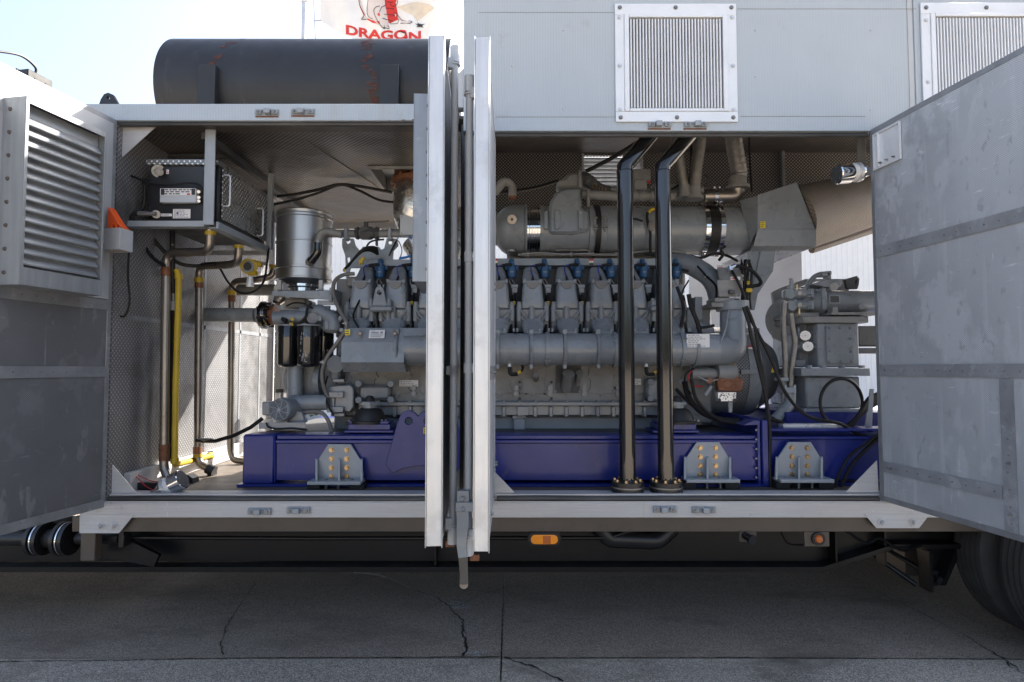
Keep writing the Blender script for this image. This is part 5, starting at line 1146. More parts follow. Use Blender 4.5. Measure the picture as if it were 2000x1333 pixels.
# housing with the dome on top (left end)
HO = thing('intake_housing', (tx(1105), YT, tz-.2), 'bulky grey cast housing with a domed elbow and two bolted lugs', 'housing'); g = tpart(HO)
g('body', 'grey_paint', lambda b: (b.cyl((tx(1056),YT,tz+.003), (tx(1152.5),YT,tz+.003), .190, n=56), b.cyl((tx(1056),YT,tz+.003), (tx(1063),YT,tz+.003), .198, n=56)))
def f(b):
    Y0 = 1.02
    pts = [(1072,452),(1072,405),(1074,395),(1084,378),(1097,370),(1112,367),(1135,367),(1136,405),(1140,408),(1151,412),(1151,447),(1146,452),(1120,457),(1074,457)]
    b.prism([P(x,y,Y0-.012).xz for x,y in pts], 'y', Y0-.014, Y0+.22, .02)
    R_(b, 1062, 1071, 412, 448, Y=1.0, Y2=1.1, bev=.006)
g('dome', 'grey_paint', f)
for px in (1083, 1129): 
    g('lug', 'grey_paint', lambda b: (pg(b, [(px,411),(px+11,411),(px+11,445),(px+8,448),(px+1,447)], .985, .022, .003), *[b.cyl(P(px+5,y,.985), P(px+5,y,.980), .0075, n=8) for y in (416,442)]))
g('hood', 'grey_warm', lambda b: (pg(b, [(1088,367),(1088,352),(1104,348),(1106,342),(1114,338),(1137,336),(1139,367)], 1.06, .16, .02), R_(b, 1130, 1136, 333, 367, Y=1.03, Y2=1.2, bev=.004)))
g('oil_stain', 'yellow', lambda b: None) if False else None
g('corrugated_hose', 'dark_cast', lambda b: b.tube(spline([P(1136,350,1.14), P(1150,355,1.12), P(1168,368,1.12), P(1190,374,1.14)], 12), lambda t: (.062-.025*t)*(1+.06*math.sin(t*95)), 20))
g('hose_clip', 'brass_bolt', lambda b: [b.cyl(P(1158+i*6.2,360+i*2.1,1.065), P(1158+i*6.2,367+i*1.6,1.058), .007, n=8) for i in range(5)])
g('return_pipe', 'grey_warm', lambda b: (b.tube(bend([P(1136,380,1.1), P(1205,384,1.1), P(1400,383,1.1)], .1), .036, 18), R_(b, 1147, 1152, 369, 404, Y=1.03, Y2=1.08), *[b.cyl(P(x,383,1.1), P(x+9,383,1.1), .043, n=24) for x in (1236,1252,1269)], *[b.cyl(P(x,383,1.1), P(x+3,383,1.1), .048, n=24) for x in (1237,1247,1270,1276)]))
g('valve_rail', 'grey_warm', lambda b: (R_(b, 1180, 1400, 370, 373, Y=1.15, Y2=1.2), R_(b, 1275, 1330, 360, 371, Y=1.14, Y2=1.2)))
k = g('actuator', 'grey_warm', lambda b: (R_(b, 1238, 1271, 330, 351, Y=1.08, Y2=1.2, bev=.004), b.hexa([P(1232,345,1.1),P(1238,351,1.08),P(1238,351,1.2),P(1232,345,1.2),P(1234,335,1.1),P(1238,330,1.08),P(1238,330,1.2),P(1234,335,1.2)]), R_(b, 1240, 1264, 352, 370, Y=1.09, Y2=1.2, bev=.003)))
g('red_tag', 'red', lambda b: R_(b, 1264.5, 1270, 353, 357.5, Y=1.085, Y2=1.1, bev=0), sub=k)
# exhaust housing and piping left of it (partly behind the doors)
EX = thing('exhaust_pipe', (P(900,440,1.15).x, 1.15, 2.2), 'foil wrapped exhaust pipe with copper brown bellows rising through the ceiling', 'exhaust pipe'); g = tpart(EX)
bx = X_(812, 1.05, 340)
def f(b):
    n = 26; z0, z1 = Z_(347,1.05), Z_(295,1.05); prof = []
    for i in range(n*2+1): prof.append((z0+(z1-z0)*i/(n*2)-z0, .155 if i % 2 else .168))
    b.lathe((bx,1.06,z0), (0,0,1), prof, 40); b.cyl((bx,1.06,z1), (bx,1.06,ZH+.12), .155, n=32)
g('bellows', 'copper_rust', f)
g('flange', 'copper_rust', lambda b: (b.cyl((bx,1.06,Z_(358,1.0)), (bx,1.06,Z_(353,1.0)), .195, n=40), b.cyl((bx,1.06,Z_(352,1.0)), (bx,1.06,Z_(347,1.0)), .18, n=40), *[b.cyl((bx+.18*math.cos(a),1.06+.18*math.sin(a),Z_(361,1.0)), (bx+.18*math.cos(a),1.06+.18*math.sin(a),Z_(344,1.0)), .013, n=6) for a in [i*.524 for i in range(12)]]))
g('foil_wrap', 'foil', lambda b: (b.lathe((bx,1.06,Z_(452,1.0)), (0,0,1), [(0,.10),(.03,.14),(.12,.172),(.25,.178),(.34,.165),(.385,.15)], 40), b.tube(spline([P(812,470,1.08), P(840,510,1.05), P(870,530,1.1), P(900,440,1.2), P(940,430,1.22)], 8), .12, 24)))
g('exhaust_housing', 'grey_cast', lambda b: (b.lathe((tx(1029),YT,tz), (-1,0,0), [(0,.19),(.02,.205),(.10,.205),(.16,.19),(.20,.165),(.235,.12),(.4,.11)], 48), b.cyl((tx(1026),YT,tz), (tx(1030),YT,tz), .212, n=48)))
g('plug', 'steel_pipe', lambda b: (b.cyl(P(1000,429,1.015), P(1000,429,1.002), .036, n=28), b.cyl(P(1000,429,1.0019), P(1000,429,.997), .024, n=24), b.cyl(P(1000,489,1.1), P(1000,493,1.1), .034, n=24)))
g('plug_socket', 'black_ink', lambda b: b.cyl(P(1000,429,.9969), P(1000,429,.9955), .012, n=6))
def f(b):
    x0, x1 = tx(1030), tx(1056); prof = []
    for i in range(11): prof.append(((x1-x0)*i/10, .170 if i % 2 else .180))
    b.lathe((x0,YT,tz), (1,0,0), prof, 48)
g('expansion_joint', 'chrome', f)
g('small_elbow', 'grey_warm', lambda b: (b.tube(bend([P(966,376,1.1), P(984,352,1.1), P(1001,362,1.1), P(1001,388,1.1)], .09, 8), .032, 18), setattr(b,'mi',1), b.cyl(P(1001,386,1.1), P(1001,391,1.1), .036, n=24)), ) if False else None
b = B(); b.tube(bend([P(966,378,1.1), P(984,353,1.1), P(1001,360,1.1), P(1001,388,1.1)], .09, 8), .032, 18); b.mi = 1; b.cyl(P(1001,385,1.1), P(1001,390,1.1), .036, n=24); b.done('small_elbow', ['grey_warm','copper_rust'], parent=EX)
# transition box, mesh duct and its post
TB = thing('transition_box', (tx(1535), YT, tz-.2), 'faceted light grey sheet metal box between the wide tube and the mesh duct', 'duct box'); g = tpart(TB)
def f(b):
    F = lambda x, y, Y=.90: P(x, y, Y)
    fr = [F(1480,383), F(1558,357), F(1594,448), F(1480,448)]; lo = [F(1480,448.5), F(1594,448.5), F(1594,481,.93), F(1472,481,.93)]
    for q in (fr, lo): b.hexa([*q, *[v+V((0,.008,0)) for v in q]])
    bk = V((0,.62,0))
    b.hexa([fr[0], fr[1], fr[1]+bk, fr[0]+bk, *[v+V((0,0,.006)) for v in (fr[0], fr[1], fr[1]+bk, fr[0]+bk)]])
    b.hexa([fr[0], fr[0]+V((-.09,.12,0)), F(1466,475,1.02), F(1480,448), fr[0]+V((0,.01,0)), fr[0]+V((-.09,.13,0)), F(1466,475,1.03), F(1480,448,.91)])
    b.hexa([F(1472,481,.93), F(1594,481,.93), F(1572,490,1.0), F(1465,490,1.0), *[v+V((0,0,.012)) for v in (F(1472,481,.93), F(1594,481,.93), F(1572,490,1.0), F(1465,490,1.0))]])
    b.hexa([F(1466,490,1.0), F(1572,490,1.0), F(1572,490,1.0)+bk, F(1466,490,1.0)+bk, *[v+V((0,0,.01)) for v in (F(1466,490,1.0), F(1572,490,1.0), F(1572,490,1.0)+bk, F(1466,490,1.0)+bk)]])
    q = [fr[2], fr[1], fr[1]+bk, fr[2]+bk]
    b.hexa([*q, *[v+V((-.006,0,0)) for v in q]])
g('casing', 'grey_paint', f)
g('label', ['yellow_label','yellow_label','black_ink'], lambda b: label_plate(b, X_(1485,.895,440), X_(1495,.895,440), .898, Z_(446,.895), Z_(433,.895), 3))
g('post', 'grey_paint', lambda b: pg(b, [(1486,491),(1515,491),(1510,530),(1480,575),(1474,606),(1462,606),(1470,560),(1480,520)], 1.0, .02, .002))
g('post_stay', 'grey_paint', lambda b: pg(b, [(1460,492),(1486,492),(1476,530),(1467,605),(1461,605),(1464,540)], 1.021, .015))
d0, d1 = P(1572,424,1.22), P(1700,388,1.62); d1 = d0+(d1-d0)*1.6
DU = thing('mesh_duct', tuple(d0), 'thick brown perforated duct slanting up to the right from the grey box', 'duct'); g = tpart(DU)
dn = (d1-d0).normalized()
g('duct', 'perf_duct', lambda b: (b.cyl(d0-dn*.24, d1, .262, .235, n=64), b.tube([d0+V((.1,.1,-.25)), d1+V((.1,.1,-.25))], .03, 8)))
g('fabric_collar', 'red_fabric', lambda b: b.lathe(P(1551,428,1.20), V((1,.10,.36)), [(-.03,.16),(-.02,.25),(.0,.268),(.03,.266),(.04,.255),(.045,.16)], 48))
# stainless intake silencer drum
xd, yd = X_(590,.95,480), 1.0
DR_ = thing('steel_drum_filter', (xd, yd, Z_(562,.9)), 'brushed stainless steel drum shaped air filter with a black hose on its front', 'air filter'); g = tpart(DR_)
zt_, zb2 = Z_(409,.83), Z_(543,.83); H = zt_-zb2
g('drum', 'stainless', lambda b: b.lathe((xd,yd,zb2), (0,0,1), [(-.03,0),(-.03,.12),(-.012,.15),(-.006,.205),(.0,.212),(.008,.212),(.012,.205),(.075,.205),(.078,.211),(.09,.211),(.093,.204),(H*.54,.204),(H*.545,.208),(H*.56,.208),(H*.565,.204),(H-.05,.204),(H-.045,.211),(H-.028,.211),(H-.02,.204),(H,.206),(H+.008,.200),(H+.012,0)], 64))
g('outlet', 'chrome', lambda b: (b.lathe((xd,yd,zb2-.06), (0,0,1), [(0,.10),(.01,.12),(.028,.12)], 32), b.cyl((xd,yd,zb2-.09), (xd,yd,zb2-.06), .10, n=32)))
g('outlet_boot', 'rubber', lambda b: b.cyl((xd,yd,zb2-.13), (xd,yd,zb2-.09), .105, n=32))
g('bracket_foot', 'frame_paint', lambda b: [(b.cut(), R_(b, x, x+8, 547, 567, Y=.84, Y2=.87)) for x in (541,622)])
k = g('breather_elbow', 'grey_warm', lambda b: (b.tube(bend([P(668,459,.78), P(640,452,.78), P(626,456,.78), P(622,472,.78)], .05, 8), .028, 18)))
g('hose_clamp', 'zinc', lambda b: b.cyl(P(622,469,.78), P(621.5,475,.78), .031, n=20), sub=k)
g('breather_hose', 'black_gloss', lambda b: b.tube(bend([P(621.5,475,.78), P(621,494,.78), P(607,511,.80)], .08, 8), .030, 18), sub=k)
g('hose_stub', 'zinc', lambda b: b.cyl(P(609,509,.80), P(604,514,.84), .034, n=20), sub=k)
g('support_shelf', 'grey_paint', lambda b: (b.hexa([P(531,578,.70), P(645,587,.70), P(645,574,1.15), P(535,572,1.15), P(531,569,.70), P(647,568,.70), P(647,566,1.15), P(535,566,1.15)], .004), R_(b, 643, 648, 562, 590, Y=.70, Y2=1.1)))
g('shelf_duct', 'grey_warm', lambda b: R_(b, 555, 596, 583, 603, Y=.85, Y2=1.1, bev=.01))
g('steel_cone', 'foil', lambda b: b.cyl(P(548,582,.95), P(540,592,.92), .05, .03, n=20))
# valve pipe behind the drum and its notched bracket
VP = thing('valve_pipe', tuple(P(715,470,1.02)), 'grey horizontal pipe with a ball valve clamped on a notched bracket', 'pipe'); g = tpart(VP)
g('pipe', 'grey_warm', lambda b: (b.tube([P(625,457,1.0), P(700,457,1.0)], .030, 18), b.tube([P(735,457,1.0), P(800,457,1.0), P(830,468,1.05)], .030, 18), b.tube([P(745,452,1.02), P(780,451,1.02)], .015, 10)))
g('ball_valve', 'dark_cast', lambda b: (b.lathe(P(695,456,1.0), (1,0,0), [(0,.045),(.02,.052),(.03,.040),(.05,.052),(.12,.052),(.14,.040),(.16,.052),(.18,.045)], 8), b.cyl(P(713,456,.96), P(713,456,1.05), .05, n=20), b.cyl(P(715,445,1.0), P(715,434,1.0), .018, n=12), b.hexa([P(712,436,.99),P(760,433,.99),P(760,433,1.01),P(712,436,1.01),P(712,433,.99),P(760,431,.99),P(760,431,1.01),P(712,433,1.01)])))
g('clamp', 'bracket_paint', lambda b: [(b.cut(), R_(b, x, x+7, 444, 468, Y=.96, Y2=1.04, bev=.006)) for x in (671,757)])
g('bracket', 'grey_paint', lambda b: pg(b, [(668,466),(690,466),(694,480),(702,489),(706,489),(708,482),(740,482),(744,488),(750,486),(755,466),(775,466),(778,480),(768,490),(766,524),(750,524),(700,524),(684,524),(680,545),(676,545),(674,500),(668,482)], 1.02, .02, .002, holes=[circ(680,472,4.5,8), [(678,503),(683,502),(684,512),(679,514)], circ(762,474,4,8)]))
g('stem', 'dark_cast', lambda b: (b.tube(spline([P(716,482,1.06), P(722,474,1.06), P(732,470,1.06), P(750,468,1.06)], 5), .008, 6), R_(b, 733, 737, 468, 480, Y=1.04, Y2=1.07)))
# wiring loom on the left
for i in range(7):
    def f(b, i=i): b.tube(spline([P(672+i*1.5,527-i*1.2,.86), P(688+i*1.2,510-i*1.5,.84), P(706+i,493-i*1.3,.84), P(722+i*2,490-i,.88), P(738,497,.92)], 7), .009, 8)
    b = B(); f(b); b.done('loom_cable', 'cable', parent=EG)
b = B(); R_(b, 700, 709, 506, 516, Y=.83, Y2=.85, bev=.004); R_(b, 704, 712, 502, 508, Y=.83, Y2=.85, bev=.004); R_(b, 701, 704, 514, 518, Y=.82, Y2=.84); b.cut(); R_(b, 669, 674, 525, 531, Y=.84, Y2=.86, bev=.004); b.done('loom_plug', 'yellow', parent=EG)
b = B(); b.tube(spline([P(805,370,.95), P(799,395,.93), P(803,415,.92), P(797,440,.95), P(800,460,.96), P(810,478,.98), P(800,500,1.0), P(780,505,1.0)], 7), .010, 8); b.done('blue_hose', 'hose_blue', label='thin bright blue hose looping beside the foil wrapped exhaust', cat='hose')
b = B(); b.tube(spline([P(795,430,1.0), P(760,500,1.0), P(775,470,1.0), P(785,490,1.0), P(778,512,1.0)], 6), .004, 6); b.done('thin_wire', 'cable', label='thin dark wire hanging under the white junction box', cat='wire')
SB = thing('sensor_box', tuple(P(795,460,.93)), 'small white metal junction box beside the foil wrapped exhaust', 'junction box'); g = tpart(SB)
g('casing', 'panel_smooth', lambda b: R_(b, 781, 812, 420, 459, Y=.90, Y2=.98, bev=.003)); g('screw', 'zinc', lambda b: [(b.cut(), b.cyl(P(x,y,.90), P(x,y,.896), .005, n=8)) for x,y in ((784,424),(784,456))])
# braided hoses to the roof cooler
for (pts, r, lab) in (([(1318,240,.95),(1324,290,.97),(1330,330,1.0),(1337,368,1.02)], .038, 'leftmost braided steel hose, leaning, behind the right black pipe'), ([(1370,240,.95),(1367,280,.97),(1360,330,1.0),(1356,372,1.02)], .046, 'middle braided steel hose, upright, standing on a clamped fitting'), ([(1432,235,.95),(1434,280,.98),(1443,335,1.02),(1440,352,1.04)], .062, 'rightmost braided steel hose, widest, curving into a steel elbow')):
    pp = [P(*q) for q in pts]; k = thing('braided_hose', tuple(pp[-1]), lab, 'hose', 'braided hoses above the wide tube'); g = tpart(k)
    g('braid', 'braid', lambda b: b.tube(spline(pp, 14), lambda t: r*(1+.035*math.sin(t*170)), 22))
    g('ferrule', 'grey_warm', lambda b: (b.cyl(pp[-1]+V((0,0,.02)), pp[-1]-V((0,0,.05)), r*1.12, n=24), b.cyl(pp[-1]-V((0,0,.05)), pp[-1]-V((0,0,.075)), r*1.5, n=24)))
    if r > .06: g('elbow', 'steel_pipe', lambda b: b.tube(bend([pp[-1]-V((0,0,.02)), P(1441,383,1.06), P(1375,384,1.08)], .16, 12), .055, 24)); g('elbow_clamp', 'chrome', lambda b: [(b.cut(), b.cyl(P(x,384,1.08), P(x+6,384,1.08), .063, n=32), b.cyl(P(x+1,366,1.05), P(x+4,366,1.05), .01, n=8)) for x in (1393,1403)])
    if .04 < r < .05: g('flange', 'grey_warm', lambda b: (R_(b, 1340, 1375, 368, 374, Y=1.0, Y2=1.14, bev=.005), *[b.cyl(P(x,366,1.02), P(x,376,1.02), .012, n=8) for x in (1342,1372)]))
# ============================================================ BLACK PIPES
for i, (xa, xb, lab) in enumerate(((1218, 1228, 'left one of the two glossy black upright pipes, flanged at the floor'), (1293, 1301.5, 'right one of the two glossy black upright pipes, flanged at the floor'))):
    Yp = .12; bot = P(xb, 947, Yp); top = P(xa, 318, Yp)
    k = thing('black_pipe', (bot.x, Yp, bot.z), lab, 'pipe', 'black upright pipes'); g = tpart(k)
    x_ = (bot.x+top.x)/2
    p1 = V((x_, Yp, bot.z)); p2 = V((x_, Yp, Z_(326,Yp))); p3 = P(xa+56, 262, .19)
    g('pipe', 'black_gloss', lambda b: b.tube([p1, p1.lerp(p2,.3), p1.lerp(p2,.7), p2-V((0,0,.05)), p2-V((0,0,.0)), p2.lerp(p3,.10), p2.lerp(p3,.45), p3+(p3-p2)*.6], .0495, 36))
    g('weld_seam', 'black_paint', lambda b: b.ring(p2-V((0,0,.03)), (0,0,1), .050, .003, 32, 6), label=None)
    g('flange', 'black_paint', lambda b: (b.cyl(p1-V((0,0,.006)), p1+V((0,0,.022)), .098, n=40), b.cyl(p1+V((0,0,.022)), p1+V((0,0,.034)), .07, .056, n=32)))
    g('flange_gasket', 'zinc', lambda b: b.cyl(p1-V((0,0,.014)), p1-V((0,0,.0065)), .100, n=40))
    g('lower_flange', 'black_paint', lambda b: b.cyl((p1.x,Yp,ZF+.0), p1-V((0,0,.0145)), .098, n=40))
    g('bolt', 'brass_bolt', lambda b: [(b.cut(), b.bolt(p1+V((math.cos(a)*.077,math.sin(a)*.077,.0225)), (0,0,1), .011, .012)) for a in [.5+j*.785 for j in range(8)]])
# ============================================================ COUPLING GUARD / GENERATOR
mat('perf_guard', (.19,.20,.215), .5, var=.1); m_ = M['perf_guard']
def guard_mat(m):
    nt = m.node_tree; b = nt.nodes['Principled BSDF']; L = nt.links.new
    tc = nt.nodes.new('ShaderNodeUVMap'); mp = nt.nodes.new('ShaderNodeMapping'); mp.inputs['Rotation'].default_value = (0,0,rad(45)); L(tc.outputs[0], mp.inputs[0])
    vo = nt.nodes.new('ShaderNodeTexVoronoi'); vo.voronoi_dimensions = '2D'; vo.inputs['Randomness'].default_value = 0; vo.inputs['Scale'].default_value = 1/.0175; L(mp.outputs[0], vo.inputs['Vector'])
    ho = ramp(nt, vo.outputs['Distance'], .26, .36, (1,1,1,1), (0,0,0,1)); src = b.inputs['Base Color'].links[0].from_socket
    L(mixc(nt, ho, src, (.02,.02,.02)), b.inputs['Base Color'])
guard_mat(m_)
def uv_lathe(b, o, prof, n=72):
    """surface of revolution along X with metric UVs"""
    uv = b.bm.loops.layers.uv.verify(); rings = []; s_ = 0; ss = []
    for i, (t, r) in enumerate(prof):
        if i: s_ += math.hypot(t-prof[i-1][0], r-prof[i-1][1])
        ss.append(s_); rings.append([b.bm.verts.new((o[0]+t, o[1]-math.cos(6.28318*k/n)*r, o[2]+math.sin(6.28318*k/n)*r)) for k in range(n)])
    for i in range(len(prof)-1):
        R = max(prof[i][1], prof[i+1][1])
        for k in range(n):
            f = b.bm.faces.new((rings[i][k], rings[i][(k+1)%n], rings[i+1][(k+1)%n], rings[i+1][k]))
            for l, (a, c) in zip(f.loops, ((i,k),(i,k+1),(i+1,k+1),(i+1,k))): l[uv].uv = (ss[a], 6.28318*c/n*R)
gx = lambda px: X_(px, .95, 725); gz = Z_(727, .95); gy = 1.25
GU = thing('coupling_guard', (gx(1470), gy, gz-.36), 'drum shaped grey guard of perforated sheet tapering to the right, behind the engine', 'guard'); g = tpart(GU)
b = B(); uv_lathe(b, (gx(1432),gy,gz), [(0,.355),(gx(1458)-gx(1432),.355)]); b.done('perforated_ring', 'perf_guard', parent=GU)
g('plain_band', 'grey_paint', lambda b: (b.lathe((gx(1459),gy,gz), (1,0,0), [(0,.353),(0,.356),(gx(1486)-gx(1459),.345),(gx(1486)-gx(1459),.340)], 72), R_(b, 1430, 1484, 641, 649, Y=.93, Y2=1.0), b.box(gx(1440), gx(1472), gy-.375, gy-.35, Z_(731,.88), Z_(722,.88), .001)))
b = B(); uv_lathe(b, (gx(1487),gy,gz), [(0,.345),(gx(1532)-gx(1487),.215)]); b.done('perforated_cone', 'perf_guard', parent=GU)
g('core', 'black_paint', lambda b: b.lathe((gx(1380),gy,gz), (1,0,0), [(0,.34),(.22,.34),(gx(1486)-gx(1380),.32),(gx(1532)-gx(1380),.19),(gx(1532)-gx(1380),0)], 48))
g('housing', 'grey_cast', lambda b: b.lathe((gx(1372),gy,gz), (1,0,0), [(0,.30),(.02,.37),(gx(1430)-gx(1372),.36)], 64))
b = B(); b.prism([P(x,y,.83).xz for x,y in ((1506,728),(1519,727),(1512,707))], 'y', .83, .834); k = b.done('warning_sign', 'yellow', parent=GU)
b = B(); b.prism([P(x,y,.829).xz for x,y in ((1510,724),(1515,724),(1514,718),(1511,716))], 'y', .8285, .8298); b.done('symbol', 'black_ink', parent=k)
b = B(); R_(b, 1462, 1471, 675, 678.5, Y=.885, Y2=.888, bev=0); b.mi = 1; R_(b, 1462, 1471, 678.6, 682, Y=.885, Y2=.888, bev=0); b.done('label', ['red','white_label'], parent=GU)
# ============================================================ PUMP UNIT
PU = thing('pump_unit', (P(1640,800,.8).x, 1.0, Z_(800,.8)), 'grey cast pump unit with a horizontal cylinder, two round gauges and two braided hoses', 'pump'); g = tpart(PU)
g('base', 'grey_paint', lambda b: (R_(b, 1574, 1682, 736, 798, Y=.80, Y2=1.4, bev=.012), R_(b, 1573, 1600, 738, 797, Y=.84, Y2=1.4, bev=.03), R_(b, 1570, 1690, 798, 806, Y=.76, Y2=1.4, bev=.004), R_(b, 1603, 1605, 740, 796, Y=.796, Y2=.80, bev=0)))
g('flange_slab', 'grey_paint', lambda b: (R_(b, 1565, 1700, 719, 735, Y=.74, Y2=1.45, bev=.004), *[b.cyl(P(x,719,.80), P(x,714,.80), .022, n=16) for x in (1580,1607,1644,1683)]))
g('housing', 'grey_paint', lambda b: (R_(b, 1597, 1678, 632, 718, Y=.80, Y2=1.35, bev=.008), R_(b, 1560, 1597, 632, 718, Y=.95, Y2=1.4, bev=.01), pg(b, [(1565,668),(1597,668),(1597,690),(1590,686),(1566,686)], .86, .08, .004)))
k = g('cover_plate', 'grey_cast', lambda b: R_(b, 1614, 1668, 637, 711, Y=.788, Y2=.80, bev=.003))
g('cover_bolt', 'grey_paint', lambda b: [(b.cut(), b.bolt(P(x,y,.788), (0,-1,0), .0085, .007)) for x,y in ((1621,641),(1641,641),(1661,641),(1622,662),(1662,662),(1622,687),(1663,687),(1622,707),(1643,707),(1664,707))], sub=k)
g('upper_slab', 'grey_warm', lambda b: (R_(b, 1568, 1697, 618, 631, Y=.78, Y2=1.4, bev=.006), R_(b, 1560, 1600, 611, 619, Y=.82, Y2=1.3), R_(b, 1624, 1720, 610, 615, Y=.76, Y2=1.2, bev=.001), R_(b, 1626, 1637, 601, 611, Y=.77, Y2=.84, bev=.002)))
cz = Z_(588, .85)
g('cylinder', 'grey_paint', lambda b: (b.lathe((X_(1588,.85,588),.95,cz), (1,0,0), [(0,.06),(.01,.082),(.05,.090),(.065,.09),(.066,.104),(.10,.104),(.101,.088),(.8,.088),(.8,0)], 44), R_(b, 1606, 1615, 563, 606, Y=.845, Y2=.9, bev=.004)))
k = g('name_plate', 'bracket_paint', lambda b: R_(b, 1620, 1641, 577, 593, Y=.853, Y2=.858, bev=0)); g('plate_face', 'dark_cast', lambda b: R_(b, 1622, 1639, 578.5, 591, Y=.8515, Y2=.8525, bev=0), sub=k)
g('drain_plug', 'bracket_paint', lambda b: (b.cyl(P(1683,599,.88), P(1683,599,.845), .020, n=20), b.cyl(P(1683,599,.845), P(1683,599,.838), .012, n=6)))
for y_, x_s in ((573, 0), (596, 2)):
    g('valve_block', 'grey_paint', lambda b: (b.cyl(P(1548+x_s,y_,.85), P(1580,y_,.85), .034, n=20), R_(b, 1584, 1590, y_-9, y_+8, Y=.81, Y2=.9), pg(b, [(1533+x_s*3,y_-6),(1541+x_s*3,y_-9),(1552+x_s*2,y_-7),(1555+x_s*2,y_+6),(1545+x_s*2,y_+13),(1533+x_s*3,y_+8)], .82, .06, .006), *[b.cyl(P(1577,y_+q,.82), P(1585,y_+q,.82), .009, n=8) for q in (-6,0,6)]))
    g('valve_port', 'zinc', lambda b: (b.cyl(P(1562,y_,.82), P(1562,y_,.80), .016, n=8), b.cyl(P(1562,y_,.80), P(1562,y_,.798), .009, n=10)))
g('valve_stem', 'grey_paint', lambda b: (b.cyl(P(1545,570,.86), P(1546,558,.86), .026, n=20), b.cyl(P(1546,558,.86), P(1546,548,.86), .015, n=16), b.cyl(P(1541,545.5,.86), P(1548,545.5,.86), .006, n=8)))
g('bleed_valve', 'brass_bolt', lambda b: (b.cyl(P(1556,568,.83), P(1556,557,.83), .008, n=8), b.cyl(P(1553,556,.83), P(1558,556,.83), .007, n=8), b.cyl(P(1560.5,603,.82), P(1560.5,615,.82), .008, n=8), b.cyl(P(1558,617,.82), P(1562,617,.82), .007, n=8)))
g('arch_pipe', 'grey_paint', lambda b: b.tube(bend([P(1573,566,.95), P(1588,542,.95), P(1600,536,.95), P(1622,534,.95)], .12, 8), .018, 14))
g('top_block', 'grey_paint', lambda b: (R_(b, 1605, 1622, 531, 540, Y=.92, Y2=1.0, bev=.006), R_(b, 1616, 1624, 532, 546, Y=.92, Y2=.99, bev=.004), pg(b, [(1585,556),(1604,548),(1644,547),(1643,560),(1609,561),(1606,559)], .86, .22, .004), b.cyl(P(1629,560,.85), P(1629,560,.87), .03, n=20)))
g('back_plate', 'grey_warm', lambda b: pg(b, [(1509,571),(1527,562),(1532,560),(1574,545),(1660,545),(1660,640),(1560,640),(1530,667),(1511,660),(1512,630),(1512,592)], 1.25, .05, .01))
g('lifting_lug', 'dark_cast', lambda b: pg(b, [(1650,546),(1674,539),(1679,545),(1678,556),(1675,565),(1655,565)], 1.15, .03, .003, holes=[[(1670,548),(1673,547),(1673,554),(1670,555)]]))
g('end_disc', 'grey_cast', lambda b: (b.cyl(P(1545,625,1.18), P(1545,625,1.24), .19, n=48), b.cyl(P(1560,625,1.0), P(1560,625,1.18), .13, n=40), *[b.cyl(P(x,y,1.2), P(x,y,1.17), .015, n=8) for x,y in ((1506,618),(1507,651),(1518,596))]))
for (x, y) in ((1573, 656), (1578, 677)):
    k = g('gauge', 'silver_tag', lambda b: (b.cyl(P(x,y,.86), P(x,y,.80), .032, n=32), b.cyl(P(x,y,.80), P(x,y,.794), .035, n=32)))
    g('gauge_face', ['gauge_face','black_ink'], lambda b: (b.cyl(P(x,y,.7938), P(x,y,.793), .030, n=32), setattr(b,'mi',1), b.hexa([P(x-.5,y+.5,.7925),P(x+.5,y-.5,.7925),P(x+.5,y-.5,.7928),P(x-.5,y+.5,.7928),P(x+4.5,y-4,.7925),P(x+5,y-4.4,.7925),P(x+5,y-4.4,.7928),P(x+4.5,y-4,.7928)]), *[b.cyl(P(x+6.6*math.cos(a),y+6.6*math.sin(a),.7927), P(x+6.6*math.cos(a),y+6.6*math.sin(a),.7924), .0012, n=5) for a in [2.4+j*.42 for j in range(12)]], b.cyl(P(x,y,.7927), P(x,y,.7915), .003, n=8)), sub=k)
g('gauge_fitting', 'grey_paint', lambda b: (b.cyl(P(1585,678,.84), P(1593,678,.84), .01, n=8), b.cyl(P(1555,677,.88), P(1566,677,.88), .02, n=8), b.cyl(P(1560,656,.9), P(1560,640,.9), .012, n=8), R_(b, 1553, 1575, 702, 718, Y=.88, Y2=1.0, bev=.01)))
for i, (pts, lab) in enumerate((([(1531,588),(1530,640),(1533,690),(1534,738)], 'left'), ([(1544,612),(1548,640),(1552,672),(1547,710),(1543,757)], 'right'))):
    g('braided_hose', 'braid', lambda b: b.tube(spline([P(x,y,.80+i*.0) for x,y in pts], 16), lambda t: .0195*(1+.05*math.sin(t*260)), 14))
g('manifold_flange', 'bracket_paint', lambda b: (R_(b, 1524, 1541, 738, 745, Y=.76, Y2=.86, bev=.003), R_(b, 1532, 1554, 757, 768, Y=.74, Y2=.86, bev=.003), *[b.cyl(P(x,752,.75), P(x,770,.75), .01, n=8) for x in (1534,1552)]))
g('drain_pipe', 'grey_paint', lambda b: (b.tube(bend([P(1543,766,.80), P(1543,790,.80), P(1512,822,.74)], .06, 8), .040, 24), b.tube([P(1530,745,.84), P(1532,790,.84)], .025, 14)))
g('back_frame', 'dark_cast', lambda b: (R_(b, 1678, 1760, 637, 676, Y=1.3, Y2=1.5), R_(b, 1676, 1760, 680, 690, Y=1.25, Y2=1.5)))
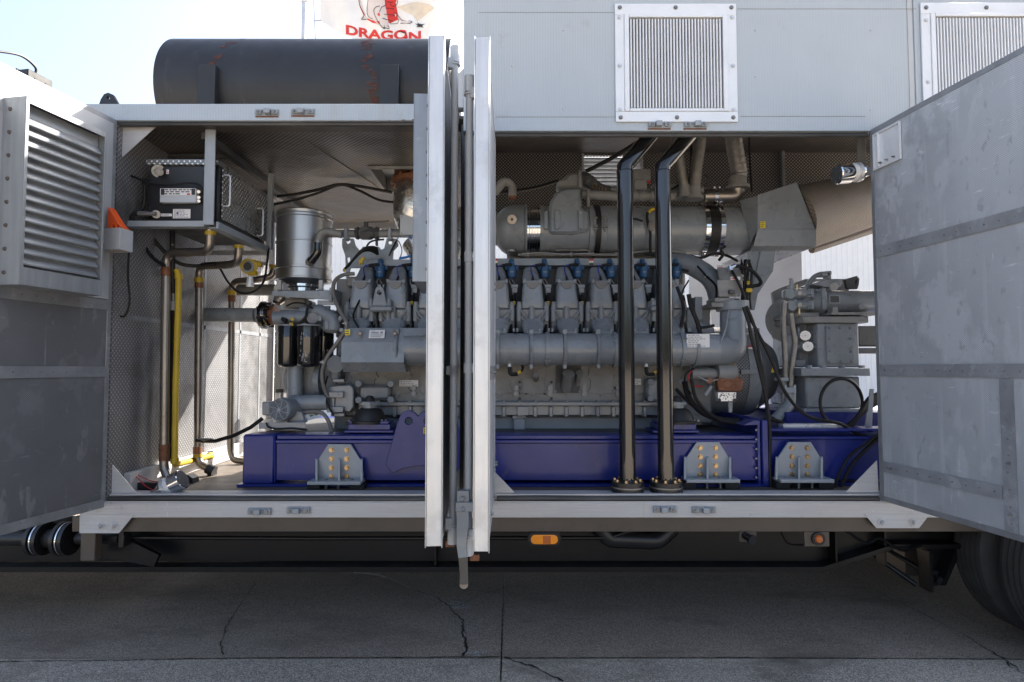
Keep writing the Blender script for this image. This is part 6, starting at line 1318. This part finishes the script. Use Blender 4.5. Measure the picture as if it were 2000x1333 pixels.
# cables over the pump skid
for pts, Y, r, lab in (([(1452,600),(1462,630),(1468,660),(1478,700),(1490,750),(1500,800),(1504,850),(1503,900),(1506,958)], .30, .0115, 'front one of the black cables dropping over the joint of the two blue skids'),
    ([(1458,598),(1474,640),(1482,690),(1492,740),(1497,790),(1498,860),(1500,956)], .31, .010, 'rear one of the black cables dropping over the joint of the two blue skids'),
    ([(1455,604),(1480,650),(1505,700),(1530,760),(1560,800),(1590,818),(1640,828),(1680,850),(1720,858)], .42, .011, 'black cable swooping from the engine down across the pump base'),
    ([(1350,740),(1360,780),(1390,812),(1430,826),(1500,820),(1530,826)], .50, .012, 'black cable lying along the top of the blue skid'),
    ([(1720,845),(1690,868),(1660,890),(1640,925),(1628,958)], .30, .009, 'left one of two black cables hanging in front of the pump skid'),
    ([(1722,852),(1700,870),(1670,900),(1652,930),(1640,958)], .31, .012, 'right one of two black cables hanging in front of the pump skid')):
    b = B(); b.tube(spline([P(x,y,Y) for x,y in pts], 7), r, 8); b.done('black_cable', 'cable', label=lab, cat='cable', group='black cables by the pump')
b = B(); ring = [(1643+41*math.cos(a),787+47*math.sin(a)) for a in [2.2+j*.25 for j in range(22)]]; b.tube(spline([P(x,y,.55+.004*i) for i,(x,y) in enumerate(ring+[(1690,838),(1730,856)])], 4), .0115, 8); b.done('black_cable', 'cable', label='black cable coiled in one big loop in front of the pump base', cat='cable')
b = B(); [b.tube(spline([P(1655+i*2,832,.5), P(1680+i,812-i*3,.5), P(1700,796-i*4,.52), P(1730,780-i*3,.55)], 6), .013, 8) for i in range(6)]; b.done('cable_bundle', 'cable', label='thick bundle of black cables at the right end of the pump skid', cat='cables')

# fittings above the wide tube
g = tpart(AF)
for pts, r, m in (([(1275,372,1.12),(1290,366,1.1),(1310,370,1.1),(1325,362,1.1)], .008, 'cable'), ([(1338,330,1.1),(1342,345,1.08),(1336,362,1.08)], .012, 'dark_cast'), ([(1378,342,1.12),(1384,350,1.1),(1380,366,1.1)], .012, 'dark_cast'), ([(1349,276,1.0),(1350,310,1.02),(1349,360,1.05)], .010, 'cable'),
                  ([(1200,495,1.1),(1240,493,1.08),(1290,490,1.08),(1340,494,1.08)], .009, 'grey_warm'), ([(1430,270,1.05),(1436,285,1.08),(1428,300,1.1)], .006, 'cable')):
    g('fitting_line', m, lambda b: b.tube(spline([P(*p) for p in pts], 6), r, 8))
g('valve_body', 'dark_cast', lambda b: (b.cyl(P(1341,352,1.1), P(1341,368,1.1), .030, n=12), b.cyl(P(1341,348,1.1), P(1341,352,1.1), .04, n=8)))
g('seam', 'grey_inset', lambda b: b.box(tx(1200), tx(1380), YT-TR_-.0008, YT-TR_+.002, tz-.001, tz+.001, 0))
# ============================================================ LEFT COMPARTMENT
def U(x, y, X):      # photo pixel -> point on the plane x = X (side panels)
    cx = (x-1000)/FPX; v = (666.5-y)/FPX; dy = math.cos(PITCH)-v*math.sin(PITCH); dz = math.sin(PITCH)+v*math.cos(PITCH)
    t = X/cx; return V((X, CAMY+dy*t, CAMZ+dz*t))
XT = X_(424, .12, 400)
TK = thing('oil_tank', (-2.0, .5, 2.5), 'black oil tank with diamond plate lid hung in a grey frame', 'tank'); g = tpart(TK)
tz0, tz1 = Z_(434,.14), Z_(323,.14); tx0 = X_(289,.14,380); Yk = .86
g('body', 'black_paint', lambda b: b.box(tx0, XT-.012, .15, Yk-.01, tz0, tz1, .004))
g('lid', 'diamond_lid', lambda b: b.box(tx0-.012, XT-.004, .13, Yk, tz1+.001, tz1+.035, .002))
g('side_panel', 'diamond_plate', lambda b: b.box(XT-.008, XT, .19, Yk, tz0+.03, tz1, .001))
def f(b):
    for (y0, y1, z0, z1) in ((U(441,0,XT).y, U(459,0,XT).y, U(452,412,XT).z, U(452,352,XT).z),):
        b.tube(bend([V((XT,y0+.03,z1)), V((XT+.04,y0+.03,z1)), V((XT+.04,y0+.03,z0)), V((XT,y0+.03,z0))], .02), .006, 8)
    y2 = .70; b.tube(bend([V((XT,y2,tz1-.12)), V((XT+.04,y2,tz1-.12)), V((XT+.04,y2,tz1-.32)), V((XT,y2,tz1-.32))], .02), .006, 8)
g('handle', 'alu_bright', f)
g('hinge', 'zinc', lambda b: [(b.cut(), b.box(XT, XT+.006, y, y+.03, tz0+.06, tz0+.20, .001), b.box(XT, XT+.006, y-.04, y+.07, tz0+.12, tz0+.135, .001)) for y in (.56,.76)])
def f(b):
    xp0, xp1 = X_(401,.10,350), X_(421,.10,350)
    b.box(xp0, xp0+.008, .085, .15, tz0-.03, ZH-.001, .001); b.box(xp0+.008, xp1, .085, .095, tz0-.03, ZH-.001, .001)
    b.box(tx0-.14, xp0-.001, .10, .11, tz0-.038, tz0-.002, .001); b.box(tx0-.14, xp0-.001, .11, .17, tz0-.038, tz0-.030, .001)
    b.box(XT-.005, XT+.012, .12, Yk+.02, tz0-.045, tz0-.003, .001); b.box(XT-.05, XT-.006, .12, Yk+.02, tz0-.045, tz0-.037, .001)
    b.box(XL+.01, XT-.01, Yk+.021, Yk+.06, tz0-.06, tz0-.03, .001); b.box(XT-.01, XT+.025, Yk+.025, Yk+.06, tz0-.02, ZH-.01, .001)
g('hanging_frame', 'bracket_paint', f)
Yf = .15
g('filler_cap', 'zinc', lambda b: (b.cyl(P(310,335,Yf), P(310,335,Yf-.006), .040, n=28), b.cyl(P(310,335,Yf-.006), P(311,336,Yf-.03), .024, n=20), b.cyl(P(310,336,Yf-.03), P(310,337,Yf-.05), .016, n=6)))
k = g('driver_unit', 'panel_smooth', lambda b: R_(b, 312, 383, 368, 396, Y=Yf-.035, Y2=Yf, bev=.003))
def f(b):
    label_plate(b, X_(313,Yf-.036,375), X_(382,Yf-.036,375), Yf-.036, Z_(382,Yf-.036), Z_(368.5,Yf-.036), 3)
    b.mi = 2; R_(b, 314, 321, 369, 381, Y=Yf-.039, Y2=Yf-.038, bev=0); R_(b, 374, 381, 369, 381, Y=Yf-.039, Y2=Yf-.038, bev=0); b.mi = 3; R_(b, 365, 371, 378, 381, Y=Yf-.0395, Y2=Yf-.0392, bev=0)
g('rating_label', ['white_label','white_label','black_ink','red'], f, sub=k)
g('terminal', 'silver_tag', lambda b: [(b.cyl(P(388,y,Yf-.01), P(388,y,Yf-.03), .010, n=10)) for y in (375,386,393)], sub=k)
g('drain_valve', 'zinc', lambda b: (b.cyl(P(305,419,Yf), P(305,419,Yf-.02), .025, n=20), b.tube([P(305,418,Yf-.03), P(285,418,Yf-.035), P(270,417,Yf-.035)], .012, 12), b.cyl(P(290,418,Yf-.033), P(272,417.5,Yf-.035), .016, n=6)))
g('label', ['white_label','white_label','grey_ink','coil_blue'], lambda b: (label_plate(b, X_(338,Yf-.001,420), X_(372,Yf-.001,420), Yf-.001, Z_(427,Yf), Z_(409,Yf), 6), setattr(b,'mi',3), b.cyl(P(347,417,Yf-.003), P(347,417,Yf-.0045), .008, n=6)))
g('label', ['white_label','white_label','grey_ink'], lambda b: label_plate(b, X_(315,Yf-.001,420), X_(336,Yf-.001,420), Yf-.001, Z_(423,Yf), Z_(418,Yf), 1))
g('label', ['white_label','white_label','red'], lambda b: label_plate(b, X_(325,Yf-.001,335), X_(330,Yf-.001,335), Yf-.001, Z_(340,Yf), Z_(332,Yf), 2))
def cab(pts, r, label, name='black_cable', m='cable', cat='cable', group=None, n=7):
    b = B(); b.tube(spline([P(*p) for p in pts], n), r, 8); return b.done(name, m, label=label, cat=cat, group=group)
cab([(232,337,.12),(262,346,.12),(290,358,.11),(330,362,.10),(372,358,.10),(392,364,.10),(394,378,.11)], .007, 'black cable running from the left post across the black tank front')
cab([(281,350,.14),(283,375,.14),(280,405,.15),(268,414,.12),(258,424,.12),(262,436,.14)], .012, 'short black hose curling at the left edge of the black tank')
cab([(270,445,.3),(282,480,.3),(300,505,.3),(322,520,.3)], .012, 'black hose drooping below the left corner of the tank')
cab([(285,448,.35),(310,480,.4),(345,512,.45),(380,520,.5),(420,516,.6)], .013, 'black hose sagging from the tank toward the second steel pipe')
cab([(252,486,.06),(250,540,.06),(253,590,.06),(243,618,.06),(228,612,.06),(225,598,.06),(223,650,.05)], .006, 'thin black wire looping down beside the left post')
cab([(430,525,.7),(446,552,.7),(468,572,.7),(495,570,.7),(515,550,.72),(522,510,.8),(525,480,.9)], .008, 'black cable looping under the yellow gas detector')
cab([(541,384,1.05),(575,380,1.05),(625,370,1.05),(660,361,1.05),(700,364,1.05),(765,376,1.05)], .012, 'upper of the two black hoses strung below the perforated ceiling', group='hoses under the ceiling')
cab([(530,401,1.05),(575,391,1.05),(620,378,1.06),(665,362,1.06),(700,372,1.05),(740,391,1.05),(775,396,1.05)], .010, 'lower of the two black hoses strung below the perforated ceiling', group='hoses under the ceiling')
cab([(968,378,1.5),(1010,373,1.5),(1050,366,1.5),(1090,354,1.4)], .016, 'thick black cable running behind the exhaust housing to its dome')
cab([(1145,335,1.3),(1190,312,1.2),(1230,288,1.1),(1260,268,1.0)], .018, 'black cable rising behind the left black pipe')
cab([(1463,268,1.9),(1464,300,1.9),(1468,375,1.9)], .010, 'thin black cable hanging down the perforated back wall')
cab([(1255,432,.95),(1238,428,.95),(1228,434,.95),(1224,440,.95)], .008, 'thin black lead clipped to the wide tube')
b = B(); b.tube(spline([P(1290,412,.99), P(1272,410,.98), P(1264,420,.98), P(1266,438,.98), P(1270,455,.98), P(1270,478,.98), P(1271,500,1.0)], 6), lambda t: .011, 8); b.mi = 1; b.tube(spline([P(1282,409,.985), P(1272,410,.98), P(1266,416,.975)], 6), .014, 8)
b.mi = 2; b.sph(P(1272,442,.975), .034, (.8,.4,1.3), 12); b.done('tube_sensor', ['cable','yellow','perf_duct'], label='taped sensor lead with yellow tape on the wide tube between the black pipes', cat='sensor')
# steel drain pipes
def pipe(name, pts, r, m, label, cat='pipe', group=None, rad_=.05, fit=()):
    P_ = [P(*p) for p in pts]; k = thing(name, tuple(P_[-1]), label, cat, group); g = tpart(k)
    g('tube', m, lambda b: b.tube(bend(P_, rad_, 10), r, 20))
    for (p, q, rr, mm) in fit: g('fitting', mm, lambda b: b.cyl(P(*p), P(*q), rr, n=20))
    return k
GP = 'bent steel drain pipes on the left'
pipe('steel_pipe', [(410,448,.20),(410,491,.22),(380,493,.3),(324,494,.38),(324,545,.38),(320,915,.38),(333,945,.36)], .0275, 'steel_pipe', 'nearest bent steel pipe, dropping from the tank to the chrome lamp', group=GP, rad_=.13, fit=[((411,453,.20),(411,460,.20),.033,'yellow'),((324,522,.38),(324,540,.38),.030,'copper_rust'),((321,868,.38),(320.5,900,.38),.031,'copper_rust'),((370,493.5,.32),(365,493.5,.325),.0285,'copper_rust')])
pipe('steel_pipe', [(466,478,.50),(466,514,.52),(440,518,.6),(389,520,.72),(389,560,.72),(386,905,.72),(415,919,.70)], .0265, 'steel_pipe', 'middle bent steel pipe with yellow collars, ending on a small black foot', group=GP, rad_=.13, fit=[((466,480,.50),(466,486,.50),.033,'yellow'),((389,543,.72),(389,552,.72),.032,'yellow'),((389,553,.72),(388.5,563,.72),.030,'copper_rust'),((386,887,.72),(386,893,.72),.032,'yellow'),((386,873,.72),(386,886,.72),.030,'copper_rust'),((405,915,.70),(419,921,.70),.036,'black_paint')])
pipe('steel_pipe', [(536,519,1.1),(533,540,1.1),(500,547,1.1),(453,550,1.2),(453,590,1.2),(450,880,1.2),(456,899,1.2),(480,901,1.2)], .026, 'steel_pipe', 'farthest bent steel pipe, going behind the blue skid end', group=GP, rad_=.13, fit=[((536,518,1.1),(535,525,1.1),.034,'yellow'),((453,568,1.2),(453,577,1.2),.033,'yellow'),((453,578,1.2),(453,590,1.2),.029,'copper_rust')])
b = B(); R_(b, 404, 416, 922, 948, Y=.70, Y2=.76, bev=.003); R_(b, 400, 418, 946, 949, Y=.68, Y2=.78, bev=.001); b.done('pipe_foot', 'black_paint', label='small black steel foot holding the end of the middle steel pipe', cat='bracket')
pipe('yellow_gas_line', [(345,527,.42),(349,540,.42),(348,600,.42),(343,760,.42),(341,908,.42),(375,900,.7),(411,891,1.0)], .0195, 'yellow', 'slim yellow gas line down the left wall with an elbow at the floor', cat='gas line', rad_=.03, fit=[((349,537,.42),(349,545,.42),.025,'yellow'),((341,896,.42),(341.2,905,.42),.026,'yellow'),((407,892,.98),(412,891,1.02),.027,'yellow')])
k = pipe('hydraulic_hose', [(337,452,.40),(337,470,.40),(337,530,.42),(338,600,.46),(338,640,.48),(331,900,.48)], .017, 'cable', 'black hydraulic hose with steel couplings behind the nearest steel pipe', cat='hose', rad_=.05, fit=[((337,452,.40),(337,480,.40),.014,'zinc'),((339,573,.44),(339,587,.45),.015,'zinc'),((339,588,.45),(339,606,.46),.021,'bracket_paint')])
pipe('floor_hose', [(384,861,.60),(402,862,.58),(420,862,.55),(455,852,.5),(490,835,.48),(512,818,.48)], .013, 'cable', 'black cable from the small motor to the middle steel pipe', cat='hose', rad_=.1, fit=[((390,861,.60),(413,861,.57),.017,'zinc')])
pipe('grey_header_pipe', [(380,614.5,1.0),(500,616,.95)], .054, 'grey_paint', 'thick grey pipe running from the left wall to a black flange', fit=[((505,616,.95),(512,616,.95),.072,'grey_paint')])
pipe('grey_header_pipe', [(425,566,1.5),(540,567,1.45)], .048, 'grey_warm', 'shorter grey pipe high behind the yellow gas detector')
b = B(); b.cyl(P(513,616,.95), P(519,616,.95), .105, n=40); b.cyl(P(525,616,.95), P(529,616,.95), .098, n=36)
for i in range(8): a = i*.785+.3; q = P(510,616,.95)+V((0,math.cos(a)*.088,math.sin(a)*.088)); b.cyl(q, q+V((.09,0,0)), .010, n=6)
b.mi = 1; b.cyl(P(519.5,616,.95), P(524.5,616,.95), .080, n=36); b.mi = 2; b.cyl(P(529.5,616,.95), P(538,616,.95), .075, n=32)
b.done('flange_joint', ['black_gloss','chrome','copper_rust'], label='black bolted flange joint with a rusty collar left of the oil filters', cat='flange')
# gas detector
GD = thing('gas_detector', tuple(P(488,545,.75)), 'yellow round-faced gas detector with a white sensor cup', 'gas detector'); g = tpart(GD)
g('body', 'yellow', lambda b: (b.cyl(P(487,521,.80), P(486,521,.74), .058, n=28), R_(b, 467, 478, 512, 522, Y=.76, Y2=.80, bev=.006), R_(b, 497, 509, 510, 521, Y=.76, Y2=.80, bev=.006), R_(b, 482, 500, 529, 538, Y=.75, Y2=.80, bev=.008), R_(b, 476, 498, 507, 512, Y=.76, Y2=.8, bev=.004)))
g('window_ring', 'bracket_paint', lambda b: b.ring(P(484,521,.735), (0,1,0), .036, .008, 32, 8)); g('window', 'black_ink', lambda b: b.cyl(P(484,521,.738), P(484,521,.733), .030, n=28))
g('sensor_cup', 'silver_tag', lambda b: b.lathe(P(488,560,.76), (0,0,1), [(0,.026),(.01,.027),(.05,.022),(.07,.020),(.075,0)], 24)); g('gland', 'zinc', lambda b: b.cyl(P(509,515,.78), P(520,516,.78), .012, n=8))
# wall box and light near the ceiling
b = B(); R_(b, 519, 529, 345, 362, Y=1.5, Y2=1.6, bev=.003); b.cyl(P(526,385,1.45), P(526,392,1.45), .06, n=24); R_(b, 521, 540, 362, 384, Y=1.45, Y2=1.6, bev=.004); b.mi = 1; b.cyl(P(535,374,1.44), P(555,374,1.44), .006, n=8); b.cyl(P(533,374,1.44), P(537,374,1.44), .014, n=6); b.cyl(P(524,320,1.5), P(524,345,1.5), .02, n=10)
b.done('ceiling_junction_box', ['frame_paint','brass_bolt'], label='small grey junction box hung on a strut behind the diamond plate tank', cat='junction box')
# chrome inspection lamps
def lamp(a, c, r, name, label):
    a, c = P(*a), P(*c); d = (c-a).normalized(); L_ = (c-a).length
    k = thing(name, tuple(a), label, 'lamp', 'chrome tube lamps'); g = tpart(k)
    g('barrel', 'chrome', lambda b: b.lathe(a, d, [(0,r*.35),(L_*.15,r*.42),(L_*.28,r*.62),(L_*.34,r*.66),(L_*.36,r*.88),(L_*.66,r*.90),(L_*.68,r),(L_*.98,r),(L_,r*.93)], 36))
    g('lens', 'dark_cast', lambda b: b.cyl(a+d*(L_*1.0005), a+d*(L_+.004), r*.88, n=32))
    u = d.orthogonal().normalized()
    g('sleeve_label', 'lead_blue' if False else 'white_label', lambda b: b.cyl(a+d*(L_*.52), a+d*(L_*.64), r*.905, n=36))
    g('bracket', 'alu_bright', lambda b: b.lathe(a, d, [(L_*.42,r*.9),(L_*.42,r*.97),(L_*.50,r*.97),(L_*.50,r*.9)], 36))
    g('lens_screw', 'zinc', lambda b: [(b.cut(), b.cyl(a+d*(L_+.0041)+(Matrix.Rotation(i*1.047,3,d)@u)*r*.72, a+d*(L_+.007)+(Matrix.Rotation(i*1.047,3,d)@u)*r*.72, .004, n=6)) for i in range(6)])
lamp((298,966,.12), (357,936,.13), .063, 'chrome_lamp', 'chrome tube lamp lying tilted on the floor at the bottom left')
lamp((1708,334,.12), (1634,341,.10), .062, 'chrome_lamp', 'chrome tube lamp hung from the top right corner of the right opening')
b = B(); R_(b, 1676, 1692, 268, 333, Y=.2, Y2=.215); R_(b, 1664, 1676, 318, 330, Y=.18, Y2=.19); b.done('lamp_bracket', 'grey_warm', label='grey bracket holding the hung chrome lamp in the top right corner', cat='bracket')
b = B(); b.box(X_(228,.2,945), X_(330,.2,945), .2, .24, ZF+.001, Z_(941,.24), .002); b.tube([P(270,938,.4), P(335,928,.5)], .016, 8); b.prism([P(x,y,.42).xz for x,y in ((352,950),(352,938),(356,930),(366,928),(376,935),(378,950))], 'y', .42, .50, .004); b.done('cable_tray', 'black_paint', label='low black cable tray and clip along the floor behind the fallen lamp', cat='cable tray')
cab([(305,960,.15),(285,950,.15),(270,935,.18),(255,922,.2),(290,938,.2),(310,942,.16)], .0025, 'thin red wires trailing from the lamp at the bottom left', name='red_wire', m='red', cat='wire')
# small motor in front of the pump
MO = thing('fan_motor', tuple(P(548,830,.55)), 'small grey electric motor with a round slotted fan cowl facing out', 'motor'); g = tpart(MO)
mc = P(545,801,.46)
g('casing', 'grey_paint', lambda b: (b.lathe(mc+V((0,.034,0)), (.25,1,0), [(-.02,.072),(-.012,.078),(0,.080),(.04,.080),(.05,.072),(.22,.072),(.23,.06)], 36), *[b.box(mc.x+math.cos(a)*.0, mc.x+.001, mc.y, mc.y+.001, mc.z, mc.z+.001, 0) for a in ()]))
def f(b):
    y = mc.y-.002
    for rr in (.018,.027,.036,.045,.054,.063,.071): b.ring((mc.x,y,mc.z), (0,1,0), rr, .0021, 36, 6)
    for i in range(8): a = i*.785; b.tube([(mc.x+math.cos(a)*.008,y,mc.z+math.sin(a)*.008), (mc.x+math.cos(a+.35)*.04,y,mc.z+math.sin(a+.35)*.04), (mc.x+math.cos(a+.5)*.072,y,mc.z+math.sin(a+.5)*.072)], .003, 6)
    b.cyl((mc.x,y+.002,mc.z), (mc.x,y-.003,mc.z), .012, n=16)
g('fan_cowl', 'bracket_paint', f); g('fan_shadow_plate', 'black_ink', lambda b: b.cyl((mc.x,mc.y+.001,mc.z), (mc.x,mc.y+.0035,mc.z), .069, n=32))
g('terminal_box', 'grey_paint', lambda b: R_(b, 511, 527, 785, 812, Y=.52, Y2=.62, bev=.008))
g('foot_plate', 'grey_paint', lambda b: (b.hexa([P(505,838,.46), P(597,838,.46), P(597,830,.8), P(510,832,.8), P(505,826,.46), P(597,826,.46), P(597,815,.8), P(512,820,.8)], .004), pg(b, [(560,826),(596,826),(590,806),(570,800)], .55, .06, .004)))
cab([(520,826,.45),(524,834,.45),(540,838,.45),(570,837,.45),(600,840,.45)], .006, 'thin black cable lying on the motor foot plate')
cab([(590,806,.6),(625,806,.6),(640,820,.58),(649,845,.55)], .014, 'grey hose arching from the motor to the skid top', name='grey_hose', m='grey_hose', cat='hose')
b = B(); b.tube(spline([P(x,y,Y) for x,y,Y in ((693,535,.80),(672,537,.78),(655,548,.74),(651,570,.70),(660,600,.64),(674,625,.58),(676,642,.56),(660,668,.55),(638,700,.56),(629,730,.58),(632,755,.60),(640,775,.62))], 8), .014, 12); b.mi = 1
for x, y, Y in ((676,632,.57),(632,708,.565)): b.cyl(P(x-1,y-3,Y), P(x+1,y+3,Y), .019, n=16); R_(b, x-8, x+2, y-2, y+2, Y=Y-.02, Y2=Y-.01)
b.done('grey_hose', ['grey_hose','zinc'], label='grey hose snaking down the left end of the engine past the filters', cat='hose')
for i in range(3):
    cab([(694,560-i*3,.82),(690,575,.80),(682,590+i*4,.78),(680,620,.74),(684,650,.74)], .007, ('front','middle','rear')[i]+' black cable in the bunch beside the grey snaking hose', group='black cables beside the grey hose')
b = B(); b.cyl(P(548,812,1.9), P(548,768,1.9), .05, n=20); b.mi = 1; b.cyl(P(548,767,1.9), P(548,760,1.9), .045, n=20); b.done('steel_stack', ['stainless','black_paint'], label='short steel stack with a black cap behind the coolant elbow', cat='pipe')
